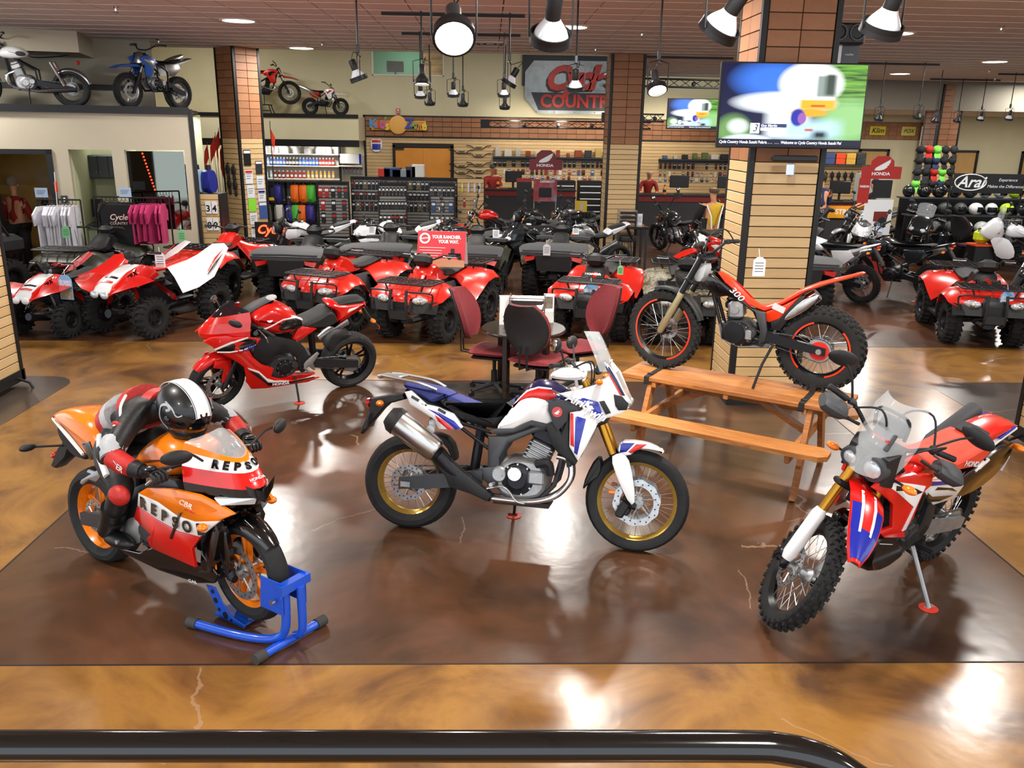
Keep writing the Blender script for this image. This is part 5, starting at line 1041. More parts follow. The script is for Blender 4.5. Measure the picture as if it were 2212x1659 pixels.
def chock():
    c = Vector((-1.868 + .6875 * math.cos(R(-34.7)), 4.595 + .6875 * math.sin(R(-34.7)), 0))
    t = thing('wheel_chock', 'blue tubular wheel chock stand holding the front wheel of the orange race bike', 'stand', c, R(-34.7))
    r = .024
    obj('upright_tube', B().tube(spl([(-.27, -.215, .03), (.0, -.16, .03), (.17, -.105, .03), (.27, -.07, .055), (.325, -.055, .13), (.335, -.05, .36)], 4), r, 12), BLU, t)
    obj('upright_tube', B().tube(spl([(.31, .02, .04), (.36, .02, .07), (.375, .02, .15), (.375, .02, .36)], 4), r, 12), BLU, t); obj('base_tube', B().tube([(.30, -.23, .03), (.32, .21, .03)], r, 12), BLU, t)
    for p, d in (((-.27, -.215, .03), (-.27, -.055, 0)), ((.30, -.23, .03), (-.02, -.44, 0)), ((.32, .21, .03), (.02, .44, 0))):
        p, d = Vector(p), Vector(d).normalized(); obj('end_cap', B().tube([p - d * .045, p + d * .02], .03, 14), CAPB, t)
    b = B(); b.panel(cs([(.17, .22), (.19, .41), (.35, .41), (.345, .22)], 0), .085, .006, .001, -1); obj('cheek_plate', b, BLU, t, 20); b = B(); b.panel([(.17, .22), (.19, .41), (.35, .41), (.345, .22)], .085, .006, .001, 1); obj('cheek_plate', b, BLU, t, 20)
    b = B(); b.box((.345, 0, .375), (.05, .2, .05)); obj('clamp_block', b, BLU, t)
    for s in (-1, 1):
        P = [(-.30, .19), (-.22, .20), (-.12, .06), (.02, .035), (.0, .012), (-.2, .012)]
        b = B(); b.panel(P, .075, .005, .001, s); o = obj('cradle_plate', b, BLU, t, 20)
        for x, z, rr_ in ((-.245, .165, .014), (-.225, .115, .018), (-.20, .065, .012), (-.15, .045, .022), (-.1, .03, .01)):
            b = B(); b.lathe([(0, .001), (rr_, .001)], (x, s * .0755, z), (0, s, 0), n=14); obj('lightening_hole', b, BLK, o, 0)
    b = B(); b.box((-.13, 0, .02), (.24, .15, .012)); obj('cradle_floor', b, BLU, t, 0)
    b = B(); b.lathe([(0, .02), (.014, .02), (.014, 0)], (.30, -.10, .30), (0, -1, 0), n=8); obj('bolt', b, STEEL, t)
    return t
chock()
LEA = noise_mat('black_leather', ['#131416', '#1d1e21'], 14, 4, 0.5, bump=0.15); LEAR = noise_mat('red_leather', ['#a91f1c', '#bd2a25'], 14, 4, 0.5, bump=0.15); LEAG = noise_mat('grey_leather', ['#9fa3a8', '#b4b7bb'], 14, 4, 0.5, bump=0.15); LEAW = noise_mat('white_leather', ['#d9dadb', '#e6e7e8'], 14, 4, 0.5, bump=0.1)
SKIN = noise_mat('skin', ['#b9815f', '#c99272'], 8, 3, 0.55)
def skin_body(name, J, E, m, parent=None, sub=2, root=0):
    """continuous surface grown around a jointed skeleton: J = [(x,y,z,r)], E = edges"""
    me = bpy.data.meshes.new(name); me.from_pydata([j[:3] for j in J], E, [])
    o = bpy.data.objects.new(name, me); COL.objects.link(o)
    if parent is not None: o.parent = parent
    s = o.modifiers.new('skin', 'SKIN'); s.use_smooth_shade = True; s.branch_smoothing = 0.6
    for i, v in enumerate(me.skin_vertices[0].data):
        r = J[i][3]; v.radius = r if isinstance(r, tuple) else (r, r); v.use_root = i == root
    u = o.modifiers.new('sub', 'SUBSURF'); u.levels = u.render_levels = sub
    me.materials.append(m); return o
def epatch(c, rad, rot, lat, lon, k=1.0, n=14, m_=10, th=.004):
    """patch of an ellipsoid shell; lat/lon in degrees, lon 0 = +x (front), z up"""
    M = Matrix.Translation(c) @ rot3(rot); b = B()
    def P(a, o, s): a, o = R(a), R(o); return M @ Vector((rad[0] * s * math.cos(a) * math.cos(o), rad[1] * s * math.cos(a) * math.sin(o), rad[2] * s * math.sin(a)))
    for s in (k, k - th / rad[0]):
        b.loft([[P(lat[0] + (lat[1] - lat[0]) * i / m_, lon[0] + (lon[1] - lon[0]) * j / n, s) for j in range(n + 1)] for i in range(m_ + 1)], closed=False, cap=False)
    return b
def rider():
    t = thing('person', 'rider mannequin in red, black and white leathers and striped helmet crouched on the orange bike', 'person', (-1.868, 4.595, 0), (R(-2.1), R(-2.5), R(-34.7)))
    J = [(-.44, 0, .965, (.145, .125)), (-.28, 0, 1.07, (.15, .12)), (-.08, 0, 1.145, (.165, .12)), (.06, 0, 1.17, (.10, .09)), (.17, 0, 1.16, .06)]
    E_ = [(0, 1), (1, 2), (2, 3), (3, 4)]
    for s in (1, -1):
        k = len(J)
        J += [(.02, s * .19, 1.13, .085), (.09, s * .30, 1.06, .068), (.11, s * .385, .985, .058), (.20, s * .375, .945, .052), (.285, s * .345, .92, .036), (.335, s * .335, .905, .034)]
        E_ += [(2, k), (k, k + 1), (k + 1, k + 2), (k + 2, k + 3), (k + 3, k + 4), (k + 4, k + 5)]
        k = len(J)
        J += [(-.36, s * .13, .91, .105), (-.18, s * .215, .82, .095), (-.02, s * .265, .725, .075), (-.13, s * .245, .60, .07), (-.24, s * .225, .46, .058), (-.30, s * .215, .37, .05), (-.25, s * .215, .345, .045), (-.13, s * .22, .345, .04)]
        E_ += [(0, k)] + [(k + i, k + i + 1) for i in range(7)]
    skin_body('body', J, E_, LEA, t)
    for (a, c, r0, r1, m, nm) in (((-.40, 0, .995), (-.345, 0, 1.03), .158, .16, LEAR, 'waist_panel'), ((-.345, 0, 1.03), (-.285, 0, 1.065), .162, .163, LEAG, 'waist_panel_grey'), ((-.17, 0, 1.115), (-.115, 0, 1.13), .162, .162, LEAR, 'back_panel'), ((0, 0, 1.155), (.06, 0, 1.17), .125, .10, LEAR, 'collar_panel')):
        obj(nm, B().tube([a, c], [r0, r1], 20, flat=.80), m, t)
    for s in (1, -1):
        obj('forearm_panel', B().tube([(.13, s * .388, .975), (.20, s * .376, .945), (.28, s * .348, .918)], [.058, .057, .044], 14), LEAR, t)
        obj('elbow_panel', B().tube([(.075, s * .33, 1.03), (.10, s * .375, 1.0), (.13, s * .39, .972)], [.070, .069, .060], 14), LEAG, t); b = B(); b.ell((.085, s * .42, .985), .05, .022, .055, 12, 8); obj('elbow_pad', b, LEA, t)
        obj('shoulder_piping', B().tube(spl([(-.12, s * .12, 1.22), (-.02, s * .22, 1.19), (.05, s * .27, 1.13)], 4), .008, 6), LEAW, t)
        b = B(); b.ell((.05, s * .285, 1.10), .05, .02, .045, 14, 8, (R(-30 * s), 0, 0)); o = obj('shoulder_badge', b, LEAR, t); b = B(); b.ell((.055, s * .295, 1.10), .035, .018, .03, 14, 8, (R(-30 * s), 0, 0)); obj('badge_core', b, LEAW, o)
        b = B(); b.ell((-.0, s * .30, .70), .075, .05, .06, 14, 8); obj('knee_patch', b, LEAR, t)
        obj('thigh_stripe', B().tube([(-.33, s * .18, .96), (-.2, s * .27, .88), (-.08, s * .31, .80)], .02, 8), LEAW, t)
        text('RIDER' if s < 0 else 'RIDER', (.205, s * .428, .955), (s * -.83 if s > 0 else .83, 0, s * .25 if s > 0 else -.25), (0, 0, 1), .05, LEAW, t, bold=.001, shear=.2)
        J = [(.30, s * .342, .915, .034), (.35, s * .325, .918, (.038, .022)), (.385, s * .315, .915, (.042, .02))]; E2 = [(0, 1), (1, 2)]
        for k in range(4):
            y = s * (.352 - .026 * k); i = len(J); L = (.9, 1.0, .97, .8)[k]
            J += [(.395, y, .915, .0115), (.395 + .032 * L, y, .903, .0105), (.395 + .038 * L, y, .875, .0098), (.395 + .015 * L, y, .858, .0085)]; E2 += [(2, i), (i, i + 1), (i + 1, i + 2), (i + 2, i + 3)]
        i = len(J); J += [(.345, s * .292, .90, .013), (.37, s * .278, .88, .0115), (.392, s * .285, .868, .0095)]; E2 += [(1, i), (i, i + 1), (i + 1, i + 2)]
        g_ = skin_body('glove', J, E2, LEA, t, 2); b = B(); b.ell((.365, s * .33, .938), .035, .04, .012, 12, 6); obj('knuckle_guard', b, mat('carbon_guard', '#202226', 0.25), t)
        obj('glove_cuff', B().tube([(.255, s * .357, .925), (.31, s * .34, .915)], [.05, .042], 14), LEA, t)
        b = B(); b.tube([(-.16, s * .24, .57), (-.24, s * .225, .46), (-.31, s * .215, .385)], [.078, .068, .06], 14); b.ell((-.20, s * .218, .352), .15, .052, .05, 14, 8); obj('boot', b, mat('boot_leather', '#101113', 0.4), t)
        obj('boot_ribs', B().tube([(-.20 - .013 * k, s * .225 - .0 * k, .5 - .02 * k) for k in range(2)], [.074, .072], 14), LEA, t)
    H = thing('helmet', None, None); H.parent = t; H.location = (.235, 0, 1.175); rt = (0, R(28), 0); rad = (.172, .134, .152); SH = mat('helmet_matt_black', '#15171a', 0.35, coat=0.3)
    b = B(); b.ell((0, 0, 0), *rad, 28, 18, rt); b.ell(tuple(rot3(rt) @ Vector((.055, 0, -.085))), .118, .108, .085, 22, 10, rt); obj('shell', b, SH, H)
    obj('visor', epatch((0, 0, 0), rad, rt, (-36, 17), (-68, 68), 1.022), mat('visor_black', '#0a0c10', 0.08, coat=0.8), H)
    b = B(); M = rot3(rt)
    rg = []
    for i in range(19):
        a = R(20 + 148 * i / 18); rg.append([M @ Vector((rad[0] * 1.012 * math.cos(a), y, rad[2] * 1.012 * math.sin(a) * math.sqrt(max(0.01, 1 - (y / rad[1]) ** 2)))) for y in (-.042, -.02, 0, .02, .042)])
    b.loft(rg, closed=False, cap=False); obj('white_stripe', b, LEAW if False else WHITE, H)
    for y in (-.048, .048):
        pts = [M @ Vector((rad[0] * 1.012 * math.cos(R(20 + 148 * i / 18)) , y, rad[2] * 1.012 * math.sin(R(20 + 148 * i / 18)) * math.sqrt(1 - (y / rad[1]) ** 2))) for i in range(19)]; obj('pin_line', B().tube(pts, .0022, 5), WHITE, H)
    for s in (1, -1):
        def on(a, o): a, o = R(a), R(o * s); return M @ Vector((rad[0] * 1.015 * math.cos(a) * math.cos(o), rad[1] * 1.015 * math.cos(a) * math.sin(o), rad[2] * 1.015 * math.sin(a)))
        obj('side_flourish', B().tube(spl([on(-45, 70), on(-20, 95), on(8, 100), on(22, 88), on(18, 78), on(10, 84)], 5), [.009] * 26, 6, flat=.4), LEAG, H); obj('side_flourish', B().tube(spl([on(25, 95), on(22, 75), on(12, 60), on(18, 50)], 5), .006, 6, flat=.4), LEAG, H)
        b = B(); p = on(-8, 78); b.ell(p, .022, .012, .022, 12, 6); obj('visor_pivot', b, SH, H)
    b = B(); b.lathe([(.012, 0), (.024, 0)], M @ Vector((.158, 0, .065)), M @ Vector((.85, 0, .6)), n=18); obj('brow_emblem', b, BLKP, H)
    return t
rider()
def person(label, loc, rz, h=1.75, shirt=None, trousers=None, hair='#3a2a20', lean=0.0, arms=((.12, -.2, .25), (.12, .2, .25)), bald=False, cap=None, group=None, sit=False, back=None):
    """standing figure facing +x; arms: per side (forward, -, height fraction of hand)"""
    t = thing('person', label, 'person', loc, (0, 0, rz), group); k = h / 1.75
    shirt = shirt or LEA; trousers = trousers or mat('dark_trousers', '#2a2a2e', 0.8)
    L = math.tan(lean); sx = lambda z: L * max(0, z - .95)
    P = lambda x, y, z, r: ((x + sx(z)) * k, y * k, z * k, tuple(q * k for q in r) if isinstance(r, tuple) else r * k)
    J = [P(0, 0, .95, (.12, .15)), P(0, 0, 1.12, (.10, .135)), P(.0, 0, 1.33, (.115, .16)), P(.0, 0, 1.46, .065), P(.02, 0, 1.53, .055), P(.035, 0, 1.63, (.092, .075)), P(.03, 0, 1.705, (.07, .062))]
    E_ = [(0, 1), (1, 2), (2, 3), (3, 4), (4, 5), (5, 6)]
    SJ = list(J[:4]); SE = [(0, 1), (1, 2), (2, 3)]
    for s, (fx, _, hz) in zip((1, -1), arms):
        i = len(J); el = (fx * .35, s * .25, 1.10 + .15 * hz); ha = (fx + .02, s * (.20 if fx > .2 else .23), .82 + .42 * hz)
        A = [P(0, s * .18, 1.39, .07), P(el[0], el[1], el[2], .048), P((el[0] + ha[0]) / 2, (el[1] + ha[1]) / 2, (el[2] + ha[2]) / 2, .042), P(ha[0], ha[1], ha[2], .032), P(ha[0] + .07, ha[1], ha[2] - .03, (.035, .018))]
        J += A; E_ += [(2, i), (i, i + 1), (i + 1, i + 2), (i + 2, i + 3), (i + 3, i + 4)]
        for q in range(4):
            n_ = len(J); yy = ha[1] + s * (.03 - .02 * q); J += [P(ha[0] + .10, yy, ha[2] - .045, .009), P(ha[0] + .135, yy, ha[2] - .07, .008)]; E_ += [(i + 4, n_), (n_, n_ + 1)]
        n_ = len(J); J += [P(ha[0] + .05, ha[1] - s * .04, ha[2] - .03, .010), P(ha[0] + .09, ha[1] - s * .055, ha[2] - .045, .009)]; E_ += [(i + 3, n_), (n_, n_ + 1)]
        j = len(SJ); sl = [tuple(q) for q in A[:3]]; SJ += sl; SE += [(2, j), (j, j + 1), (j + 1, j + 2)]
        i = len(J); J += [P(0, s * .10, .90, .095), P(.02, s * .11, .50, .06), P(-.02, s * .12, .09, .045), P(.12, s * .13, .04, .04)]; E_ += [(0, i), (i, i + 1), (i + 1, i + 2), (i + 2, i + 3)]
    skin_body('body', J, E_, SKIN, t, 1)
    g = 1.14; f = lambda r: tuple(q * g for q in r) if isinstance(r, tuple) else r * g
    sh = skin_body('shirt', [(x, y, z, f(r)) for x, y, z, r in SJ], SE, shirt, t, 1)
    TJ = [P(0, 0, .97, (.135, .165))]; TE = []
    for s in (1, -1):
        i = len(TJ); TJ += [P(0, s * .10, .88, .115), P(.02, s * .11, .50, .078), P(-.02, s * .12, .10, .066)]; TE += [(0, i), (i, i + 1), (i + 1, i + 2)]
    skin_body('trousers', TJ, TE, trousers, t, 1)
    for s in (1, -1): x0 = P(.05, s * .13, .04, .1); b = B(); b.ell((x0[0], x0[1], .045 * k), .14 * k, .05 * k, .05 * k, 12, 6); obj('shoe', b, mat('dark_shoe', '#1c1a18', 0.6), t)
    hx, hy, hz_, _ = P(.02, 0, 1.66, 1)
    if cap: b = B(); b.ell((hx, 0, hz_ + .03 * k), .115 * k, .092 * k, .09 * k, 16, 8, None, -.1); b.cbox((hx + .13 * k, 0, hz_ + .03 * k), (.09, .13, .012), .004); obj('cap', b, cap, t)
    else: b = B(); b.ell((hx - .022 * k, 0, hz_ + (.0 if bald else .022) * k), .105 * k, .09 * k, (.085 if bald else .105) * k, 16, 9, None, -.55 if not bald else -.6, .25 if bald else 1); obj('hair', b, mat('hair_' + hair.strip('#'), hair, 0.8), t)
    for s in (1, -1):
        b = B(); b.ell((hx + .02, s * .088 * k, hz_ - .03 * k), .018, .01, .03, 10, 6); obj('ear', b, SKIN, t)
        b = B(); b.ell((hx + .098 * k, s * .032 * k, hz_ - .02 * k), .008, .013, .008, 8, 5); obj('eye', b, BLKP, t)
    b = B(); b.ell((hx + .108 * k, 0, hz_ - .05 * k), .016, .013, .022, 8, 6); obj('nose', b, SKIN, t); b = B(); b.ell((hx + .095 * k, 0, hz_ - .09 * k), .01, .025, .006, 8, 5); obj('mouth', b, mat('lips', '#8d4a3f', 0.6), t)
    return t
def atv_tyre(Rt, w, rr, lug=22):
    k = ('atv', Rt, w)
    if k in _wc: return _wc[k]
    b = B(); Rb = Rt - .018
    b.lathe([(rr, -w * .42), (rr + .03, -w * .5), (Rb - .05, -w * .5), (Rb - .012, -w * .42), (Rb, -w * .25), (Rb, w * .25), (Rb - .012, w * .42), (Rb - .05, w * .5), (rr + .03, w * .5), (rr, w * .42)], axis=(0, 1, 0), n=28)
    for i in range(lug):
        for s in (1, -1):
            a = 2 * PI * (i + (.5 if s > 0 else 0)) / lug
            b.box((math.sin(a) * (Rt - .012), s * w * .22, math.cos(a) * (Rt - .012)), (.03, w * .4, .026), (0, a, s * .45))
            b.box((math.sin(a) * (Rt - .035), s * w * .475, math.cos(a) * (Rt - .035)), (.026, w * .07, .06), (0, a, 0))
    _wc[k] = mesh_of('tyre', b, RUBK, 30); return _wc[k]
def atv_rim(rr, w, m):
    k = ('rim', rr, w, m.name)
    if k not in _wc:
        b = B(); b.lathe([(rr + .004, -w * .44), (rr - .015, -w * .42), (rr - .03, -w * .2), (.06, -w * .22), (.05, -w * .3), (0, -w * .3)], axis=(0, 1, 0), n=24); b.lathe([(rr + .004, w * .44), (rr - .015, w * .42), (rr - .03, w * .2), (.06, w * .22), (.05, w * .3), (0, w * .3)], axis=(0, 1, 0), n=24)
        for i in range(6):
            a = 2 * PI * i / 6
            for s in (1, -1): b.box((math.sin(a) * rr * .55, s * w * .23, math.cos(a) * rr * .55), (.03, .02, rr * .5), (0, a, 0))
        _wc[k] = mesh_of('rim', b, m)
    return _wc[k]
def shell(root, nm, secs, m, th=.012):
    """body panel: sections (x, [(y,z)...] for the half from the outer edge to the centre)"""
    b = B(); rg = []
    for x, h in secs:
        up = [(x, y, z) for y, z in h] + [(x, -y, z) for y, z in reversed(h[:-1] if h[-1][0] == 0 else h)]
        rg.append(up + [(p[0], p[1] * .985, p[2] - th) for p in reversed(up)])
    b.loft(rg); return obj(nm, b, m, root, 45)
def rack(root, nm, x0, x1, w, z, m, n=5, cross=4):
    r = .012; per = rrect(x0, -w, x1, w, .07, 4); o = obj(nm, B().tube([(x, y, z) for x, y in per], r, 7, closed=True), m, root)
    for i in range(n): y = -w * .75 + 1.5 * w * i / (n - 1); obj('rack_bar', B().tube([(x0, y, z), (x1, y, z)], r * .8, 6), m, o)
    for i in range(cross): x = x0 + (x1 - x0) * (i + .5) / cross; obj('rack_bar', B().tube([(x, -w, z + .006), (x, w, z + .006)], r * .8, 6), m, o)
    for s in (1, -1):
        for x in (x0 + .06, x1 - .06): obj('rack_stay', B().tube([(x, s * w * .7, z), (x, s * w * .6, z - .1)], r, 6), m, o)
    return o
def atv(label, m, style='rancher', wheelm=None, name='quad_bike', cat='quad bike', front=True, deck=False, fm=None, scale=1.0, badge=None):
    t = thing(name, label, cat); wb, tr, Rt = .63, .40, .295; fm = fm or PLAS; wheelm = wheelm or DKMET
    for nm, x, w, h in (('front_tyre', wb, .2, .40), ('rear_tyre', -wb, .25, .41)):
        for s in (1, -1):
            o = obj(nm, atv_tyre(Rt, w, .155), None, t, loc=(x, s * h, Rt)); obj('rim', atv_rim(.155, w, wheelm), None, o)
    shell(t, 'front_body', [(1.0, [(.44, .56), (.36, .60), (.2, .63), (0, .64)]), (.92, [(.54, .60), (.44, .66), (.22, .69), (0, .70)]), (.78, [(.57, .66), (.47, .735), (.24, .735), (0, .745)]), (.62, [(.57, .665), (.48, .75), (.26, .76), (0, .80)]), (.48, [(.56, .63), (.47, .72), (.24, .78), (0, .88)]), (.36, [(.54, .52), (.44, .60), (.2, .78), (0, .92)]), (.28, [(.52, .43), (.40, .50), (.16, .76), (0, .92)])], m)
    shell(t, 'rear_body', [(-.16, [(.50, .43), (.38, .52), (.2, .72), (.1, .74)]), (-.28, [(.54, .54), (.44, .64), (.24, .75), (.12, .77)]), (-.45, [(.57, .66), (.47, .75), (.26, .79), (.14, .79)]), (-.65, [(.58, .69), (.48, .775), (.28, .80), (.14, .80)]), (-.85, [(.56, .66), (.46, .75), (.28, .78), (.14, .78)]), (-.98, [(.52, .58), (.42, .66), (.26, .70), (.14, .70)])], m)
    b = B(); b.loft([[(.98, -.48, .44), (.98, .48, .44), (.94, .5, .60), (.94, -.5, .60)], [(1.07, -.34, .46), (1.07, .34, .46), (1.02, .4, .59), (1.02, -.4, .59)]]); obj('front_bumper_cover', b, fm, t, 30)
    body(t, 'nose_panel', [(.5, .86), (.62, .80), (.85, .72), (1.03, .66), (1.07, .58), (1.05, .44), (.96, .40), (.9, .6)], .15 if style != 'recon' else .12, m if style == 'recon' else fm, .03, 5)
    for s in (1, -1):
        b = B(); b.ell((1.02, s * .27, .605), .045, .105, .052, 14, 8, (0, .3, s * .35)); o = obj('headlight', b, HEADL, t); b = B(); b.ell((1.04, s * .27, .60), .035, .04, .035, 10, 6); obj('bulb', b, CHROME, o)
        b = B(); b.loft([[(.30, s * .22, .28), (.30, s * .50, .27), (.30, s * .50, .31), (.30, s * .22, .32)], [(-.26, s * .22, .28), (-.26, s * .50, .27), (-.26, s * .50, .31), (-.26, s * .22, .32)]]); b.loft([[(.30, s * .44, .29), (.30, s * .52, .29), (.33, s * .53, .52), (.33, s * .46, .52)], [(.26, s * .44, .29), (.26, s * .52, .29), (.28, s * .53, .52), (.28, s * .46, .52)]]); obj('foot_well', b, PLAS, t)
        b = B(); b.panel([(.28, .45), (.2, .70), (-.12, .70), (-.26, .45), (-.2, .32), (.25, .32)], .2, .02, .005, s); obj('side_cover', b, PLASG, t)
        for (xx, zz) in ((.70, .30), (.56, .30), (.66, .40)): obj('suspension_arm', B().tube([(xx, s * .14, zz + .02), (wb, s * .34, Rt + (zz - .3) * .6)], .014, 6), DKMET, t)
        b = B(); b.tube([(.60, s * .16, .66), (.63, s * .30, .34)], .012, 6)
        for i in range(7): f = .15 + .1 * i; p = Vector((.60, s * .16, .66)).lerp(Vector((.63, s * .30, .34)), f); b.lathe([(.022, -.008), (.034, 0), (.022, .008)], p, (.03, s * .14, -.32), n=10)
        obj('shock', b, STEEL, t)
    b = B(); b.tube([(-wb, -.30, Rt), (-wb, .30, Rt)], .04, 10); b.cbox((-wb + .05, 0, Rt), (.2, .16, .16), .03); obj('rear_axle', b, DKMET, t)
    b = B(); b.cbox((.02, 0, .42), (.6, .34, .36), .06); obj('engine', b, DKMET, t); b = B(); b.tube([(.9, 0, .30), (.5, 0, .27), (-.5, 0, .27)], .09, 8, flat=.5); obj('chassis', b, DKMET, t)
    body(t, 'tank_cover', [(.50, .88), (.38, .98), (.24, .97), (.1, .86), (-.1, .80), (-.1, .70), (.3, .70), (.5, .78)], .14, m if style == 'recon' else fm, .04, 5)
    body(t, 'seat', [(.14, .86), (0, .83), (-.2, .83), (-.45, .86), (-.62, .89), (-.68, .84), (-.6, .76), (-.1, .74), (.1, .76)], .17, VINYL, .05, 7)
    b = B(); b.cbox((.42, 0, 1.03), (.17, .25, .17), .05, (0, -.35, 0)); obj('handlebar_pod', b, PLAS, t)
    bars(t, (.36, 0, 1.02), .38, .06, .14)
    if badge: text(badge, (.66 if style == 'recon' else .60, 0, .825 if style == 'recon' else .86), (0, 1, 0), (-.7, 0, .7), .045, CHROME, t, bold=.001, sx=1.3, depth=.003)
    if style != 'sportsman':
        rack(t, 'front_rack', .56, 1.0, .40, .80, BLK); rack(t, 'rear_rack', -1.05, -.55, .40, .875, BLK)
        for s in (1, -1):
            obj('bumper_upright', B().tube(spl([(.95, s * .11, .30), (1.09, s * .12, .36), (1.12, s * .12, .55), (1.08, s * .11, .74)], 4), .02, 8), PLAS, t)
            obj('bumper_bar', B().tube(spl([(1.09, s * .11, .72), (1.06, s * .38, .72), (1.02, s * .45, .68), (1.03, s * .42, .52)], 4), .012, 7), BLK, t)
        b = B(); b.cbox((1.12, 0, .42), (.02, .24, .12), .01); obj('bumper_plate', b, PLAS, t)
        b = B(); b.box((1.055, 0, .53), (.02, .2, .1)); obj('grille', b, BLK, t, 0)
        b = B(); b.ell((-1.0, 0, .66), .03, .13, .035, 14, 6); obj('tail_light', b, REDL, t)
        b = B(); b.tube([(-.5, .2, .50), (-.8, .22, .56), (-.95, .22, .56)], [.05, .075, .065], 14); b.lathe([(.02, 0), (.03, .015), (.065, 0)], (-.955, .22, .56), (-1, 0, 0), n=14); obj('muffler', b, ALU, t)
    else:
        shell(t, 'rear_deck', [(-.42, [(.50, .86), (.3, .88), (0, .88)]), (-.72, [(.56, .87), (.3, .88), (0, .88)]), (-1.02, [(.57, .86), (.4, .86), (0, .86)]), (-1.1, [(.55, .80), (.4, .80), (0, .79)])], PLASG, .05)
        shell(t, 'front_deck', [(.60, [(.48, .86), (.3, .87), (0, .87)]), (.8, [(.5, .85), (.3, .86), (0, .86)]), (1.02, [(.44, .81), (.3, .81), (0, .81)])], PLASG, .05)
        obj('deck_rail', B().tube([(-1.12, -.5, .83), (-1.13, 0, .84), (-1.12, .5, .83)], .02, 7), PLASG, t)
        for s in (1, -1):
            b = B(); b.loft([[(-1.09, s * .30, .68), (-1.09, s * .46, .64), (-1.07, s * .50, .73), (-1.09, s * .28, .75)], [(-1.13, s * .31, .69), (-1.12, s * .45, .65), (-1.10, s * .48, .72), (-1.12, s * .30, .74)]]); obj('tail_light', b, REDL, t)
            obj('rear_corner', B().panel([(-1.08, .62), (-1.1, .80), (-.75, .84), (-.75, .74)], .53, .1, .01, s), m, t)
        b = B(); b.loft([[(-1.08, -.26, .50), (-1.08, .26, .50), (-1.1, .3, .80), (-1.1, -.3, .80)], [(-.9, -.2, .48), (-.9, .2, .48), (-.9, .3, .80), (-.9, -.3, .80)]]); obj('tailgate_panel', b, PLAS, t, 20)
        b = B(); b.cbox((-1.02, 0, .40), (.1, .16, .1), .015); obj('hitch', b, DKMET, t)
    return t
def place(root, loc, hdg, scale=1.0): root.location = loc; root.rotation_euler = (0, 0, R(hdg)); root.scale = (scale,) * 3; return root
QRED = mat('quad_red', '#c81f12', 0.28, coat=0.5); QGRN = mat('sage_green', '#23281e', 0.35, coat=0.3)
CAMO = noise_mat('camo_print', ['#2d2a22', '#575240', '#8b8570', '#3b3a2e'], 7, 8, 0.5, dist=1.5, pos=[0.35, 0.46, 0.56, 0.66])
a1 = atv('red utility quad with black racks parked behind the red sport motorcycle', QRED, 'recon', badge='RECON'); place(a1, (-1.98, 12.15, 0), 246)
a2 = dup(a1, (-.68, 11.56, 0), R(246), 'red utility quad carrying the red cardboard promotional sign'); a2['group'] = a1['group'] = 'quads facing the aisle'
a3 = atv('red utility quad with dark centre and blue hang tag, behind the maroon chair', QRED, 'rancher', badge='HONDA'); place(a3, (1.60, 11.78, 0), 252)
a4 = atv('camouflage utility quad facing the aisle behind the trials motorcycle', CAMO, 'rancher', badge='HONDA'); place(a4, (2.72, 11.55, 0), 262)
a5 = dup(a3, (6.87, 11.6, 0), R(255), 'red utility quad with dark centre and blue hang tag, rightmost of the quads')
a6 = dup(a1, (-4.42, 14.15, 0), R(78), 'red utility quad parked with its rear rack to the viewer by the flyer column')
a7 = atv('dark green utility quad with green tag in front of the black hoodies', QGRN, 'rancher'); place(a7, (-6.3, 13.75, 0), 84)
a8 = atv('dark green quad with plastic cargo deck below the red neon script', QGRN, 'sportsman'); place(a8, (-2.95, 13.95, 0), 84)
a9 = dup(a8, (-1.72, 14.5, 0), R(86), 'dark green quad with cargo deck between two similar quads, below the white motorcycles')
a10 = dup(a8, (-.22, 14.3, 0), R(84), 'dark green quad with cargo deck directly behind the red cardboard sign')
a11 = atv('camouflage quad with plastic cargo deck seen from behind left of the high table', CAMO, 'sportsman'); place(a11, (1.25, 14.7, 0), 80)
a12 = dup(a8, (4.95, 13.6, 0), R(80), 'dark green quad half hidden behind the television column')
for q in (a3, a4, a5, a6, a7, a8, a9, a10, a11, a12): q['group'] = 'quads parked in two rows'
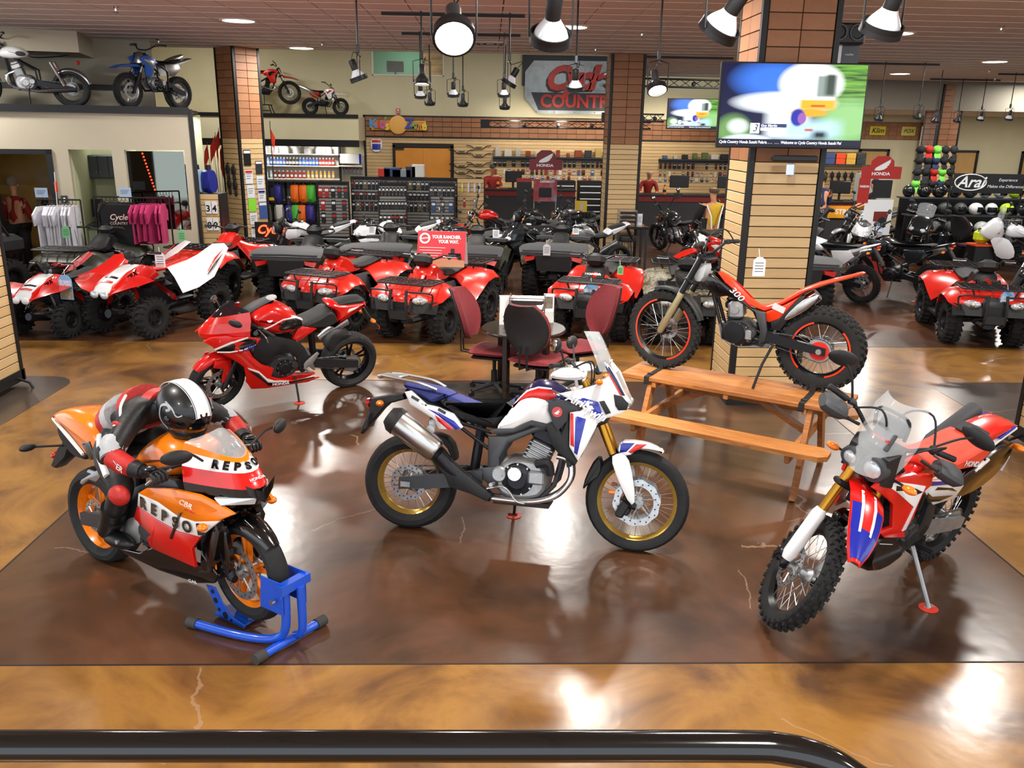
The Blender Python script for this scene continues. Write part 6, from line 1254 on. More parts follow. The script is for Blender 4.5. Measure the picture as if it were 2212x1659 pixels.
def sport_quad(label, tail, num=None):
    t = thing('sport_quad', label, 'quad bike', group='red and white sport quads'); wb, Rt = .60, .275
    for nm, x, w, h in (('front_tyre', wb, .19, .44), ('rear_tyre', -wb, .25, .42)):
        for s in (1, -1): o = obj(nm, atv_tyre(Rt, w, .13, 20), None, t, loc=(x, s * h, Rt)); obj('rim', atv_rim(.13, w, BLK), None, o)
    body(t, 'hood', [(.98, .62), (.90, .72), (.62, .86), (.38, .93), (.3, .86), (.5, .74), (.9, .56)], .15, WHITE, .03, 7)
    pan(t, 'hood_side', [(.97, .60), (.88, .71), (.62, .85), (.38, .92), (.2, .86), (.1, .74), (.35, .66), (.7, .62)], .158, RED, .03, 0)
    for k, m in ((0, RED), (1, BLKP)): b = B(); b.loft([[(.86 - .09 * k, y, .755 + .04 * k - abs(y) * .15) for y in (-.1, 0, .1)], [(.83 - .09 * k, y * 1.1, .772 + .04 * k - abs(y) * .15) for y in (-.1, 0, .1)]], closed=False, cap=False); obj('hood_chevron', b, m, t)
    for s in (1, -1):
        b = B(); b.loft([[(.95, s * .12, .60), (.98, s * .30, .66), (.90, s * .48, .72), (.84, s * .56, .74)], [(.70, s * .15, .80), (.70, s * .34, .82), (.66, s * .50, .80), (.62, s * .60, .78)], [(.40, s * .16, .78), (.34, s * .34, .70), (.30, s * .48, .60), (.26, s * .56, .54)], [(.28, s * .16, .70), (.24, s * .34, .55), (.22, s * .46, .46), (.20, s * .53, .44)]], closed=False, cap=False); o = obj('front_fender', b, RED, t, 50)
        b = B(); b.loft([[(-.05, s * .16, .82), (-.02, s * .3, .70), (0, s * .44, .5)], [(-.35, s * .17, .86), (-.3, s * .34, .76), (-.22, s * .52, .55)], [(-.62, s * .18, .93), (-.66, s * .40, .92), (-.5, s * .56, .66)], [(-.92, s * .2, 1.05), (-.98, s * .36, 1.06), (-.95, s * .46, 1.0)]], closed=False, cap=False); obj('rear_fender', b, tail, t, 50)
        pan(t, 'fender_stripe', [(-.45, .74), (-.62, .86), (-.86, 1.0), (-.64, .90)], lambda x, z: .50 - .25 * max(0, z - .8), RED if tail is WHITE else WHITE, .008, 0, False, s); pan(t, 'fender_stripe', [(-.42, .70), (-.60, .81), (-.80, .94), (-.62, .85)], lambda x, z: .52 - .25 * max(0, z - .8), BLKP, .008, 0, False, s)
        for p0, p1 in (((.68, s * .12, .36), (wb, s * .36, .27)), ((.50, s * .12, .36), (wb, s * .36, .27)), ((.6, s * .12, .46), (wb, s * .36, .34))): obj('suspension_arm', B().tube([p0, p1], .013, 6), DKMET, t)
        b = B(); b.tube([(.56, s * .14, .70), (.60, s * .32, .34)], .012, 6)
        for i in range(8): p = Vector((.56, s * .14, .70)).lerp(Vector((.60, s * .32, .34)), .2 + .08 * i); b.lathe([(.02, -.007), (.036, 0), (.02, .007)], p, (.04, s * .18, -.36), n=10)
        obj('shock', b, REDL if tail is WHITE else STEEL, t)
        b = B(); b.ell((.98, s * .085, .60), .03, .07, .05, 12, 6); obj('headlight', b, HEADL if tail is WHITE else WHITE, t)
        b = B(); b.tube(spl([(.22, s * .24, .3), (.1, s * .44, .25), (-.2, s * .48, .25), (-.3, s * .3, .3)], 4), .018, 7); obj('nerf_bar', b, DKMET, t)
        b = B(); b.box((-.05, s * .36, .26), (.4, .2, .012)); obj('heel_guard', b, PLAS, t, 0)
    body(t, 'seat', [(.34, .92), (.2, .86), (-.05, .83), (-.35, .86), (-.6, .90), (-.62, .84), (-.3, .78), (.2, .76)], .13, RED if tail is WHITE else VINYL, .04, 7)
    b = B(); b.cbox((.05, 0, .46), (.5, .26, .36), .06); obj('engine', b, DKMET, t); b = B(); b.tube([(.88, 0, .34), (.5, 0, .26), (-.5, 0, .27)], .06, 8); obj('chassis', b, DKMET, t); b = B(); b.tube([(-wb, -.3, Rt), (-wb, .3, Rt)], .03, 8); b.cbox((-wb + .2, 0, Rt + .04), (.45, .1, .07), .02); obj('rear_axle', b, DKMET, t)
    bars(t, (.38, 0, 1.0), .38, .07, .12); b = B(); b.ell((.42, 0, 1.03), .05, .09, .07, 12, 8); obj('bar_pad', b, PLAS, t); obj('steering_stem', B().tube([(.36, 0, 1.0), (.5, 0, .7)], .02, 8), DKMET, t)
    text('TRX', (.58, -.162, .79), (1, 0, -.45), (0, 0, 1), .1, BLKP, t, shear=.3, bold=.003); text('TRX', (.58, .162, .79), (-1, 0, .45), (0, 0, 1), .1, BLKP, t, shear=.3, bold=.003)
    return t
q = sport_quad('red sport quad with white hood and tall white rear fenders near the aisle', WHITE); place(q, (-4.55, 11.65, 0), 246)
q = sport_quad('small red youth quad with white hood beside the slatwall stand', RED); place(q, (-5.72, 11.55, 0), 255, .86)
def gbike(label, style, col, loc, hdg, acc=None, rimm=None, seatm=None, lean=-9, scale=1.0, bags=False, trunk=False, plate=None, tailm=None, engm=None, group='motorcycles on show'):
    t = thing('motorcycle', label, 'motorcycle', loc, (R(lean), 0, R(hdg)), group); t.scale = (scale,) * 3
    acc = acc or PLAS; rimm = rimm or DKMET; seatm = seatm or VINYL; F = []; tailm = tailm or col; engm = engm or DKMET
    dirt = style in ('dual', 'dirt', 'mini'); cru = style in ('cruiser', 'vintage')
    wb = {'cruiser': .80, 'vintage': .70, 'mini': .52}.get(style, .71); fr = .345 if dirt else .32 if cru else .30; rrr = .33 if dirt else .31
    if style == 'mini': fr = rrr = .27
    fa, ra = (wb, 0, fr), (-wb, 0, rrr)
    wire = dirt or style == 'vintage'; tk = 'knob' if style == 'dirt' else 'dual' if dirt else 'road'
    F.append(wheel(t, 'front_tyre', fa, fr, .09 if dirt else .11, fr - .075, tk, 'wire' if wire else 'cast', rimm, disc=.13, dside=1, nsp=28)); wheel(t, 'rear_tyre', ra, rrr, .12 if dirt else .17, rrr - .085, tk, 'wire' if wire else 'cast', rimm, disc=.11, dside=-1, nsp=28)
    tz = {'sport': .95, 'cruiser': .98, 'mini': .86}.get(style, 1.05); tx = wb - (.42 if cru else .32)
    F += fork(t, fa, (tx, 0, tz), .095, GOLD if style == 'sport' else STEEL, DKMET, .022, .026, .48, usd=style in ('sport', 'dirt'))
    engine(t, (0, .42), .95 if not style == 'mini' else .75, engm, DKMET if style != 'vintage' else ALU, 2 if not dirt else 1, .095, 1, 18)
    swingarm(t, (-.2, 0, .40), ra, DKMET, .042, .035, .11); chain_drive(t, (-.12, 0, .42), ra, .085, disc=True)
    for s in (1, -1): tubes(t, 'frame_tube', [[(tx, s * .04, tz - .12), (.05, s * .1, .74), (-.2, s * .12, .60), (-.22, s * .1, .34)], [(tx - .02, s * .04, tz - .2), (.2, s * .08, .40), (.1, s * .09, .28), (-.2, s * .09, .30)]], .016, DKMET)
    def B_(nm, poly, hw, m, d=.03, **k): return body(t, nm, poly, hw, m, d, 7, 1, **k)
    if style in ('sport', 'naked'):
        B_('fuel_tank', [(.36, .90), (.30, 1.0), (.18, 1.04), (.02, 1.0), (-.1, .88), (-.1, .80), (.1, .76), (.32, .82)], .16, col, .07); b = B(); b.lathe([(0, .012), (.05, .012), (.055, 0)], (.14, 0, 1.035), n=18); obj('filler_cap', b, STEEL, t)
        B_('rider_seat', [(-.06, .84), (-.25, .83), (-.42, .87), (-.48, .93), (-.46, .82), (-.2, .76), (-.06, .78)], .13, seatm); B_('pillion_seat', [(-.42, .93), (-.5, .99), (-.72, 1.04), (-.78, 1.02), (-.7, .97), (-.48, .90)], .09, seatm, .02)
        B_('tail_cowl', [(-.34, .86), (-.44, .95), (-.6, .985), (-.84, 1.05), (-.88, 1.03), (-.7, .92), (-.5, .82), (-.36, .78)], .11, tailm)
        if style == 'sport':
            lv = [(.68, .40, .14, .97, 1.03), (.76, .42, .18, .90, .93), (.82, .44, .20, .80, .82), (.74, .46, .19, .70, .73)]; cowl(t, 'cowl', lv, [('cowl_top', col), ('cowl_nose', col), ('cowl_chin', acc)]); screen(t, lv[0], (.52, .42, .085, 1.11, 1.05), SMOKE)
            for s in (1, -1): b = B(); b.ell((.74, s * .09, .83), .06, .06, .045, 12, 6); obj('headlight', b, HEADL, t)
            pan(t, 'side_fairing', [(.74, .74), (.5, .80), (.36, .76), (.3, .60), (.1, .46), (.02, .36), (-.2, .30), (.2, .25), (.42, .30), (.5, .50), (.62, .62)], lambda x, z: .21 - .2 * max(0, x - .5), col, .02, 0)
        else:
            b = B(); b.ell((tx + .16, 0, .92), .1, .1, .12, 16, 8, (0, .3, 0)); obj('headlight_shell', b, acc, t); b = B(); b.ell((tx + .23, 0, .91), .03, .08, .09, 14, 6); obj('headlight', b, HEADL, t)
            B_('fly_screen', [(tx + .1, 1.0), (tx + .18, 1.02), (tx + .06, 1.14), (tx + .02, 1.1)], .1, SMOKE, .02); pan(t, 'tank_shroud', [(.42, .92), (.30, .97), (.12, .88), (.2, .78), (.44, .74)], .175, acc if acc is not PLAS else col, .04, 1)
        pan(t, 'main_frame', [(.34, .84), (.0, .72), (-.18, .56), (-.2, .36), (-.1, .34), (-.05, .52), (.2, .66)], .15, GUN if style == 'naked' else PLAS, .03, 0)
        b = B(); b.tube([(-.25, -.14, .34), (-.45, -.17, .45), (-.78, -.19, .60)], [.03, .05, .055], 14); obj('muffler', b, ALU, t); radiator(t, (.34, 0, .60), .26, .3, 15); F.append(front_fender(t, fa, fr + .02, -60, 45, .065, col, .04))
        B_('plate_bracket', [(-.84, 1.0), (-.8, .98), (-.98, .70), (-1.02, .70)], .04, PLAS, .008); b = B(); b.ell((-.88, 0, 1.02), .02, .06, .02); obj('tail_light', b, REDL, t)
    elif dirt:
        k = .82 if style == 'mini' else 1.0; S = lambda P: [(x * k, z * k) for x, z in P]
        B_('fuel_tank', S([(.30, .95), (.22, 1.02), (.06, .98), (-.06, .90), (0, .80), (.28, .80)]), .12, col, .04); pan(t, 'tank_shroud', S([(.44, .94), (.30, 1.0), (.06, .95), (.1, .78), (.2, .60), (.32, .62), (.34, .82)]), .17 * k, col, .03, 0); pan(t, 'shroud_graphic', S([(.36, .92), (.25, .93), (.12, .90), (.16, .78), (.24, .84)]), .173 * k, acc, .006, 0, e=.001)
        B_('seat', S([(.12, .98), (-.1, .92), (-.4, .94), (-.68, 1.0), (-.72, .96), (-.4, .86), (-.05, .84)]), .10, seatm); B_('rear_fender', S([(-.45, .90), (-.7, .96), (-.95, 1.04), (-1.0, 1.03), (-.9, .98), (-.65, .88), (-.5, .82)]), .085, tailm, .012)
        pan(t, 'side_number_panel', S([(-.2, .86), (-.55, .90), (-.62, .80), (-.45, .66), (-.28, .64)]), .13 * k, tailm, .03, 0); F.append(body(t, 'front_fender', S([(tx / k - .02, .80), (tx / k + .1, .84), (.80, .80), (1.0, .72), (.98, .71), (.78, .76), (tx / k + .05, .77)]), .07, col, .01, 7, 1))
        F.append(body(t, 'headlight_mask', [(tx + .05, tz - .18), (tx + .13, tz - .16), (tx + .06, tz + .02), (tx, tz)], .09, WHITE if acc is PLAS else acc, .03, 5)); b = B(); b.tube(spl([(.2, -.08, .52), (.3, -.1, .5), (.2, -.13, .42), (-.2, -.14, .56), (-.45, -.15, .74), (-.8, -.15, .88)], 4), [.02] * 13 + [.03, .045, .055, .055, .055, .05, .04, .03][:8], 10); obj('exhaust', b, STEEL, t)
        if style == 'dual': indicator(t, (-.9, .05, .9), 1); indicator(t, (-.9, -.05, .9), -1); b = B(); b.ell((-.98, 0, .98), .03, .06, .025); obj('tail_light', b, REDL, t); B_('plate_bracket', [(-.9, .98), (-.86, .96), (-1.06, .70), (-1.09, .70)], .05, PLAS, .008)
    elif style == 'touring':
        B_('fuel_tank', [(.36, .92), (.28, 1.04), (.1, 1.05), (-.08, .92), (-.08, .82), (.3, .80)], .17, col, .06); B_('seat', [(-.04, .88), (-.3, .86), (-.42, .92), (-.75, .95), (-.78, .88), (-.4, .78), (-.06, .78)], .16, seatm)
        B_('front_cowl', [(.34, .92), (.42, 1.12), (.55, 1.18), (.74, 1.0), (.82, .86), (.66, .74), (.4, .72)], .2, col, .06); B_('windscreen', [(.40, 1.12), (.56, 1.16), (.44, 1.42), (.40, 1.42)], .17, CLEAR, .05); pan(t, 'side_fairing', [(.60, .80), (.3, .84), (.12, .6), (.12, .4), (.4, .4), (.5, .6)], .21, col, .03, 1)
        for s in (1, -1): b = B(); b.ell((.74, s * .1, .90), .06, .07, .05, 12, 6); obj('headlight', b, HEADL, t)
        F.append(front_fender(t, fa, fr + .02, -60, 45, .065, col, .04)); b = B(); b.tube([(-.25, -.14, .34), (-.85, -.2, .46)], [.03, .06], 14); obj('muffler', b, CHROME, t); bags = True
    else:
        B_('fuel_tank', [(.34, .88), (.24, .97), (.05, .98), (-.12, .88), (-.14, .80), (.1, .76), (.32, .78)], .15, col, .06)
        if style == 'vintage': pan(t, 'knee_pad', cs([(.06, .90), (-.08, .89), (-.1, .82), (.06, .82)], 1), .152, VINYL, .02, 1); B_('seat', [(-.12, .87), (-.3, .86), (-.7, .89), (-.74, .84), (-.3, .79), (-.12, .80)], .13, seatm, .02)
        else: B_('seat', [(-.1, .80), (-.25, .72), (-.45, .73), (-.5, .82), (-.8, .86), (-.82, .80), (-.45, .68), (-.12, .72)], .15, seatm)
        F.append(front_fender(t, fa, fr + .022, -75, 35, .06, STEEL if style == 'vintage' else col, .03)); front_fender(t, ra, rrr + .03, -75, 40, .08 if style == 'vintage' else .1, STEEL if style == 'vintage' else tailm, .04, nm='rear_fender')
        b = B(); b.lathe([(0, .1), (.075, .1), (.085, .08), (.07, 0), (.02, -.06), (0, -.06)], (tx + .08, 0, tz - .12), (1, 0, 0), n=18); obj('headlight_shell', b, CHROME, t)
        for yo in (-.12, .12) if style == 'vintage' else (-.14, -.18): b = B(); b.tube(spl([(.14, yo * .6, .58), (.26, yo, .5), (.2, yo, .34), (-.1, yo, .27), (-.5, yo, .28), (-.8, yo, .30)], 4), [.02] * 13 + [.028, .035, .04, .04, .04, .04, .04, .035][:8], 10); obj('exhaust_pipe', b, CHROME, t)
        b = B(); b.ell((-.86, 0, .74), .03, .05, .035); obj('tail_light', b, REDL, t)
        for s in (1, -1): obj('shock', B().tube([(-.45, s * .13, .74), (-.62, s * .13, .36)], .026, 8), CHROME, t)
    if bags:
        for s in (1, -1): b = B(); b.cbox((-.62, s * .30, .66), (.5, .2, .32), .06); obj('pannier', b, col, t)
    if trunk: b = B(); b.cbox((-.78, 0, 1.10), (.36, .44, .30), .1); obj('top_box', b, WHITE, t)
    rise = .18 if style == 'cruiser' else .08
    if style == 'sport':
        for s in (1, -1): F.append(obj('clip_on_bar', B().tube([(.42, s * .12, .95), (.30, s * .34, .89)], .014, 8), DKMET, t)); F.append(obj('lever', B().tube([(.42, s * .2, .94), (.40, s * .36, .88)], .006, 6), STEEL, t)); mirror(t, (.55, s * .15, .98), (.56, s * .32, 1.06), .14, .08)
    else:
        F += bars(t, (tx - .03, 0, tz + .04), .38, rise, .12)
        if style not in ('dirt', 'mini', 'vintage'):
            for s in (1, -1): F.append(mirror(t, (tx - .1, s * .28, tz + .05 + rise), (tx - .14, s * .36, tz + .22 + rise), .13, .08)); indicator(t, (tx + .06, s * .08, tz - .14), s)
    pegs(t, -.18, .34, .2, DKMET); side_stand(t, (-.06, .12, .32), (-.08, .31, .05 + .31 * math.tan(R(-lean)) * .9 - .05))
    steer_apply(F, (tx, 0, tz - .1), 12 if style not in ('vintage', 'mini') else 0); return t
WG = mat('pearl_white', '#e2e5ea', 0.25, coat=0.6); SLV = mat('silver_paint', '#8d9196', 0.3, 0.5, coat=0.5); GRAPH = mat('graphite_paint', '#1b2024', 0.2, coat=0.7)
gbike('white and black naked sport motorcycle beside the flyer column', 'naked', WG, (-3.35, 16.0, 0), 196, tailm=WG)
gbike('white sport motorcycle with blue tag in the middle of the back row', 'sport', WG, (-1.75, 16.2, 0), 196, tailm=WG)
gbike('small black cruiser with a printed card on its bars', 'cruiser', GRAPH, (-.55, 16.2, 0), 200)
gbike('black sport motorcycle with a large round headlight facing the aisle', 'sport', GRAPH, (.75, 16.0, 0), 224)
gbike('black and silver naked motorcycle with blue price tag left of the slatwall column', 'naked', SLV, (1.85, 16.1, 0), 205, tailm=WG)
gbike('black motorcycle with bright red fuel tank in front of the parts counter', 'cruiser', REDM, (.1, 19.4, 0), 185)
gbike('black naked motorcycle behind the black sport motorcycle', 'naked', GRAPH, (1.15, 18.6, 0), 190)
gbike('silver roadster with round tank beside the stacked tyres', 'cruiser', SLV, (2.0, 19.8, 0), 190)
gbike('black cruiser seen from behind right of the high table', 'cruiser', GRAPH, (4.35, 19.4, 0), 105, engm=ALU)
gbike('dark standard motorcycle with green glinting tank behind the trials motorcycle', 'naked', mat('dark_teal', '#1d2a2a', 0.15, coat=0.9), (4.75, 16.4, 0), 160)
gbike('red and white dirt motorcycle with tall handlebars behind the trials motorcycle', 'dirt', QRED, (3.95, 14.6, 0), 205, acc=WHITE, seatm=QRED)
gbike('white dual-sport motorcycle seen from behind, right of the television column', 'dual', WG, (5.85, 14.35, 0), 125, acc=BLKP, lean=-8)
gbike('black dual-sport motorcycle on its stand with a red puck', 'dual', GRAPH, (7.15, 14.55, 0), 128, acc=BLKP, lean=-8, rimm=STEEL)
gbike('white sport motorcycle with red nose flash facing the viewer', 'sport', WG, (7.55, 17.3, 0), 246, acc=BLKP)
gbike('black adventure motorcycle between the black dual-sport and the white touring one', 'touring', GRAPH, (9.0, 17.6, 0), 232)
gbike('white touring motorcycle with a white top box', 'touring', WG, (10.75, 16.75, 0), 150, trunk=True)
gbike('black cruiser with chrome engine near the crouching customers', 'cruiser', GRAPH, (6.4, 17.2, 0), 236, engm=ALU)
gbike('black roadster with red tail right of the television column', 'naked', GRAPH, (6.0, 18.8, 0), 215, tailm=QRED)
gbike('grey scooter-bodied motorcycle beside the bike brand stand', 'naked', SLV, (8.9, 19.9, 0), 190)
gbike('black cruiser at the right edge behind the red quad', 'cruiser', GRAPH, (9.3, 14.0, 0), 215, engm=ALU)
gbike('vintage black motorcycle with white tank up on the ledge', 'vintage', WHITE, (-7.95, 15.6, 2.955), 194, lean=-4, engm=ALU, group='motorcycles on the ledge', rimm=STEEL)
gbike('slim blue speedway motorcycle on the ledge', 'mini', mat('speedway_blue', '#2b57a8', 0.35), (-6.05, 16.25, 2.955), 244, lean=-3, engm=ALU, group='motorcycles on the ledge', acc=STEEL, tailm=STEEL, rimm=STEEL, scale=1.1)
gbike('red dirt motorcycle held up on a black work stand on the ledge', 'dirt', QRED, (-6.75, 27.15, 3.33), 8, lean=0, acc=BLKP, seatm=QRED, group='motorcycles on the ledge')
gbike('small white and red minibike on the ledge', 'mini', WHITE, (-5.0, 27.3, 3.03), -12, lean=-4, acc=QRED, tailm=QRED, group='motorcycles on the ledge', scale=.95)
t = thing('work_stand', 'black lift stand under the red dirt motorcycle on the ledge', 'stand', (-6.8, 27.15, 3.0))
for sx in (-1, 1):
    for sy in (-1, 1): obj('leg', B().tube([(sx * .26, sy * .2, 0), (sx * .16, sy * .14, .30)], .02, 6), BLK, t)
obj('top_plate', B().cbox((0, 0, .31), (.4, .32, .03), .008), BLK, t); obj('rung', B().cbox((0, -.17, .14), (.42, .03, .03), .005), BLK, t)
puck((7.28, 13.95, .001), 'red kickstand puck under the black dual-sport motorcycle')
t = thing('utility_vehicle', 'black side-by-side utility vehicle with white tailgate trim at the left edge', 'vehicle', (-8.35, 12.6, 0), R(70))
for x in (-.9, .95):
    for s in (1, -1): o = obj('tyre', atv_tyre(.33, .27, .17), None, t, loc=(x, s * .58, .33)); obj('rim', atv_rim(.17, .27, BLK), None, o)
obj('cargo_bed', B().loft([[(-1.35, -.6, .75), (-1.35, .6, .75), (-1.3, .66, 1.05), (-1.3, -.66, 1.05)], [(-.35, -.6, .75), (-.35, .6, .75), (-.35, .66, 1.05), (-.35, -.66, 1.05)]]), PLAS, t, 20)
obj('tailgate_trim', B().cbox((-1.345, 0, 1.0), (.03, 1.3, .1), .01), WHITE, t)
for s in (1, -1):
    b = B(); b.ell((-1.37, s * .48, .98), .03, .1, .06, 12, 6); obj('tail_light', b, REDL, t)
    for k, P in enumerate(([(-.4, s * .62, 1.0), (-.35, s * .58, 1.9), (.5, s * .56, 1.92), (1.05, s * .6, 1.0)], [(.1, s * .6, .9), (.12, s * .57, 1.9)])): obj('roll_bar', B().tube(P, .024, 8), BLK, t)
obj('roof', B().cbox((.1, 0, 1.93), (.95, 1.15, .04), .015), BLK, t); obj('front_body', B().cbox((.95, 0, .85), (.9, 1.15, .3), .08), PLAS, t); obj('chassis', B().cbox((0, 0, .48), (2.2, .8, .25), .05), DKMET, t)
for s in (-.3, .3): obj('seat', B().cbox((-.15, s, .78), (.5, .5, .2), .05), VINYL, t); obj('seat_back', B().cbox((-.36, s, 1.1), (.12, .48, .6), .05), VINYL, t)
WREF = mat('white_reflector', '#dfe6ee', 0.25, coat=0.4)
def spot(label, p, aim, d=.23, lit=False, power=0, spotang=70, group='hanging track spotlights'):
    t = thing('track_spotlight', label, 'spotlight', p, group=group); A = Vector(aim).normalized(); s = d / .23
    up = Vector((0, 0, 1)); side = A.cross(up); side = side.normalized() if side.length > .05 else Vector((1, 0, 0))
    b = B(); b.lathe([(.112 * s, .0), (.115 * s, .025 * s), (.10 * s, .03 * s), (.10 * s, .0)], (0, 0, 0), A, n=26); b.lathe([(.112 * s, .0), (.112 * s, -.03 * s), (.104 * s, -.03 * s), (.104 * s, 0)], (0, 0, 0), A, n=26); obj('trim_ring', b, BLK, t)
    b = B(); b.lathe([(.10 * s, 0), (.085 * s, -.04 * s), (.05 * s, -.09 * s), (.04 * s, -.11 * s)], (0, 0, 0), A, n=24); obj('reflector', b, WREF if not lit else GUN, t)
    b = B(); b.lathe([(.042 * s, -.10 * s), (.044 * s, -.22 * s), (.036 * s, -.235 * s), (0, -.235 * s)], (0, 0, 0), A, n=18); obj('can', b, BLK if not lit else GUN, t)
    b = B(); b.lathe([(0, .012 * s), (.06 * s, .01 * s), (.10 * s, .002 * s)], (0, 0, 0), A, n=24); obj('lens', b, WLENS if lit else HEADL, t)
    top = Vector((0, 0, .30 * s)); yk = [side * .118 * s, side * .12 * s + top * .9, top, -side * .12 * s + top * .9, -side * .118 * s]; obj('yoke', B().tube(yk, .006 * s, 6), BLK, t)
    cz = (CEIL if p[1] < 18.5 or p[0] > CXM else 5.6) - p[2]
    obj('stem', B().tube([top, (0, 0, cz)], .011, 8), BLK, t); obj('stem_fitting', B().cbox(top + Vector((0, 0, .05 * s)), (.04, .04, .1 * s), .006), GUN, t)
    obj('cable', B().tube(spl([A * -.235 * s, A * -.28 * s + Vector((.05, 0, .05)) * s, top + Vector((.03, 0, -.05 * s)), top], 4), .005, 5), BLK, t)
    if lit or power: lamp('SPOT', Vector(p) + A * .05, power or 60, WARM, .06, aim=Vector(p) + A * 5, spot=spotang, blend=.6)
    return t
def trk(label, x0, x1, y, z=None): b = B(); b.b2((x0, y - .018, CEIL - .06), (x1, y + .018, CEIL - .02)); o = obj('ceiling_track', b, BLK, None, 0); return tag(o, label, 'track', 'black light tracks')
for lb, x0, x1, y in (('black light track under the ceiling, left of centre and nearest', -1.44, .48, 12.25), ('black light track just behind the nearest one', -1.41, .51, 14.7), ('black light track across the ceiling behind the sign television', 2.9, 5.0, 18.3), ('black light track above the television, right side', 7.3, 9.6, 18.9), ('black light track deep in the right wing', 11.8, 13.7, 23.6), ('black light track at the right edge', 12.3, 14.5, 21.3), ('black light track over the front display', -1.0, 3.2, 5.25)): trk(lb, x0, x1, y)
spot('large lit spotlight facing the viewer, hanging over the front display', (-.2, 5.2, 3.21), (.05, -.75, -.66), .25, True, 160)
spot('large spotlight seen from behind, second from the lit one', (.36, 5.3, 3.22), (-.05, .55, -.83), .25, False, 320)
spot('large spotlight left of the television column, tilted to the side', (1.35, 5.3, 3.28), (-.38, .5, -.78), .25, False, 320)
spot('large spotlight right of the television column', (2.27, 5.2, 3.29), (-.1, .45, -.89), .25, False, 320)
spot('black spotlight tilted sideways, leftmost on the ceiling', (-1.56, 10.8, 3.26), (.35, .1, -.93), .22, False, 160)
spot('lit spotlight pointing straight down left of the office window', (-.91, 12.25, 3.30), (0, -.15, -1), .23, True, 160)
spot('black spotlight tilted left beside the metal sign', (.28, 12.25, 3.31), (-.5, .1, -.86), .22, False, 160)
spot('spotlight hanging in front of the metal sign', (1.07, 11.0, 3.20), (.05, .3, -.95), .22, False, 200)
spot('lit spotlight hanging right of the slatwall column', (2.05, 10.8, 3.20), (.1, -.55, -.83), .25, True, 160)
for lb, p, lt in (('spotlight on the second track, left', (-1.12, 14.7, 3.2), 0), ('spotlight on the second track below the office window', (-.58, 14.7, 3.23), 0), ('spotlight on the second track, right', (.25, 14.7, 3.24), 0), ('small lit spotlight in the third row, left', (-1.12, 17, 3.15), 1), ('small lit spotlight in the third row, middle', (-.49, 17, 3.14), 1), ('small lit spotlight in the third row, right', (.31, 17, 3.10), 1), ('small spotlight right of the television, first of the pair', (8.44, 18.9, 3.03), 1), ('small spotlight right of the television, second of the pair', (9.29, 18.9, 3.08), 1), ('small spotlight over the caps', (10.72, 20.9, 3.04), 1), ('lit spotlight in front of the far column', (12.7, 23.6, 3.1), 1), ('dark spotlight right of the far column', (13.33, 23.6, 3.15), 0), ('dark spotlight at the right edge', (12.73, 21.3, 3.13), 0)): spot(lb, p, (0, .25, -.97), .2, bool(lt), 120, 90)
sb = B(); sb.lathe([(0, 0), (.05, 0), (.045, -.012), (.018, -.03), (.014, -.06), (.035, -.075), (.035, -.08), (0, -.08)], n=14); spm_ = mesh_of('sprinkler_head', sb, CHROME)
for i, (x, y) in enumerate([(-6.1, 16.9), (-5.0, 12.4), (-3.1, 16.9), (.9, 16.6), (2.0, 16.9), (2.4, 14.2), (7.2, 12.6), (9.6, 15.9), (8.6, 21.5), (11.6, 20.5), (13.2, 23.0), (15, 20.5), (-7.6, 13.2)]): o = obj('ceiling_sprinkler', spm_, None, None, loc=(x, y, CEIL)); tag(o, 'small chrome sprinkler head under the ceiling tiles', 'sprinkler', 'chrome ceiling sprinklers')
t = thing('ceiling_vent', 'square grey air vent in the ceiling', 'vent', (.02, 16.4, CEIL - .004))
for k in range(5): b = B(); w = .3 - .055 * k; b.loft([[(w, w, .0), (-w, w, 0), (-w, -w, 0), (w, -w, 0)], [(w - .02, w - .02, -.02), (-w + .02, w - .02, -.02), (-w + .02, -w + .02, -.02), (w - .02, -w + .02, -.02)]], cap=False); obj('louvre', b, (TRIMW, GUN)[k % 2], t, 0)
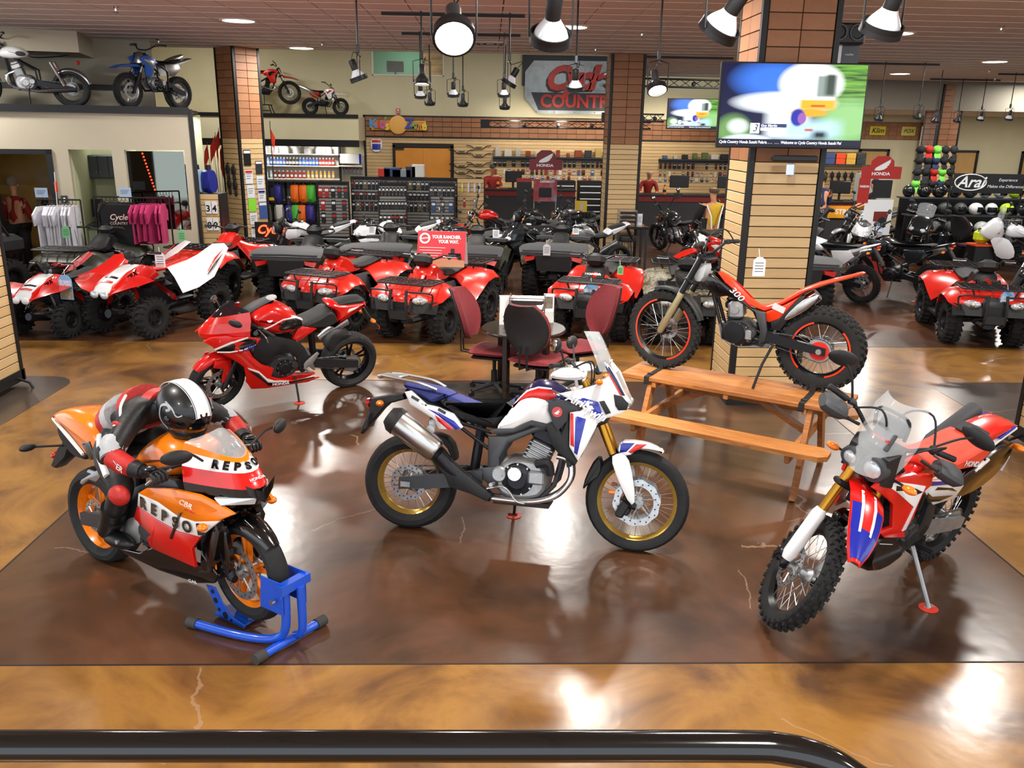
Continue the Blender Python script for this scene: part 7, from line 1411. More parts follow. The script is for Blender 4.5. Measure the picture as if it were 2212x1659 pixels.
def screen_mat(name, st=1.6):
    m = mat(name, '#000000', 0.25); n, l, b = nodes(m); tc = n.new('ShaderNodeTexCoord'); sep = n.new('ShaderNodeSeparateXYZ'); l.new(tc.outputs['Generated'], sep.inputs[0])
    def math_(op, a, b_=None, c=None):
        q = n.new('ShaderNodeMath'); q.operation = op
        for i, v in enumerate((a, b_, c)):
            if v is None: continue
            if isinstance(v, (int, float)): q.inputs[i].default_value = v
            else: l.new(v, q.inputs[i])
        return q.outputs[0]
    u, v = sep.outputs['X'], sep.outputs['Z']
    nz = n.new('ShaderNodeTexNoise'); nz.inputs['Scale'].default_value = 3.5; nz.inputs['Detail'].default_value = 4; mp = n.new('ShaderNodeMapping'); mp.inputs['Rotation'].default_value = (0, R(35), 0); mp.inputs['Scale'].default_value = (1, 1, 7); l.new(tc.outputs['Generated'], mp.inputs[0]); l.new(mp.outputs[0], nz.inputs[0])
    def blob(cx, cz, rx, rz, soft=.35):
        d = math_('ADD', math_('POWER', math_('DIVIDE', math_('SUBTRACT', u, cx), rx), 2), math_('POWER', math_('DIVIDE', math_('SUBTRACT', v, cz), rz), 2))
        mr = n.new('ShaderNodeMapRange'); mr.inputs['From Min'].default_value = 1 + soft; mr.inputs['From Max'].default_value = 1 - soft; l.new(d, mr.inputs[0]); return mr.outputs[0]
    def mix(f, a, b_):
        q = n.new('ShaderNodeMix'); q.data_type = 'RGBA'; l.new(f, q.inputs[0]) if not isinstance(f, (int, float)) else None
        for i, c in ((6, a), (7, b_)):
            if isinstance(c, str): q.inputs[i].default_value = lin(c)
            else: l.new(c, q.inputs[i])
        return q.outputs[2]
    g = n.new('ShaderNodeValToRGB'); g.color_ramp.elements[0].color = lin('#1c4a0c'); g.color_ramp.elements[1].color = lin('#6fae3c'); g.color_ramp.elements[0].position = .35; g.color_ramp.elements[1].position = .6; l.new(nz.outputs['Fac'], g.inputs[0])
    mr = n.new('ShaderNodeMapRange'); mr.inputs['From Min'].default_value = .62; mr.inputs['From Max'].default_value = .78; l.new(u, mr.inputs[0])
    c = mix(mr.outputs[0], '#050a3a', g.outputs[0])
    def bx(x0, x1, z0, z1, so=.012):
        f = None
        for src, lo, hi in ((u, x0, x1), (v, z0, z1)):
            for e, sg in ((lo, 1), (hi, -1)):
                mr_ = n.new('ShaderNodeMapRange'); mr_.inputs['From Min'].default_value = e - so * sg; mr_.inputs['From Max'].default_value = e + so * sg; l.new(src, mr_.inputs[0]); f = mr_.outputs[0] if f is None else math_('MULTIPLY', f, mr_.outputs[0])
        return f
    for f, col in ((blob(.9, .3, .2, .26, .6), '#8fc67c'), (blob(.1, .16, .12, .2, .5), '#6f9a52'), (blob(.13, .22, .07, .09, .6), '#dfe9e6'), (blob(.2, .05, .16, .07, .4), '#dfeeff'), (blob(.36, .80, .26, .22, .7), '#3b78e6'), (blob(.44, .52, .34, .13, .4), '#eef6ff'), (bx(.33, .62, .08, .62, .04), '#f2f8ff'), (blob(.62, .76, .22, .26, .25), '#ffffff'), (bx(.66, .79, .60, .86, .015), '#8d9c97'), (bx(.72, .79, .62, .88, .02), '#33423a'), (bx(.55, .80, .44, .58, .02), '#f0b21a'), (bx(.53, .79, .56, .595, .01), '#dfe8f0'), (bx(.63, .73, .475, .50, .006), '#c8501c'), (bx(.62, .74, .40, .415, .006), '#8a6a1a'), (blob(.62, .40, .13, .05, .3), '#e6a818'), (bx(.44, .84, .08, .30, .06), '#bfe3f6'), (blob(.545, .34, .05, .11, .3), '#1c2aa6'), (blob(.575, .33, .03, .07, .3), '#9a5cae'), (bx(.66, .76, .08, .17, .03), '#0b0b16'), (bx(.60, .66, .17, .2, .01), '#c0504a'), (bx(.44, .47, .2, .25, .01), '#5fbfae')): c = mix(f, c, col)
    l.new(c, b.inputs['Emission Color']); b.inputs['Emission Strength'].default_value = st; return m
def television(label, loc, rz, w, tilt=0, ticker=True):
    t = thing('tv', label, 'television', loc, (R(tilt), 0, rz)); h = w * .56
    b = B(); b.cbox((0, .025, 0), (w, .05, h), .008); obj('casing', b, BLK, t)
    b = B(); b.box((0, -.003, .01), (w - .03, .004, h - .05)); obj('display', b, screen_mat('race_video'), t, 0); k = w / 1.33
    WT = mat('ticker_white', '#eef2ff', .5, emit=1.4); DB = mat('ticker_navy', '#04082e', .4, emit=.6)
    b = B(); b.box((0, -.006, -h / 2 + .05 * k), (w - .03, .003, .055 * k)); obj('ticker_bar', b, DB, t, 0)
    text('Cycle Country Honda Suzuki Polaris. . . .   . . .  Welcome to Cycle Country Honda Suzuki Pol', (-w / 2 + .02, -.009, -h / 2 + .05 * k), (1, 0, 0), (0, 0, 1), .036 * k, WT, t, shear=.2, align='LEFT', bold=.0004, sx=.82)
    b = B(); b.box((-.325 * k, -.006, -.2 * k), (.085 * k, .003, .09 * k)); obj('number_box', b, WT, t, 0); text('3', (-.325 * k, -.009, -.2 * k), (1, 0, 0), (0, 0, 1), .09 * k, DB, t, shear=.3)
    b = B(); b.box((-.155 * k, -.006, -.175 * k), (.235 * k, .003, .03 * k)); obj('name_bar', b, mat('name_blue', '#39406e', .4, emit=.5), t, 0); text('Guy Martin', (-.27 * k, -.009, -.176 * k), (1, 0, 0), (0, 0, 1), .032 * k, WT, t, align='LEFT', bold=.0006); b = B(); b.box((-.155 * k, -.006, -.207 * k), (.235 * k, .003, .026 * k)); obj('caption_bar', b, WT, t, 0)
    return t
t = television('large television showing a helmeted racer, mounted on the slatwall column', (2.755, 7.98, 2.945), R(-1.5), 1.33, -3)
obj('wall_bracket', B().cbox((0.05, .14, 0), (.3, .18, .25), .01), BLK, t); obj('sound_bar', B().cbox((.08, .05, -.46), (.42, .07, .055), .01), BLK, t); obj('remote_pouch', B().cbox((.07, .1, -.56), (.08, .03, .12), .02), HEADL, t)
t = television('smaller television on the lighting truss showing the same helmeted racer', (5.8, 24.95, 3.2), 0, 1.48, 0); obj('wall_bracket', B().cbox((0, .12, 0), (.4, .18, .3), .01), BLK, t)
t = thing('wall_speaker', 'black twin speaker mounted behind the television column', 'speaker', (3.55, 8.98, 3.66)); obj('cabinet', B().cbox((0, 0, 0), (.36, .2, .2), .02), BLK, t)
for x in (-.09, .09): b = B(); b.lathe([(.072, 0), (.078, .012), (.065, .012), (.03, -.02), (0, -.012)], (x, -.1, .01), (0, -1, 0), n=22); obj('driver', b, GUN, t)
obj('bracket', B().b2((-.36, -.02, -.05), (-.17, .02, .0)), BLK, t); t2 = thing('hanging_poster', 'grey and white brand panel hanging under the twin speaker', 'poster', (3.55, 9.0, 3.475)); obj('panel', B().box((.09, 0, 0), (.18, .01, .17)), GUN, t2, 0); obj('panel_pale', B().box((-.09, 0, 0), (.18, .01, .17)), WHITE, t2, 0); text('wilkers', (.08, -.008, 0), (-1, 0, 0), (0, 0, 1), .03, WHITE, t2)
def truss(label, a, b_, h=.19, n=16):
    t = thing('lighting_truss_mount', label, 'truss'); a, b_ = Vector(a), Vector(b_)
    for dz in (0, h):
        for dy in (0, .18): obj('chord', B().tube([a + Vector((0, dy, dz)), b_ + Vector((0, dy, dz))], .022, 6), BLK, t)
    for i in range(n):
        p, q = a.lerp(b_, i / n), a.lerp(b_, (i + 1) / n); obj('lattice_bar', B().tube([p + Vector((0, 0, 0 if i % 2 else h)), q + Vector((0, 0, h if i % 2 else 0))], .009, 5), BLK, t); obj('lattice_bar', B().tube([p + Vector((0, 0, h if i % 2 else 0)), q + Vector((0, 0, 0 if i % 2 else h))], .009, 5), BLK, t)
    obj('end_box', B().cbox(a + Vector((.1, .09, h / 2)), (.26, .26, h + .06), .01), BLK, t)
    for x in (.25, .45, .65, .85): p = a.lerp(b_, x); bb = B(); bb.ell(p + Vector((0, -.03, h * .4)), .06, .05, .06, 12, 6); obj('truss_lamp', bb, GUN, t)
    return t
truss('black lattice lighting truss across the tile band above the parts counter', (-.2, 26.45, 2.76), (4.9, 26.45, 2.78)); truss('black lattice truss high to the right of the slatwall column', (3.3, 23.9, 3.88), (8.2, 23.9, 3.84), .2); truss('short black lattice truss below the high one, beside the smaller television', (3.3, 25.3, 2.98), (5.05, 25.3, 2.98), .2, 8)
t = thing('metal_sign', 'large grey metal shop sign with red hand-cut lettering on the back wall', 'sign', (2.55, 27.9, 3.98)); GALV = noise_mat('galvanised_steel', ['#7e868b', '#959da1', '#868e93'], 2.5, 5, 0.45, 0.4)
P = [(-1.42, .45), (-1.15, .78), (1.45, .80), (1.5, .74), (1.5, -.78), (-1.0, -.78), (-1.42, -.30)]; b = B(); b.loft([[(x, .0, z) for x, z in P], [(x, -.04, z) for x, z in P]]); obj('plate', b, GALV, t, 0)
DK = mat('sign_slate', '#23272e', .5); RS = noise_mat('sign_red', ['#8e1a12', '#c22d1e'], 3, 3, 0.45)
obj('backing_box', B().b2((-1.5, .02, .05), (1.5, .09, .95)), DK, t, 0)
for dx, dz, m, y in ((-.05, -.05, DK, -.05), (0, 0, RS, -.08)): text('Cycle', (.18 + dx, y, .26 + dz), (1, 0, .03), (0, 0, 1), .95, m, t, shear=.35, bold=.05, depth=.015, sx=.98, space=.92)
P = [(-1.22, -.15), (1.5, -.15), (1.5, -.68), (-.98, -.68)]; b = B(); b.loft([[(x, -.04, z) for x, z in P], [(x, -.05, z) for x, z in P]]); obj('word_plate', b, DK, t, 0); text('COUNTRY', (.30, -.07, -.42), (1, 0, 0), (0, 0, 1), .52, RS, t, bold=.018, depth=.012, sx=.98)
for x in (-1.3, -.6, .2, 1.0): b = B(); b.ell((x * .8, -.045, -.73), .015, .01, .015, 8, 4); obj('rivet', b, DK, t)
t = thing('kids_sign', 'colourful wooden letters sign on the terracotta tile band', 'sign', (-2.83, 27.93, 2.79)); Y_ = mat('sign_yellow', '#f2cf3a', .5)
obj('board', B().cbox((0, .0, -.02), (1.72, .03, .30), .02), Y_, t); obj('board_face', B().cbox((0, -.012, -.02), (1.64, .03, .24), .02), mat('sign_coral', '#d98a5a', .5), t)
b = B(); b.lathe([(0, .05), (.255, .05), (.28, .04), (.28, 0)], (-.02, 0, .0), (0, -1, 0), n=32); obj('disc', b, mat('sign_amber', '#eeb25a', .5), t)
for ch, x, z, c, s in (('K', -.80, .02, '#5a9ad8', .38), ('i', -.62, .0, '#d8452c', .36), ('d', -.50, .0, '#c763a8', .38), ("'", -.41, .1, '#7ab648', .3), ('s', -.36, -.04, '#f0c93a', .36), ('Z', .34, .03, '#2f4fb0', .42), ('o', .52, 0, '#7ab648', .34), ('n', .66, -.04, '#e6863a', .34), ('e', .80, -.02, '#f0d84a', .38)): text(ch, (x, -.06, z), (1, 0, 0), (0, 0, 1), s, mat('sign_' + c[1:], c, .5), t, 'letter', bold=.014, depth=.012)
t = thing('wall_alarm', 'small red fire alarm box on the cream wall', 'alarm', (-2.84, 27.97, 3.2)); obj('box', B().cbox((0, 0, 0), (.12, .06, .17), .01), REDL, t); obj('strobe', B().cbox((0, -.04, .03), (.05, .03, .04), .008), HEADL, t)
t = thing('route_sign', 'small red, white and blue shield sign beside the orange door', 'sign', (-3.55, 27.94, 2.16)); b = B(); P = cs([(-.16, .2), (0, .17), (.16, .2), (.19, .0), (.12, -.2), (-.12, -.2), (-.19, 0)], 1); b.loft([[(x, 0, z) for x, z in P], [(x, -.02, z) for x, z in P]]); obj('shield', b, WHITE, t, 0); obj('shield_field', B().box((0, -.022, -.05), (.27, .006, .18)), BLUE, t, 0); obj('shield_top', B().box((0, -.022, .12), (.28, .006, .08)), RED, t, 0)
t = thing('neon_sign', 'glowing red neon script behind the left dark green quad', 'sign', (-4.27, 16.9, .74)); text('Cycle', (0, -.03, 0), (1, 0, 0), (0, 0, 1), .24, mat('neon_red', '#ff3a1c', .4, emit=9), t, shear=.3, depth=.01, bold=.004); obj('backing', B().box((0, 0, -.3), (.62, .03, .9)), BLK, t, 0)
def card(name, label, cat, loc, rz, w, h, m, lines=0, group=None, tilt=0, inkm=None, hdr=None):
    t = thing(name, label, cat, loc, (R(tilt), 0, rz), group); obj('sheet', B().box((0, 0, 0), (w, .004, h)), m, t, 0); ink = inkm or GUN
    if hdr: obj('header', B().box((0, -.003, h * .36), (w * .9, .002, h * .16)), hdr, t, 0)
    for k in range(lines): obj('print_line', B().box((-w * .04 * (k % 3), -.003, h * (.22 - .5 * k / max(1, lines))), (w * (.72 - .1 * (k % 3)), .002, h * .035)), ink, t, 0)
    return t
MAR = noise_mat('maroon_fabric', ['#6e232a', '#7d2c33'], 60, 3, 0.85, bump=0.1); DKTOP = noise_mat('espresso_top', ['#1c1513', '#261c18'], 3, 4, 0.25, coat=0.4, stretch=(1, 12, 1))
def office_chair(label, loc, rz, group='maroon office chairs', m=None):
    m = m or MAR; t = thing('office_chair', label, 'chair', loc, rz, group)
    obj('seat', B().puff(cs([(-.24, .44), (.22, .44), (.27, .47), (.25, .51), (.0, .50), (-.22, .52)], 1), .25, .03, 7), m, t)
    b = B(); rg = []
    for i in range(9):
        z = .60 + .50 * i / 8; f = math.sin(PI * (i + .6) / 9.4) ** .45; x = -.27 - .08 * ((z - .68) / .3) ** 2 * (1 if z > .68 else .3) ; rg.append([(x - .06 * (1 - (k / 4) ** 2) + .05, .24 * f * k / 4, z) for k in range(-4, 5)] + [(x - .05 - .06 * (1 - (k / 4) ** 2) + .05, .235 * f * k / 4, z) for k in range(4, -5, -1)])
    b.loft(rg); obj('backrest', b, m, t, 50)
    b = B(); b.loft([[(p[0] - .052, p[1], p[2]) if j < 9 else (p[0] - .02, p[1] * 1.0, p[2]) for j, p in enumerate(r_)] for r_ in rg]); obj('back_shell', b, PLAS, t, 50)
    for s in (.04, -.04): obj('back_stay', B().tube([(-.12, s, .42), (-.36, s, .44), (-.37, s, .68)], .011, 6), BLK, t)
    obj('seat_pan', B().cbox((0, 0, .42), (.4, .38, .03), .01), BLK, t); obj('gas_lift', B().tube([(0, 0, .08), (0, 0, .25), (0, 0, .26), (0, 0, .42)], [.035, .035, .02, .02], 12), BLK, t)
    for k in range(5):
        a = 2 * PI * k / 5 + .3; e = Vector((math.cos(a) * .29, math.sin(a) * .29, .07)); obj('base_leg', B().tube([(0, 0, .11), e], [.03, .018], 8), PLAS, t); b = B(); b.lathe([(0, -.014), (.03, -.014), (.032, 0), (.03, .014), (0, .014)], e + Vector((0, 0, -.038)), (-math.sin(a), math.cos(a), 0), n=12); obj('caster', b, BLK, t)
    return t
office_chair('maroon office chair left of the round table, seen in profile', (.08, 8.62, 0), R(-18)); office_chair('maroon office chair with its black shell back to the viewer', (.52, 8.28, 0), R(63)); office_chair('maroon office chair right of the round table, cushion facing the viewer', (.98, 8.78, 0), R(206))
def round_table(label, loc, r=.44, h=.74):
    t = thing('round_table', label, 'table', loc); b = B(); b.lathe([(0, h - .03), (r - .01, h - .03), (r, h - .015), (r - .01, h), (0, h)], n=44); obj('tabletop', b, DKTOP, t)
    for k in range(4): a = PI / 4 + PI / 2 * k + .1; b = B(); b.box((math.cos(a) * r * .66, math.sin(a) * r * .66, (h - .03) / 2), (.055, .055, h - .03), (0, 0, a)); obj('leg', b, DKTOP, t, 0)
    for k in range(4): a = PI / 2 * k + .1; b = B(); b.box((math.cos(a) * r * .46, math.sin(a) * r * .46, h - .07), (.02, r * .9, .08), (0, 0, a)); obj('apron', b, DKTOP, t, 0)
    return t
round_table('round dark wood table with paper trays among the maroon chairs', (.38, 8.52, 0))
def tray(label, loc, rz, m=STEEL):
    t = thing('paper_tray', label, 'tray', loc, rz)
    for k in range(3): z = .05 + .09 * k; b = B(); b.loft([[(-.15, -.12, z), (.15, -.12, z), (.15, .12, z), (-.15, .12, z)], [(-.17, -.14, z + .05), (.17, -.14, z + .05), (.17, .14, z + .05), (-.17, .14, z + .05)]], cap=False); obj('shelf_tray', b, m, t, 20); obj('paper_stack', B().box((0, 0, z + .012), (.22, .2, .02)), PAPER, t, 0)
    for sx in (-.18, .18):
        for sy in (-.13, .13): obj('upright', B().tube([(sx, sy, 0), (sx, sy, .30)], .006, 6), m, t)
        obj('top_rail', B().tube([(sx, -.13, .30), (sx, .13, .30)], .006, 6), m, t)
    obj('top_rail', B().tube([(-.18, -.13, .30), (.18, -.13, .30)], .006, 6), m, t)
    return t
tray('silver three-tier paper tray on the round table', (.42, 8.66, .74), R(-4));
t = thing('brochure_box', 'white brochure box with a small bike print on the round table', 'box', (.19, 8.70, .74), R(4)); obj('box', B().b2((-.06, -.04, 0), (.06, .06, .29)), WHITE, t, 0); obj('pocket', B().b2((-.065, -.06, 0), (.065, -.035, .12)), WHITE, t, 0);
for z in (.04, .085): b = B(); b.ell((0, -.062, z), .03, .002, .012, 10, 4); obj('bike_print', b, GUN, t)
t = thing('brochure_stand', 'tilted brochure stand with photo print on the round table', 'stand', (.65, 8.78, .74), R(-12)); obj('back', B().box((0, .03, .15), (.11, .01, .3), (R(-12), 0, R(8))), WHITE, t, 0); obj('photo_print', B().box((0, .022, .21), (.085, .006, .12), (R(-12), 0, R(8))), noise_mat('photo_brown', ['#4a4038', '#8a7a6a'], 20, 4, .5), t, 0); obj('pocket', B().box((0, -.0, .06), (.11, .05, .12)), WHITE, t, 0)
t = thing('floor_mat', 'black printed shop mat lying under the maroon chairs', 'mat', (.0, 8.35, .004), 0); obj('rubber', B().cbox((0, 0, .003), (1.1, 1.2, .008), .003), noise_mat('mat_print', ['#17130f', '#2a2019', '#6b5b48'], 3.0, 6, .9, pos=[.4, .55, .8]), t); OM = mat('mat_orange', '#c8502a', .8); CM = mat('mat_cream', '#c9bfae', .8)
obj('orange_band', B().box((0, -.36, .009), (.9, .17, .002)), OM, t, 0); text('COUNTRY', (0, -.36, .012), (-1, 0, 0), (0, -1, 0), .16, CM, t, bold=.006); text('HONDA - SUZUKI - POLARIS', (0, -.22, .010), (-1, 0, 0), (0, -1, 0), .062, CM, t, bold=.001); text('SALEM - OREGON', (0, -.13, .010), (-1, 0, 0), (0, -1, 0), .062, CM, t, bold=.001); text('Cycle', (0, -.5, .011), (-1, 0, 0), (0, -1, 0), .16, OM, t, shear=.3, bold=.005)
t = thing('high_table', 'dark topped metal-legged high table in front of the slatwall column', 'table', (2.95, 17.55, 0)); obj('tabletop', B().cbox((0, 0, .82), (.64, .66, .05), .006), DKTOP, t)
for sx in (-.29, .29):
    for sy in (-.3, .3): obj('leg', B().box((sx, sy, .4), (.045, .045, .8)), GUN, t, 0)
tray('silver paper tray on the high table', (2.88, 17.6, .845), 0)
card('table_leaflet', 'narrow leaflet card standing on the high table', 'leaflet', (3.14, 17.55, .96), 0, .1, .24, PAPER, 4)
t = thing('bar_stool', 'round black bar stool with chrome legs under the high table', 'stool', (2.86, 17.35, 0)); b = B(); b.lathe([(0, .66), (.17, .66), (.19, .63), (.19, .56), (.17, .54), (0, .54)], n=24); obj('seat', b, VINYL, t)
for k in range(4): a = PI / 4 + PI / 2 * k; obj('leg', B().tube([(.1 * math.cos(a), .1 * math.sin(a), .55), (.18 * math.cos(a), .18 * math.sin(a), 0)], .013, 7), CHROME, t)
obj('foot_ring', B().tube([(.15 * math.cos(2 * PI * k / 16), .15 * math.sin(2 * PI * k / 16), .22) for k in range(16)], .009, 6, closed=True), CHROME, t)
DMAR = noise_mat('dark_maroon_fabric', ['#34161a', '#3f1c20'], 60, 3, 0.9)
office_chair('dark maroon office chair by the far round table on the right', (10.3, 17.9, 0), R(20), m=DMAR); round_table('round black table behind the rightmost red quad', (11.1, 17.9, 0), .5); office_chair('dark maroon office chair at the right edge behind the red quad', (10.9, 15.9, 0), R(140), m=DMAR); tray('wire paper tray on the far round table', (11.1, 17.85, .74), .3)
def stand_wall(label, x, sgn, y0, y1):
    t = thing('slatwall_stand', label, 'display stand'); face(t, (x, y0 if sgn > 0 else y1), (0, sgn), y1 - y0 - .0, z0=.16, zs=2.2, tiles=False); b = B(); b.b2((x - sgn * .5, y0, .14), (x - sgn * .014, y1, 2.2)); obj('core', b, GROOVE, t, 0)
    for y in (y0, y1): obj('corner_strip', B().box((x - sgn * .005, y, 1.15), (.05, .05, 2.2)), BLK, t, 0)
    obj('base_rail', B().b2((x - sgn * .2, y0 - .05, .05), (x + sgn * .02, y1 + .05, .17)), BLK, t, 0)
    for y in (y0 + .05, y1 - .1): obj('foot', B().tube([(x, y, .1), (x + sgn * .14, y - .02, .06), (x + sgn * .17, y - .02, .0)], .014, 7), BLK, t)
    return t
stand_wall('tan slatwall display stand at the left edge of the floor', -4.98, 1, 7.5, 8.8); stand_wall('dark edged slatwall display stand at the right edge of the floor', 4.9, -1, 5.8, 7.2)
t = thing('cardboard_sign', 'red cardboard tent sign standing on the quad with white headline', 'sign', (-.62, 11.62, .90), (0, 0, R(-8))); CR = noise_mat('sign_card_red', ['#c42b38', '#d03542'], 1.5, 2, .5)
for s, nm in ((-1, 'front_panel'), (1, 'back_panel')): b = B(); b.loft([[(-.33, s * .16, 0), (.33, s * .16, 0), (.33, s * .15, 0), (-.33, s * .15, 0)], [(-.33, s * .012, .46), (.33, s * .012, .46), (.33, s * .002, .46), (-.33, s * .002, .46)]]); obj(nm, b, CR if s < 0 else WHITE, t, 0)
up_ = (0, .3, .95); pz = lambda z, o=.006: -.16 + .148 * z / .46 - o
text('YOUR RANCHER.', (.07, pz(.38), .385), (1, 0, 0), up_, .062, WHITE, t, bold=.003, sx=.82); text('YOUR WAY.', (.1, pz(.32), .325), (1, 0, 0), up_, .062, WHITE, t, bold=.003, sx=.82)
b = B(); b.lathe([(.05, 0), (.075, 0)], (-.23, pz(.36), .365), (0, -.95, .3), n=24); obj('badge_ring', b, WHITE, t); text('FOURTRAX', (-.23, pz(.36), .365), (1, 0, .1), up_, .03, WHITE, t, bold=.001)
for k in range(5): obj('print_line', B().box((-.12 - .02 * (k % 2), pz(.24 - .035 * k), .245 - .035 * k), (.36 - .05 * k, .002, .008)), WHITE, t, 0)
obj('sand_print', B().loft([[(-.33, pz(.0), .0), (.33, pz(0), 0), (.33, pz(.085), .085), (.1, pz(.11), .11), (-.33, pz(.07), .07)], [(-.33, pz(.0, .004), .0), (.33, pz(0, .004), 0), (.33, pz(.085, .004), .085), (.1, pz(.11, .004), .11), (-.33, pz(.07, .004), .07)]]), mat('sand_print', '#b98a68', .6), t, 0)
for x, z, r_ in ((.12, .12, .028), (.26, .12, .028)): b = B(); b.lathe([(0, 0), (r_, 0)], (x, pz(z, .009), z), (0, -.95, .3), n=14); obj('wheel_print', b, DKMET, t)
obj('quad_print', B().box((.19, pz(.155, .008), .155), (.17, .002, .05)), DKMET, t, 0); obj('rider_print', B().box((.16, pz(.20, .008), .205), (.05, .002, .07)), GUN, t, 0)
def hang_tag(label, loc, rz, w=.2, h=.33, kind='blue', group='paper hang tags'):
    t = thing('hang_tag', label, 'tag', loc, (0, 0, rz), group); P = [(-w / 2, -h), (w / 2, -h), (w / 2, -.18 * h), (w * .22, 0), (-w * .22, 0), (-w / 2, -.18 * h)]
    m = {'blue': mat('tag_blue', '#7fb4e6', .5), 'white': PAPER, 'green': GREENT}[kind]; b = B(); b.loft([[(x, 0, z) for x, z in P], [(x, -.004, z) for x, z in P]]); obj('card', b, m, t, 0)
    obj('string', B().tube([(0, 0, -.02), (-.01, .02, .07)], .003, 5), WHITE, t)
    if kind == 'blue': text('dream', (0, -.006, -h * .26), (1, 0, 0), (0, 0, 1), w * .36, WHITE, t, bold=.002); text('garage', (0, -.006, -h * .38), (1, 0, 0), (0, 0, 1), w * .34, WHITE, t, bold=.002); obj('red_bar', B().box((0, -.005, -h * .48), (w * .6, .002, h * .06)), RED, t, 0); obj('photo', B().box((0, -.005, -h * .78), (w * .9, .002, h * .38)), noise_mat('tag_photo', ['#8a7f70', '#c9bba0'], 8, 4, .5), t, 0)
    else:
        for k in range(4): obj('print_line', B().box((0, -.005, -h * (.3 + .15 * k)), (w * .7, .002, h * .04)), GUN, t, 0)
    return t
hang_tag('blue paper hang tag on the nose of the red quad behind the maroon chair', (1.36, 10.86, .80), R(-4), .2, .34); hang_tag('blue paper hang tag on the nose of the rightmost red quad', (6.75, 10.62, .80), R(8), .2, .34); hang_tag('blue paper hang tag on the small youth quad', (-5.45, 10.95, .82), R(-15), .2, .32)
for lb, p, k, s in (('white paper tag on the bars of the red sport quad', (-4.38, 11.4, 1.06), 'white', 1), ('white paper tag on the quad below the red cardboard sign', (-.65, 11.05, .80), 'white', .8), ('white information card hanging from the trials handlebar', (2.30, 7.06, 1.70), 'white', .8), ('green tag on the dark green quad at the left', (-6.6, 13.5, 1.15), 'green', .9), ('green tag on the red quad by the flyer column', (-4.85, 13.6, 1.1), 'green', .9), ('green tag on the red quad behind the maroon chair', (1.78, 11.2, .98), 'green', .6), ('blue tag on the white sport motorcycle facing the viewer', (7.65, 16.45, 1.0), 'blue', 1.2), ('white tag on the black cruiser in the back row', (.15, 15.3, 1.0), 'white', .9), ('pale price tag on the black and silver naked motorcycle', (1.62, 15.6, 1.05), 'white', .9), ('pale price tag on the white sport motorcycle in the back row', (-2.1, 15.5, 1.02), 'white', .9), ('white tag on the camouflage quad with cargo deck', (.95, 13.55, .95), 'white', .9)): hang_tag(lb, p, 0, .13 * s, .2 * s, k)
def item(name, label, cat, me, loc, rz=0, group=None, s=None):
    o = obj(name, me, None, None, loc=loc, rot=(0, 0, rz)); tag(o, label, cat, group)
    if s: o.scale = (s, s, s)
    return o
def two(name, b, m1, b2, m2, ang=35):
    me = mesh_of(name, B().add(b.v, b.f).add(b2.v, b2.f), [m1, m2], ang); k = len(b.f)
    for p in me.polygons: p.material_index = 1 if p.index >= k else 0
    return me
C_ = lambda c, r=.5: mat('paint_' + c.strip('#'), c, r)
def pack(col, w=.08, h=.18, lab='#dfe3e6', lz=.3): return two('hanging_pack', B().cbox((0, -.012, -h / 2), (w, .025, h), .005), C_(col), B().box((0, -.0255, -h * lz), (w * .8, .002, h * .22)).box((0, 0, .01), (.008, .05, .012)), C_(lab))
def bottle(col, w=.05, h=.2, capc='#e8e8e8', lab='#f0f0f0'): return two('bottle', B().lathe([(0, 0), (w, 0), (w, h * .68), (w * .45, h * .85), (w * .45, h * .9), (0, h * .9)], n=12), C_(col, .3), B().lathe([(w * .5, h * .86), (w * .5, h), (0, h)], n=10).lathe([(w * 1.02, h * .2), (w * 1.02, h * .5)], n=12), C_(capc))
def jug(col): return two('jug', B().puff(cs([(-.13, 0), (.13, 0), (.13, .30), (.06, .42), (-.05, .42), (-.13, .36)], 1), .09, .02, 5), C_(col, .4), B().lathe([(0, .50), (.045, .50), (.05, .42), (.05, .40)], (.0, 0, 0), n=12), BLK)
SLATM = mat('grey_slat', '#8d8b88', .35, .3)
def gondola(label, x0, x1, y, h, rz=0, rows=((1.2, 8), (.9, 8), (.6, 6)), cols=('#17181a',), glabel='dark blister pack hanging on a grey slatwall rack', top=None):
    w = x1 - x0; t = thing('slatwall_rack', label, 'rack', ((x0 + x1) / 2, y, 0), rz, 'grey slatwall racks'); obj('core', B().b2((-w / 2, 0, .1), (w / 2, .08, h)), BLK, t, 0)
    for k in range(int((h - .2) / .076)): obj('slat', B().cbox((0, -.006, .2 + k * .076), (w - .06, .014, .058), .002), SLATM, t, 0)
    for s in (-1, 1): obj('frame_post', B().box((s * (w / 2 - .015), 0, h / 2), (.035, .06, h)), BLK, t, 0)
    obj('top_rail', B().box((0, 0, h), (w, .07, .03)), BLK, t, 0); obj('base', B().box((0, 0, .06), (w, .5, .12)), BLK, t, 0)
    c, s = math.cos(rz), math.sin(rz)
    for z, n in rows:
        for i in range(n):
            u = -w / 2 + w * (i + .5) / n; me = P_(random.choice(cols), min(.1, w / n * .75)); item('hanging_pack', glabel, 'package', me, ((x0 + x1) / 2 + u * c + .02 * s, y + u * s - .014, z + .015), rz, 'packs on the grey slatwall racks')
_pk = {}
def P_(c, w, h=None):
    w = round(w, 2); h = h or (.2 if w < .09 else .24); k = (c, w, h)
    if k not in _pk: _pk[k] = pack(c, w, h, random.choice(('#dfe3e6', '#c9cfd6', '#b8261c')))
    return _pk[k]
DKC = ('#17181a', '#202226', '#2a2c30', '#151617')
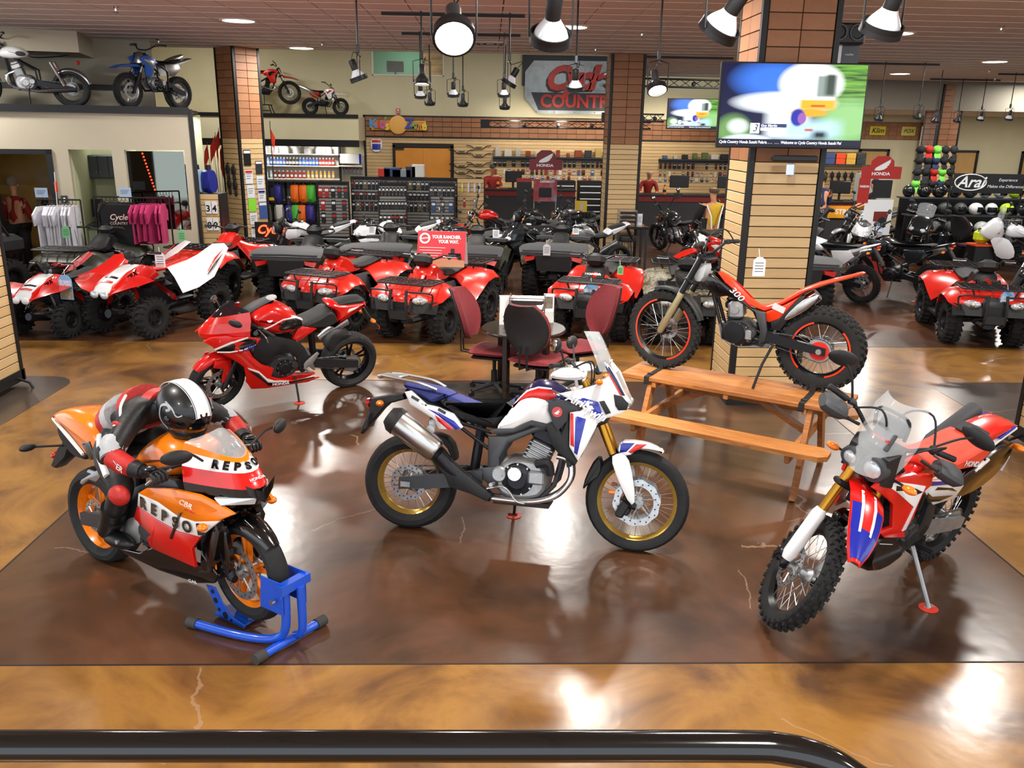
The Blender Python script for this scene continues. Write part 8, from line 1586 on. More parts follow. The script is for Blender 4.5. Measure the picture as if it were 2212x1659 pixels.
gondola('grey slatwall rack with red-topped packs, left of the white motorcycle', -4.05, -3.3, 20.6, 1.45, 0, ((1.32, 5), (1.02, 3), (.72, 3)), ('#2a2c30', '#a3201a', '#17181a')); gondola('grey slatwall rack with grips, behind the white sport motorcycle', -2.6, -1.92, 20.5, 1.45, R(6), ((1.34, 8), (1.02, 9), (.7, 7)), DKC); gondola('grey slatwall rack with blue packs beside the tan rack', -1.4, -.78, 20.6, 1.45, R(-3), ((1.34, 6), (1.02, 3), (.7, 5)), ('#2f4f78', '#17181a', '#3a3c40'))
gondola('long grey slatwall rack behind the shorter ones', -3.4, -.75, 21.5, 1.52, R(-2), ((1.42, 26), (1.16, 26), (.9, 24)), DKC + ('#6a5a3a',))
t = thing('slatwall_rack', 'tan slatwall end rack with a few tools beside the parts counter', 'rack', (-.42, 20.9, 0)); face(t, (-.32, 0), (1, 0), .64, z0=.3, zs=1.55, tiles=False); obj('core', B().b2((-.34, .012, 0), (.34, .1, 1.56)), GROOVE, t, 0); obj('plinth', B().box((0, 0, .1), (.7, .3, .2)), BLUE, t, 0)
for i, (x, z, c) in enumerate(((-.2, 1.45, '#d8c83a'), (-.05, 1.45, '#c9cfd6'), (.1, 1.45, '#c9cfd6'), (.22, 1.45, '#c9cfd6'), (-.15, 1.1, '#b8261c'), (.1, 1.1, '#8a8f96'))): item('hanging_pack', 'slim tool pack hanging on the tan end rack', 'package', pack(c, .05, .22), (-.42 + x, 20.875, z), 0, 'tools on the tan rack')
t = thing('shelf_unit', 'dark shelf unit of jugs and buckets behind the white naked motorcycle', 'shelf', (-4.95, 20.9, 0));
for z in (.45, .92, 1.42): obj('shelf_board', B().box((0, .2, z), (1.75, .45, .03)), BLK, t, 0)
for x in (-.87, 0, .87): obj('upright', B().box((x, .4, .72), (.05, .05, 1.44)), BLK, t, 0)
obj('back_panel', B().box((0, .42, .75), (1.75, .02, 1.35)), SLATM, t, 0)
for x, c in ((.30, '#e86a1c'), (.50, '#e86a1c'), (.68, '#4db53c'), (-.12, '#2c2f80')): item('fuel_jug', '%s plastic fuel jug on the dark shelf unit' % {'#e86a1c': 'orange', '#4db53c': 'green', '#2c2f80': 'purple'}[c], 'jug', jug(c), (-4.95 + x, 20.95, .935), R(90), 'fuel jugs')
bk = two('oil_bucket', B().lathe([(0, 0), (.14, 0), (.15, .36), (0, .36)], n=20), C_('#14152a', .4), B().lathe([(.147, .05), (.149, .12)], n=20), C_('#e0b21c'));
for i, x in enumerate((-.75, -.50, -.28)): item('oil_bucket', 'navy and yellow oil bucket on the dark shelf unit', 'bucket', bk, (-4.95 + x, 20.95, .935), 0, 'oil buckets')
for i, (x, c) in enumerate(((-.7, '#7aa878'), (-.4, '#8f8d88'), (-.1, '#cfcfca'), (.15, '#2c2f80'), (.3, '#4db53c'), (.45, '#e86a1c'), (.65, '#3a2f80'))): item('fuel_jug', '%s jug on the lowest shelf of the dark unit' % ('sage', 'grey', 'off-white', 'navy', 'bright green', 'vivid orange', 'violet')[i], 'jug', jug(c), (-4.95 + x, 20.92, .465), R(90), 'fuel jugs')
t = thing('shelf_unit', 'brightly lit wall shelves of oil bottles on the back wall', 'shelf', (-6.0, 27.8, 0))
for z in (1.10, 1.50, 1.86): obj('shelf_board', B().box((0, -.1, z), (2.6, .3, .03)), WHT, t, 0)
obj('back_panel', B().box((0, .12, 1.5), (2.7, .04, 1.5)), WHT, t, 0)
for s in (-1.3, 1.3): obj('upright', B().box((s, 0, 1.1), (.04, .3, 2.1)), BLK, t, 0)
for row, (z, seq) in enumerate(((1.515, [('#8ab0d8', 3), ('#2a5ab8', 5), ('#2a2320', 4), ('#2f6fd0', 6), ('#c8281c', 5)]), (1.115, [('#9fc4d8', 3), ('#7a1c18', 3), ('#b8281c', 5), ('#d8a82a', 7)]), (1.875, [('#e4e6e8', 7)]))):
    x = -7.2; n = sum(k for _, k in seq); st = 2.35 / n
    for c, k in seq:
        me = bottle(c, .042 if row < 2 else .10, .24 if row < 2 else .26)
        for i in range(k): item('bottle', '%s bottle on the bright wall shelves' % {'#8ab0d8': 'pale blue', '#2a5ab8': 'royal blue', '#2a2320': 'dark brown', '#2f6fd0': 'bright blue', '#c8281c': 'red, upper shelf', '#9fc4d8': 'pale cyan', '#7a1c18': 'dark red', '#b8281c': 'red, lower shelf', '#d8a82a': 'yellow', '#e4e6e8': 'large white'}[c], 'bottle', me, (x + st / 2, 27.68, z), 0, 'oil bottles'); x += st
t = thing('display_box', 'white and blue filter display box on the back wall', 'box', (-4.35, 27.75, 1.62)); obj('box', B().cbox((0, 0, .12), (.7, .2, .3), .01), WHITE, t); obj('stripe', B().box((.31, -.102, .12), (.07, .004, .3)), BLUE, t, 0); obj('tray', B().box((0, -.05, -.1), (.74, .3, .03)), WHT, t, 0)
for i in range(6): item('hanging_pack', 'round filter pack hanging under the white and blue box', 'package', P_('#9fb4c8', .09), (-4.65 + .12 * i, 27.985, 1.5), 0, 'filter packs')
for i, (x, w, h, c) in enumerate(((-5.6, .3, .2, '#b8261c'), (-5.2, .42, .22, '#1f3a6a'), (-4.75, .46, .18, '#7f8a94'), (-4.3, .24, .26, '#2a2c48'), (-3.95, .3, .3, '#d8d8d4'))): b = B(); b.cbox((0, 0, h / 2), (w, .3, h), .01); item('carton', '%s carton standing on the low merchandise rack' % ('red', 'navy', 'grey', 'indigo', 'white')[i], 'carton', mesh_of('carton', b, C_(c)), (x * .5 + .25, 21.52, 1.54), 0, 'cartons on the racks')
hb_ = B(); hb_.tube(spl([(-.40, -.06, .06), (-.25, -.06, .04), (-.14, -.06, -.04), (0, -.06, -.05), (.14, -.06, -.04), (.25, -.06, .04), (.40, -.06, .06)], 4), .013, 7); hb_.box((0, -.06, .0), (.2, .02, .03)); hb_.box((-.1, -.03, -.05), (.02, .06, .02)); hb_.box((.1, -.03, -.05), (.02, .06, .02)); hbm = mesh_of('hanging_handlebar', hb_, BLK)
for i, (x, z) in enumerate(((-.95, 2.0), (-.4, 2.14), (-.4, 1.9), (-.95, 1.56), (-.4, 1.62), (-.95, 1.36), (-.4, 1.4), (-.4, 1.2))): item('hanging_handlebar', 'black handlebar hanging on the pale slatwall, %s' % ('upper left', 'topmost right', 'second right', 'middle left', 'third right', 'lower left', 'fourth right', 'lowest right')[i], 'handlebar', hbm, (x + .1, 27.97, z), 0, 'handlebars on the wall')
CC = ('#c8c2b4', '#8a3a24', '#2a2c30', '#d8d4c8', '#3a5a8a', '#b89a5a', '#5a6a3a', '#17181a', '#b8b4ac')
for x0, x1 in ((.15, 4.7), (5.5, 8.0)):
    t = thing('wall_shelf', 'long grey shelf on the bright back wall, %s' % ('left of the column' if x0 < 1 else 'under the smaller television'), 'shelf', ((x0 + x1) / 2, 27.8, 1.86)); obj('shelf_board', B().box((0, 0, 0), (x1 - x0, .36, .03)), GUN, t, 0); obj('bracket_rail', B().box((0, .16, -.06), (x1 - x0, .03, .1)), GUN, t, 0)
    n = int((x1 - x0) / .32)
    for i in range(n):
        w, h = random.uniform(.1, .24), random.uniform(.1, .3); b = B(); b.cbox((0, 0, h / 2), (w, .16, h), .01); item('boxed_part', 'small boxed part on the grey wall shelf', 'box', mesh_of('boxed_part', b, C_(random.choice(CC))), (x0 + .16 + .32 * i, 27.8, 1.878), 0, 'boxes on the wall shelves')
    for z, st, hh in ((1.74, .15, .18), (1.48, .15, .16), (1.28, .17, .12)):
        for i in range(int((x1 - x0) / st)):
            if random.random() < .88: item('hanging_pack', 'small part pack hanging on the bright back wall', 'package', P_(random.choice(CC if z < 1.7 else DKC), random.choice((.07, .09, .11)), hh), (x0 + st * (i + .5), 27.965, z), 0, 'packs on the back wall')
def counter(label, x0, x1, y, h=1.08):
    t = thing('service_counter', label, 'counter', ((x0 + x1) / 2, y, 0)); w = x1 - x0; obj('front', B().box((0, 0, h * .42), (w, .6, h * .84)), noise_mat('charcoal_laminate', ['#2c2e31', '#36383b'], 30, 3, .6), t, 0); obj('red_band', B().box((0, -.01, h * .91), (w + .02, .64, h * .13)), mat('counter_red', '#7d1f1c', .5), t, 0); obj('worktop', B().box((0, -.02, h), (w + .06, .7, .04)), BLK, t, 0); return t
counter('charcoal service counter with red band left of the slatwall column', -.4, 2.45, 24.5); counter('charcoal service counter with red band right of the slatwall column', 3.55, 6.9, 23.2); counter('charcoal service counter in front of the customers on the right', 7.9, 9.6, 21.55)
def monitor(label, loc, rz, w=.5): t = thing('monitor', label, 'monitor', loc, rz, 'counter monitors'); obj('screen_back', B().cbox((0, 0, .33), (w, .05, w * .62), .015), BLK, t); obj('neck', B().box((0, .03, .1), (.06, .03, .2)), BLK, t, 0); obj('foot', B().cbox((0, .03, .01), (.24, .18, .02), .006), BLK, t)
monitor('black monitor on the left service counter', (.72, 24.45, 1.1), R(20)); monitor('black monitor on the right service counter beside the bald clerk', (5.15, 23.15, 1.1), 0, .52); monitor('black monitor at the right end of the right service counter', (6.45, 23.15, 1.1), R(-5), .52); monitor('black monitor on the far right counter', (8.9, 21.6, 1.1), R(-25))
for lb, p in (('orange bottle beside the left counter monitor', (.28, 24.4, 1.1)), ('orange bottle beside the bald clerk', (4.75, 23.1, 1.1))): item('bottle', lb, 'bottle', bottle('#e0701c', .045, .24, '#222222'), p, 0, 'orange bottles')
for i, (x, lb) in enumerate(((2.2, 'black tool chest with white drawer strips behind the brand sign'), (2.98, 'black tool chest with white drawer strips beside the slatwall column'))):
    t = thing('tool_chest', lb, 'chest', (x, 25.3, 0)); obj('body', B().cbox((0, 0, .65), (.7, .5, 1.3), .015), BLK, t)
    for k in range(6): d = obj('drawer', B().cbox((0, -.255, .2 + .18 * k), (.62, .02, .15), .004), BLK, t); obj('drawer_pull', B().box((0, -.27, .255 + .18 * k), (.6, .015, .03)), WHITE, d, 0)
for k in range(3): item('spare_tyre', '%s of the three black quad tyres stacked by the slatwall column' % ('lowest', 'middle', 'topmost')[k], 'tyre', atv_tyre(.33, .27, .17), (2.25, 20.7, .14 + .275 * k), 0, 'stacked tyres').rotation_euler = (R(90), 0, 0)
t = thing('counter_card', 'yellow card standing on the stacked tyres', 'card', (2.25, 20.55, .83)); obj('sheet', B().box((0, 0, .13), (.26, .01, .26)), C_('#d8b428'), t, 0); obj('print', B().box((0, -.007, .12), (.08, .002, .16)), C_('#b8bcc4'), t, 0)
def wing(t, p, s, m, ex=(1, 0, 0)):
    P = [(-.5, -.15), (-.42, .0), (-.1, .18), (.5, .5), (.42, .33), (.52, .36), (.36, .2), (.44, .2), (.26, .07), (.32, .05), (.1, -.1), (-.2, -.16)]; M = basis(p, ex, (0, 0, 1)); b = B(); b.loft([[M @ Vector((x * s, z * s, 0)) for x, z in P], [M @ Vector((x * s, z * s, .006)) for x, z in P]]); obj('wing_emblem', b, m, t, 0)
def brand_sign(t, w, z0, m, y=0):
    P = cs([(-w / 2, z0), (w / 2, z0), (w / 2, z0 + .24), (w * .3, z0 + .25), (w * .28, z0 + .36), (w * .14, z0 + .45), (-w * .14, z0 + .45), (-w * .28, z0 + .36), (-w * .3, z0 + .25), (-w / 2, z0 + .24)], 0); b = B(); b.loft([[(x, y, z) for x, z in P], [(x, y - .015, z) for x, z in P]]); obj('header_panel', b, m, t, 0); wing(t, (.0, y - .017, z0 + .22), .34, WHITE); text('HONDA', (-.02, y - .02, z0 + .10), (1, 0, 0), (0, 0, 1), .085, WHITE, t, bold=.003, sx=1.25)
t = thing('brand_stand', 'dark red winged brand sign on clear posts with a vehicle poster, before the counter', 'sign stand', (1.36, 20.5, 0)); brand_sign(t, .78, 1.80, C_('#7a2a34'));
for s in (-.26, .26): obj('acrylic_post', B().tube([(s, 0, .05), (s, 0, 2.0)], .012, 7), CLEAR, t)
obj('poster', B().box((0, -.03, 1.33), (.56, .01, .52)), noise_mat('poster_red_grey', ['#7a2a30', '#9a3a40', '#8a90a0'], 2.2, 3, .5), t, 0); text('CAPABILITY', (.04, -.04, 1.53), (1, 0, 0), (0, 0, 1), .065, WHITE, t, shear=.2, bold=.002); obj('vehicle_print', B().cbox((0, -.035, 1.28), (.3, .01, .22), .004), DKMET, t); obj('side_poster', B().box((-.5, -.02, 1.30), (.36, .01, .60)), BLK, t, 0); obj('side_header', B().box((-.5, -.026, 1.56), (.36, .004, .09)), C_('#9a2a24'), t, 0); obj('base', B().box((0, 0, .03), (.9, .4, .06)), BLK, t, 0)
t = thing('brand_stand', 'tall red winged brand display with quad poster panels, right of the television column', 'sign stand', (8.0, 17.45, 0), R(6)); HR = C_('#b3241c', .4); brand_sign(t, .86, 1.85, HR)
obj('side_panel', B().box((-.36, -.05, 1.62), (.24, .015, .5)), HR, t, 0); text('PASSION', (-.36, -.062, 1.70), (1, 0, 0), (0, 0, 1), .06, WHITE, t, bold=.002, sx=.85); obj('dark_screen', B().box((.06, -.02, 1.65), (.4, .02, .36)), BLK, t, 0); obj('white_panel', B().box((.02, -.04, 1.08), (.62, .015, .72)), WHITE, t, 0); obj('quad_print', B().cbox((.08, -.052, 1.1), (.3, .006, .2), .003), C_('#7a2420'), t); b = B(); b.lathe([(0, 0), (.09, 0)], (.12, -.06, 1.0), (0, -1, 0), n=18); obj('wheel_print', b, BLK, t); obj('lower_panel', B().box((.1, -.03, .5), (.5, .015, .44)), BLK, t, 0); obj('base', B().box((0, 0, .14), (.8, .4, .28)), HR, t, 0)
cy, sy_ = math.cos(R(50)), math.sin(R(50)); fo = Vector((-5.12, 18.45, 0)) + Vector((sy_, -cy, 0)) * .325
for i, (u, z, w, h, c, hd) in enumerate(((-.15, 2.06, .17, .32, BLK, WHITE), (.12, 1.86, .16, .27, GUN, WHITE), (-.14, 1.68, .18, .28, PAPER, RED), (.13, 1.56, .18, .26, PAPER, None), (-.12, 1.38, .18, .26, PAPER, None), (.14, 1.27, .18, .26, PAPER, BLUE), (-.11, 1.10, .18, .26, C_('#8be03a'), None), (.15, .98, .19, .36, C_('#3a5a9a'), WHITE), (-.10, .82, .18, .24, PAPER, None), (-.09, .55, .18, .24, PAPER, GUN), (.16, .58, .16, .24, C_('#9fb4c0'), None))): p = fo + Vector((cy, sy_, 0)) * u; card('wall_flyer', ('black', 'grey shoe', 'white and red', 'white with small print', 'pale watermark', 'white with motorcycle', 'bright green', 'blue and dark', 'plain white', 'white and grey', 'pale blue')[i] + ' flyer on the flyer column', 'flyer', (p.x, p.y, z), R(50), w, h, c, 3 if c is PAPER else 0, 'flyers on the column', hdr=hd)
go = Vector((-5.12, 18.45, 0)) + Vector((-cy, -sy_, 0)) * .33; gb_ = B(); gb_.ell((0, -.02, -.08), .055, .03, .09, 10, 6); gb_.ell((.01, -.02, -.2), .03, .025, .07, 8, 5); gb_.box((0, 0, .02), (.01, .04, .02)); gm_ = mesh_of('hanging_glove', gb_, VINYL)
for i, (u, z) in enumerate(((-.1, 1.92), (.1, 1.9), (-.08, 1.62), (.12, 1.6))): p = go + Vector((sy_, -cy, 0)) * u; item('hanging_glove', 'black glove hanging on the flyer column, %s' % ('upper left', 'upper right', 'lower left', 'lower right')[i], 'glove', gm_, (p.x, p.y, z), R(-40), 'gloves on the column', 1.2)
FL = noise_mat('flag_orange', ['#d8321c', '#e8462a'], 5, 3, .7)
for i in range(7):
    x, y = -5.95 + .05 * i + random.uniform(-.02, .02), 19.1 + random.uniform(-.1, .1); t = thing('whip_flag', 'orange whip flag in the bundle behind the flyer column', 'flag', (x, y, 0), group='bundle of whip flags'); hh = 2.35 + .1 * (i % 4); obj('pole', B().tube([(0, 0, 0), (.03 * (i - 3), 0, hh)], .006, 5), C_('#7a4a4a'), t); b = B(); tx_ = .03 * (i - 3)
    b.loft([[(tx_, 0, hh - .05), (tx_, .02, hh - .35)], [(tx_ - .06, -.04, hh - .2), (tx_ - .08, .0, hh - .55)], [(tx_ - .1 + .02 * i, -.02, hh - .45), (tx_ - .12 + .02 * i, .03, hh - .8)]], closed=False, cap=False); obj('pennant', b, FL, t)
t = thing('whip_flag', 'single orange whip flag right of the flyer column', 'flag', (-4.72, 19.2, 0)); obj('pole', B().tube([(0, 0, 0), (0, 0, 2.8)], .008, 6), BLK, t); b = B(); b.loft([[(0, 0, 2.65), (0, .01, 2.35)], [(.1, -.03, 2.45), (.06, 0, 2.2)], [(.04, 0, 2.2), (.0, .02, 1.95)]], closed=False, cap=False); obj('pennant', b, FL, t)
t = thing('number_rack', 'black framed slatwall rack of numeral packs in front of the flyer column', 'rack', (-5.25, 15.75, 0)); face(t, (-.36, 0), (1, 0), .72, z0=.3, zs=1.5, tiles=False); obj('core', B().b2((-.38, .012, 0), (.38, .5, 1.5)), BLK, t, 0)
for s in (-.385, .385): obj('frame_post', B().box((s, .0, .75), (.03, .05, 1.5)), BLK, t, 0)
np_ = {}
for r_, row in enumerate(('012 34', '567 89')):
    for i, ch in enumerate(row):
        if ch == ' ': continue
        q = thing('hanging_numeral', 'numeral %s decal pack on the number rack' % ch, 'decal pack', (-5.54 + .115 * i, 15.73, 1.36 - .3 * r_), group='numeral packs'); obj('pack', B().cbox((0, 0, -.1), (.1, .02, .22), .004), PAPER, q); text(ch, (0, -.013, -.12), (1, 0, 0), (0, 0, 1), .16, BLK, q, bold=.004)
for i, (x, c) in enumerate(((-.25, '#1f2a8a'), (-.05, '#9fc0e0'), (.16, '#1f2a8a'))): item('fuel_jug', ('dark blue fuel jug, left one on the number rack', 'pale blue fuel jug on the number rack', 'dark blue fuel jug, right one on the number rack')[i], 'jug', jug(c), (-5.25 + x, 15.95, 1.505), R(70), 'fuel jugs')
def cloth_rack(label, x0, x1, y, z, m, n, ln, glabel, gname):
    t = thing('clothes_rack', label, 'clothes rack', (0, 0, 0)); obj('rail', B().tube([(x0 - .1, y, z), (x1 + .1, y, z)], .014, 7), BLK, t)
    for x in (x0 - .1, x1 + .1): obj('upright', B().tube([(x, y, 0), (x, y, z)], .014, 7), BLK, t)
    obj('foot', B().box(((x0 + x1) / 2, y, .02), (x1 - x0 + .3, .4, .03)), BLK, t, 0)
    for i in range(n):
        x = x0 + (x1 - x0) * (i + .5) / n; g_ = thing(gname, glabel, 'garment', (x, y, z), (0, 0, R(random.uniform(-12, 12))), glabel + 's'); obj('hanger', B().tube([(0, 0, 0), (0, 0, -.05), (0, .18, -.11), (0, -.18, -.11), (0, 0, -.05)], .005, 5), BLK, g_); b = B(); L = ln * random.uniform(.93, 1.05)
        pr = [(-.20, -.10), (.20, -.10), (.32, -.22), (.30, -.40), (.22, -.36), (.23, -L), (.05, -L - .02), (-.1, -L), (-.23, -L + .01), (-.22, -.36), (-.30, -.40), (-.32, -.22)]; b.loft([[(-.014 + .006 * math.sin(7 * zz + i), yy, zz) for yy, zz in pr], [(.014 + .006 * math.sin(7 * zz + i), yy, zz) for yy, zz in pr]]); obj('cloth', b, m, g_)
TW = noise_mat('white_cotton', ['#c9c9d2', '#dcdce4'], 6, 3, .9); TP = noise_mat('pink_cotton', ['#a82a5a', '#b8336a'], 6, 3, .9); TB = noise_mat('black_cotton', ['#121214', '#1a1a1d'], 6, 3, .9)
cloth_rack('rail of white shirts by the left wall', -7.22, -6.72, 14.15, 1.5, TW, 9, .85, 'white shirt on the rail', 'shirt'); cloth_rack('rail of pink shirts by the left wall', -5.85, -5.4, 14.45, 1.52, TP, 9, .72, 'pink shirt on the rail', 'shirt'); cloth_rack('rail of black hoodies by the left wall', -6.5, -6.05, 14.6, 1.52, TB, 7, .72, 'black hoodie on the rail', 'hoodie')
t = thing('hoodie', 'black hoodie with white and red shop lettering shown frontally', 'garment', (-6.08, 14.3, 1.42)); b = B(); pr = [(-.2, 0), (.2, 0), (.3, -.14), (.26, -.5), (.2, -.34), (.22, -.7), (-.22, -.7), (-.2, -.34), (-.26, -.5), (-.3, -.14)]; b.loft([[(x, .05, z) for x, z in pr], [(x, -.05, z) for x, z in pr]]); obj('cloth', b, TB, t); text('Cycle', (0, -.06, -.2), (1, 0, 0), (0, 0, 1), .13, C_('#e8c8c0'), t, shear=.3, bold=.002); text('COUNTRY', (0, -.06, -.3), (1, 0, 0), (0, 0, 1), .06, C_('#e8c8c0'), t); obj('hanger_post', B().tube([(0, 0, -1.42), (0, 0, .06)], .012, 6), BLK, t)
for lb, p in (('pale blue price card above the white shirts', (-7.15, 14.0, 1.62)), ('pale blue price card above the pink shirts', (-5.95, 14.3, 1.62))): card('rack_card', lb, 'card', p, 0, .2, .15, C_('#a9c0dc'), 3)
def lq(u, d, z): return Vector(lw(u, d, z))
az = math.atan2(ex.y, ex.x)
t = thing('wall_cupboard', 'dark grey wall cupboard with small knobs in the office window', 'cupboard', lq(1.6, 1.7, 1.72), az); obj('body', B().cbox((0, 0, .2), (.72, .4, .42), .008), GUN, t)
for k in range(4): d = obj('door', B().cbox((-.27 + .18 * k, -.205, .2), (.172, .015, .39), .004), GUN, t); b = B(); b.ell((-.27 + .18 * k + (.06 if k % 2 == 0 else -.06), -.22, .12), .01, .01, .01, 8, 5); obj('knob', b, CHROME, d)
t = thing('desk', 'white office desk with dark edge seen through the window', 'desk', lq(1.6, 1.0, 0), az); obj('desktop', B().box((0, 0, .92), (.7, .7, .05)), GUN, t, 0); obj('front_panel', B().box((0, -.2, .45), (.7, .03, .9)), C_('#cfe0c8'), t, 0); obj('monitor_print', B().box((-.22, .2, 1.2), (.2, .04, .32)), BLK, t, 0); b = B(); b.lathe([(0, 0), (.04, 0), (.045, .18), (.03, .2), (0, .2)], (.0, 0, .945), n=12); obj('travel_mug', b, BLK, t)
b = B(); lbox(b, .14, 1.06, .05, .07, .92, 2.25); wm = bpy.data.objects.new('window_2', None); COL.objects.link(wm); wm['kind'] = 'structure'; obj('pane', b, mat('mirror_glass', '#777a72', .03, 1), wm, 0)
t = thing('led_reflection', 'vertical reflection of red lights, made as glowing dots on the mirrored window', 'reflection', lq(.80, .04, 1.55), az)  # mirror image of an LED strip, built as glowing beads on the pane
for k in range(12): b = B(); b.ell((.025 * k * .5, -.01, .66 - .055 * k), .014, .01, .016, 8, 5); obj('reflection_dot', b, mat('led_reflection_red', '#ff2a10', .4, emit=8), t)
t = thing('wall_cleaner', 'small grey wall switch plate left of the office window', 'switch', lq(2.1, -.01, 1.45), az); obj('plate', B().cbox((0, 0, 0), (.1, .015, .13), .004), GUN, t); obj('rocker', B().box((0, -.012, 0), (.03, .01, .06)), WHT, t, 0)
t = thing('whip_flag', 'thin white whip with a small orange flag by the left wall', 'flag', (-6.95, 13.9, 0)); obj('pole', B().tube([(0, 0, 0), (.1, 0, 1.95)], .007, 6), WHITE, t); obj('pennant', B().box((.095, 0, 1.72), (.05, .01, .16)), FL, t, 0)
def helm(c, v='#101216'): return two('helmet', B().ell((0, 0, .13), .16, .13, .14, 16, 10), C_(c, .2), epatch((0, 0, .13), (.16, .13, .14), (0, 0, 0), (-30, 20), (-65, 65), 1.02, 10, 5), C_(v, .1))
for k, (y, z) in enumerate(((18.9, .62), (19.25, 1.0), (19.6, 1.36))):
    t = thing('helmet_shelf', '%s glass shelf of helmets under the black banner' % ('lower', 'middle', 'upper')[k], 'shelf', (11.5, y, z)); obj('shelf_board', B().box((0, 0, -.02), (4.0, .34, .03)), GUN, t, 0); obj('stand', B().box((0, .1, -z / 2 - .03), (3.9, .06, z - .03)), BLK, t, 0)
    for i in range(11): c = ('#16181a', '#d8dadc', '#1d1f22', '#2a2c30', '#c9ccd0', '#16181a', '#3a3c40', '#b8d82a')[(i * 3 + k * 5) % 8]; item('helmet', '%s helmet on the %s helmet shelf' % ({'#d8dadc': 'white', '#c9ccd0': 'silver', '#b8d82a': 'fluorescent yellow', '#3a3c40': 'grey'}.get(c, 'black'), ('lower', 'middle', 'upper')[k]), 'helmet', helm(c), (9.68 + .36 * i, y, z - .004), R(-95 + 17 * ((i * 7) % 5)), 'helmets on the shelves')
t = thing('banner', 'black helmet brand banner with white script above the helmets', 'banner', (11.0, 18.75, 1.72), R(-4)); obj('cloth', B().box((0, 0, 0), (1.5, .02, .42)), BLK, t, 0); text('Arai', (-.38, -.014, .02), (1, 0, 0), (0, 0, 1), .34, WHITE, t, shear=.35, bold=.006); obj('swoosh', B().tube([(-.72 + .68 * (.5 + .5 * math.cos(a)), -.014, .02 + .17 * math.sin(a)) for a in [2 * PI * i / 28 for i in range(28)]], .012, 5, closed=True), WHITE, t); text('Experience', (.42, -.014, .08), (1, 0, 0), (0, 0, 1), .09, WHITE, t, shear=.2); text('Makes the Difference', (.38, -.014, -.06), (1, 0, 0), (0, 0, 1), .09, WHITE, t, shear=.2)
for s in (-.78, .78): obj('banner_post', B().tube([(s, .03, -1.72), (s, .03, .24)], .018, 6), BLK, t)
t = thing('cap_tower', 'black wire tower holding baseball caps', 'rack', (10.35, 20.05, 0)); obj('mast', B().tube([(0, 0, 0), (0, 0, 2.95)], .03, 8), BLK, t)
for z in (1.62, 1.88, 2.14, 2.38): obj('arm', B().box((0, -.05, z), (.9, .04, .03)), BLK, t, 0)
def capm(c): b = B(); b.ell((0, 0, 0), .10, .10, .11, 14, 6, None, 0); b.ell((0, -.14, .01), .08, .09, .015, 12, 4); return mesh_of('baseball_cap', b, C_(c, .8))
for k, z in enumerate((2.4, 2.16, 1.9, 1.64)):
    for i in range(5): c = ('#16171a', '#a8241c', '#6fd04a', '#16171a', '#1c1d22', '#202c50', '#16171a')[(i + k * 3) % 7]; o = item('baseball_cap', '%s cap on the cap tower, row %s' % ({'#a8241c': 'red', '#6fd04a': 'lime green', '#202c50': 'navy'}.get(c, 'black'), ('one from the top', 'two from the top', 'three from the top', 'at the bottom')[k]), 'cap', capm(c), (9.97 + .19 * i, 19.9, z), 0, 'caps on the tower'); o.rotation_euler = (R(70), 0, R(10 * (i - 2)))
for i, (x, lb) in enumerate(((18.4, 'door_3'), (21.3, 'door_4'), (14.9, 'door_5'))):
    d = bpy.data.objects.new(lb, None); COL.objects.link(d); d['kind'] = 'structure'; d.location = (x, 33.36, 0); obj('door_leaf', B().box((0, 0, 1.05), (1.0, .05, 2.1)), noise_mat('maple_door', ['#b98f52', '#c99f62'], 2, 4, .5, stretch=(8, 1, 1)), d, 0)
    for s in (-.55, .55): obj('door_jamb', B().box((s, -.02, 1.08), (.08, .08, 2.18)), BLK, d, 0)
    obj('door_head', B().box((0, -.02, 2.16), (1.18, .08, .08)), BLK, d, 0); obj('push_bar', B().box((-.3, -.04, 1.05), (.3, .04, .1)), BLK, d, 0)
b = B(); b.b2((12.0, 33.34, 2.55), (16.9, 33.4, 3.2)); obj('tile_band', b, TILE[0], wall_rear, 0)
for i in range(16):
    for j in range(4): obj('tile', tp if (i + j) % 2 else tp2, None, wall_rear, loc=(12.15 + .305 * i, 33.33, 2.63 + .1525 * j))
for lb, x, w, bg, tx_, s, fg in (('yellow brand plate reading Klim on the far tile band', 14.9, .62, '#e0d21c', 'Klim', .26, '#161616'), ('pale yellow brand plate on the far tile band', 16.1, .55, '#d8d06a', 'FOX', .2, '#4a4a30'), ('black triangular brand plate on the far tile band', 13.7, .7, '#1c1a16', 'AXIS', .2, '#d8c8a0')): t = thing('brand_plate_sign', lb, 'sign', (x, 33.30, 2.87)); obj('plate', B().cbox((0, 0, 0), (w, .03, .34), .02), C_(bg), t); text(tx_, (0, -.022, 0), (1, 0, 0), (0, 0, 1), s, C_(fg), t, shear=.25, bold=.004)
t = thing('wall_poster', 'dark poster with a green racer on the far white panel', 'poster', (16.9, 32.9, 2.55)); obj('sheet', B().box((0, 0, .3), (.9, .03, 1.0)), noise_mat('poster_green', ['#14181a', '#2a3432', '#3f9a6a'], 3, 4, .5, pos=[.4, .6, .75]), t, 0); obj('lower_sheet', B().box((0, 0, -.75), (.9, .03, 1.0)), WHT, t, 0); obj('panel_post', B().box((0, .05, -1.0), (.95, .04, 3.0)), WHT, t, 0)
t = thing('glove_rack', 'tan slatwall rack with goggle boxes and gloves behind the far counter', 'rack', (9.3, 23.3, 0)); face(t, (-.9, 0), (1, 0), 1.8, z0=.4, zs=2.2, tiles=False); obj('core', B().b2((-.92, .012, 0), (.92, .15, 2.25)), GROOVE, t, 0); obj('shelf_board', B().box((0, -.12, 1.92), (1.9, .3, .03)), GUN, t, 0)
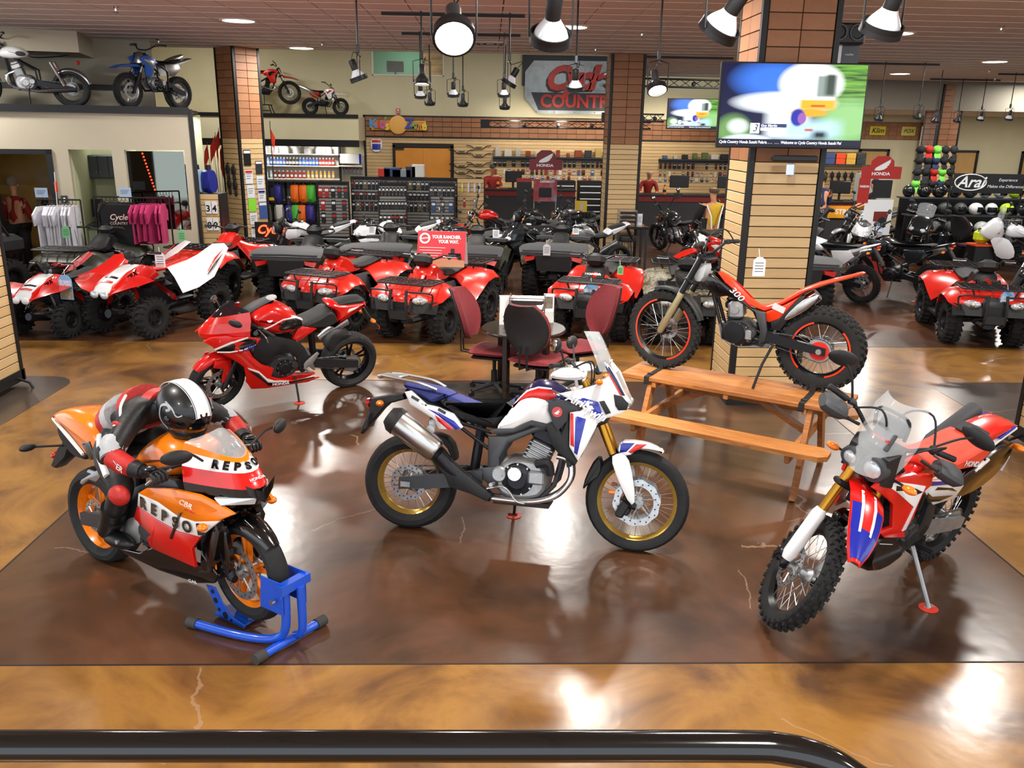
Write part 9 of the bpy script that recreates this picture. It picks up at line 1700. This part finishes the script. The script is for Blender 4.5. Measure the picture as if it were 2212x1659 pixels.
for i in range(6):
    for j in range(2): b = B(); b.cbox((0, 0, .075), (.25, .16, .14), .006); item('goggle_box', '%s goggle box, %s row, on the glove rack' % (('red', 'white', 'blue', 'orange', 'yellow', 'black')[i], ('lower', 'upper')[j]), 'box', mesh_of('goggle_box', b, C_(('#a8201c', '#b8c8b0', '#3a4a7a', '#d8481c', '#c89a3a', '#2a2c30')[i])), (8.6 + .28 * i, 23.17, 1.936 + .145 * j), 0, 'goggle boxes')
for i in range(9): item('hanging_glove', 'dark glove hanging in the row on the glove rack', 'glove', gm_, (8.6 + .18 * i, 23.26, 1.72), 0, 'gloves on the rack')
card('counter_banner', 'orange banner on the front of the far right counter', 'banner', (8.95, 21.2, .85), 0, .9, .3, C_('#e09a1c'), 0); text('STRIKE', (8.95, 21.19, .85), (1, 0, 0), (0, 0, 1), .17, WHITE, bpy.data.objects['counter_banner'], bold=.004).matrix_local = basis((0, -.006, 0), (1, 0, 0), (0, 0, 1))
t = thing('optics_sign', 'pale plastic eyewear brand sign on a display case', 'sign', (9.75, 21.6, 1.86)); obj('plate', B().cbox((0, 0, 0), (.6, .05, .18), .02), C_('#cfdcd8'), t); text('OAKLEY', (0, -.028, 0), (1, 0, 0), (0, 0, 1), .12, C_('#4a5a56'), t, sx=1.2); obj('case', B().box((0, .1, -.97), (.7, .5, 1.76)), C_('#aab4b0'), t, 0)
t = thing('boxed_helmet_stack', 'stack of two grey boxed helmets with blue side print at the right edge', 'boxes', (11.75, 17.2, 0));
for k in range(4): obj('box', B().cbox((0, 0, .2 + .36 * k), (.62, .42, .34), .01), C_('#55585c'), t); text('R', (.0, -.215, .2 + .36 * k), (1, 0, 0), (0, 0, 1), .26, WHITE, t, bold=.004); obj('blue_side', B().box((.25, -.213, .2 + .36 * k), (.14, .004, .33)), C_('#2a3a8a'), t, 0)
b = B(); b.cbox((0, 0, .16), (.34, .26, .3), .08); item('gear_bag', 'fluorescent yellow gear pack hanging behind the white touring motorcycle', 'bag', mesh_of('gear_bag', b, C_('#c9d81c')), (10.05, 17.0, .62), R(10)); t = thing('bag_plinth', 'orange-topped black plinth under the yellow gear pack', 'plinth', (10.05, 17.0, 0)); obj('body', B().cbox((0, 0, .29), (.4, .36, .58), .01), BLK, t); obj('top', B().box((0, 0, .60), (.42, .38, .035)), C_('#e0481c'), t, 0)
t = thing('picture', 'sunset landscape picture in the green office', 'picture', (-1.75, 30.36, 4.72)); obj('canvas', B().box((0, 0, 0), (.9, .03, .85)), noise_mat('sunset_print', ['#3a2c22', '#b8843a', '#e0b05a'], 1.6, 4, .5, stretch=(1, 1, 4)), t, 0); monitor('white framed monitor in the green office', (-3.05, 29.4, 4.28), 0, .55); t = thing('desk', 'black desk inside the green office', 'desk', (-2.7, 29.4, 3.4)); obj('desktop', B().box((0, 0, .86), (1.8, .7, .04)), BLK, t, 0); obj('legs_panel', B().box((0, .2, .43), (1.7, .05, .84)), BLK, t, 0)
YEL = C_('#c9a21c', .6); NVY = C_('#1f2c4e', .85); POLO = C_('#8e201c', .8); KHA = C_('#4a4438', .9)
p = person('man seen from behind in a yellow and black riding jacket', (4.12, 15.6, 0), R(100), 1.80, YEL, KHA, '#5a4a3c', arms=((.25, 0, .3), (.25, 0, .3)), bald=True)
for s in (1, -1): obj('sleeve_panel', B().tube([(-.0, s * .20, 1.44), (.03, s * .25, 1.28), (.09, s * .27, 1.14), (.17, s * .26, 1.02)], [.085, .078, .068, .06], 10), LEA, p); obj('side_panel', B().tube([(-.02, s * .165, .98), (-.03, s * .16, 1.2)], .055, 8), LEA, p); obj('white_piping', B().tube([(-.145, s * .06, 1.02), (-.15, s * .09, 1.25), (-.09, s * .16, 1.44)], .013, 6), WHITE, p)
person('bald clerk in a red polo leaning over the right counter', (4.45, 24.0, 0), R(268), 1.72, POLO, None, '#b9a08a', .35, ((.35, 0, .5), (.35, 0, .5)), True); person('customer in a navy shirt with his back to the viewer at the far right counter', (8.05, 20.6, 0), R(95), 1.78, NVY, None, '#2a2018'); person('brown-haired clerk in red and black behind the far right counter', (8.45, 22.2, 0), R(262), 1.80, C_('#3a1c1a', .9), None, '#4a2e1e', .15, ((.3, 0, .5), (.3, 0, .5))); person('dark-haired person in black at the end of the far right counter', (9.45, 20.85, 0), R(170), 1.66, TB, None, '#1c1410', arms=((.35, 0, .6), (.35, 0, .6)))
person('grey-haired person in a red polo seen from behind in the black framed doorway', (-8.33, 15.35, 0), R(75), 1.76, POLO, None, '#7a6a58'); p = person('person in a black shop jacket with white lettering in the doorway', (-7.75, 15.75, 0), R(120), 1.82, TB, None, '#16110e'); person('clerk in a red shirt and dark cap behind the left counter', (.12, 25.3, 0), R(285), 1.70, POLO, None, cap=C_('#2a2c30'), arms=((.3, 0, .5), (.3, 0, .5)))
text('Cycle', (-.17, 0, 1.32), (0, -1, 0), (0, 0, 1), .13, C_('#e8dcd8'), p, shear=.3, bold=.003); text('COUNTRY', (-.17, 0, 1.22), (0, -1, 0), (0, 0, 1), .06, C_('#e8dcd8'), p)
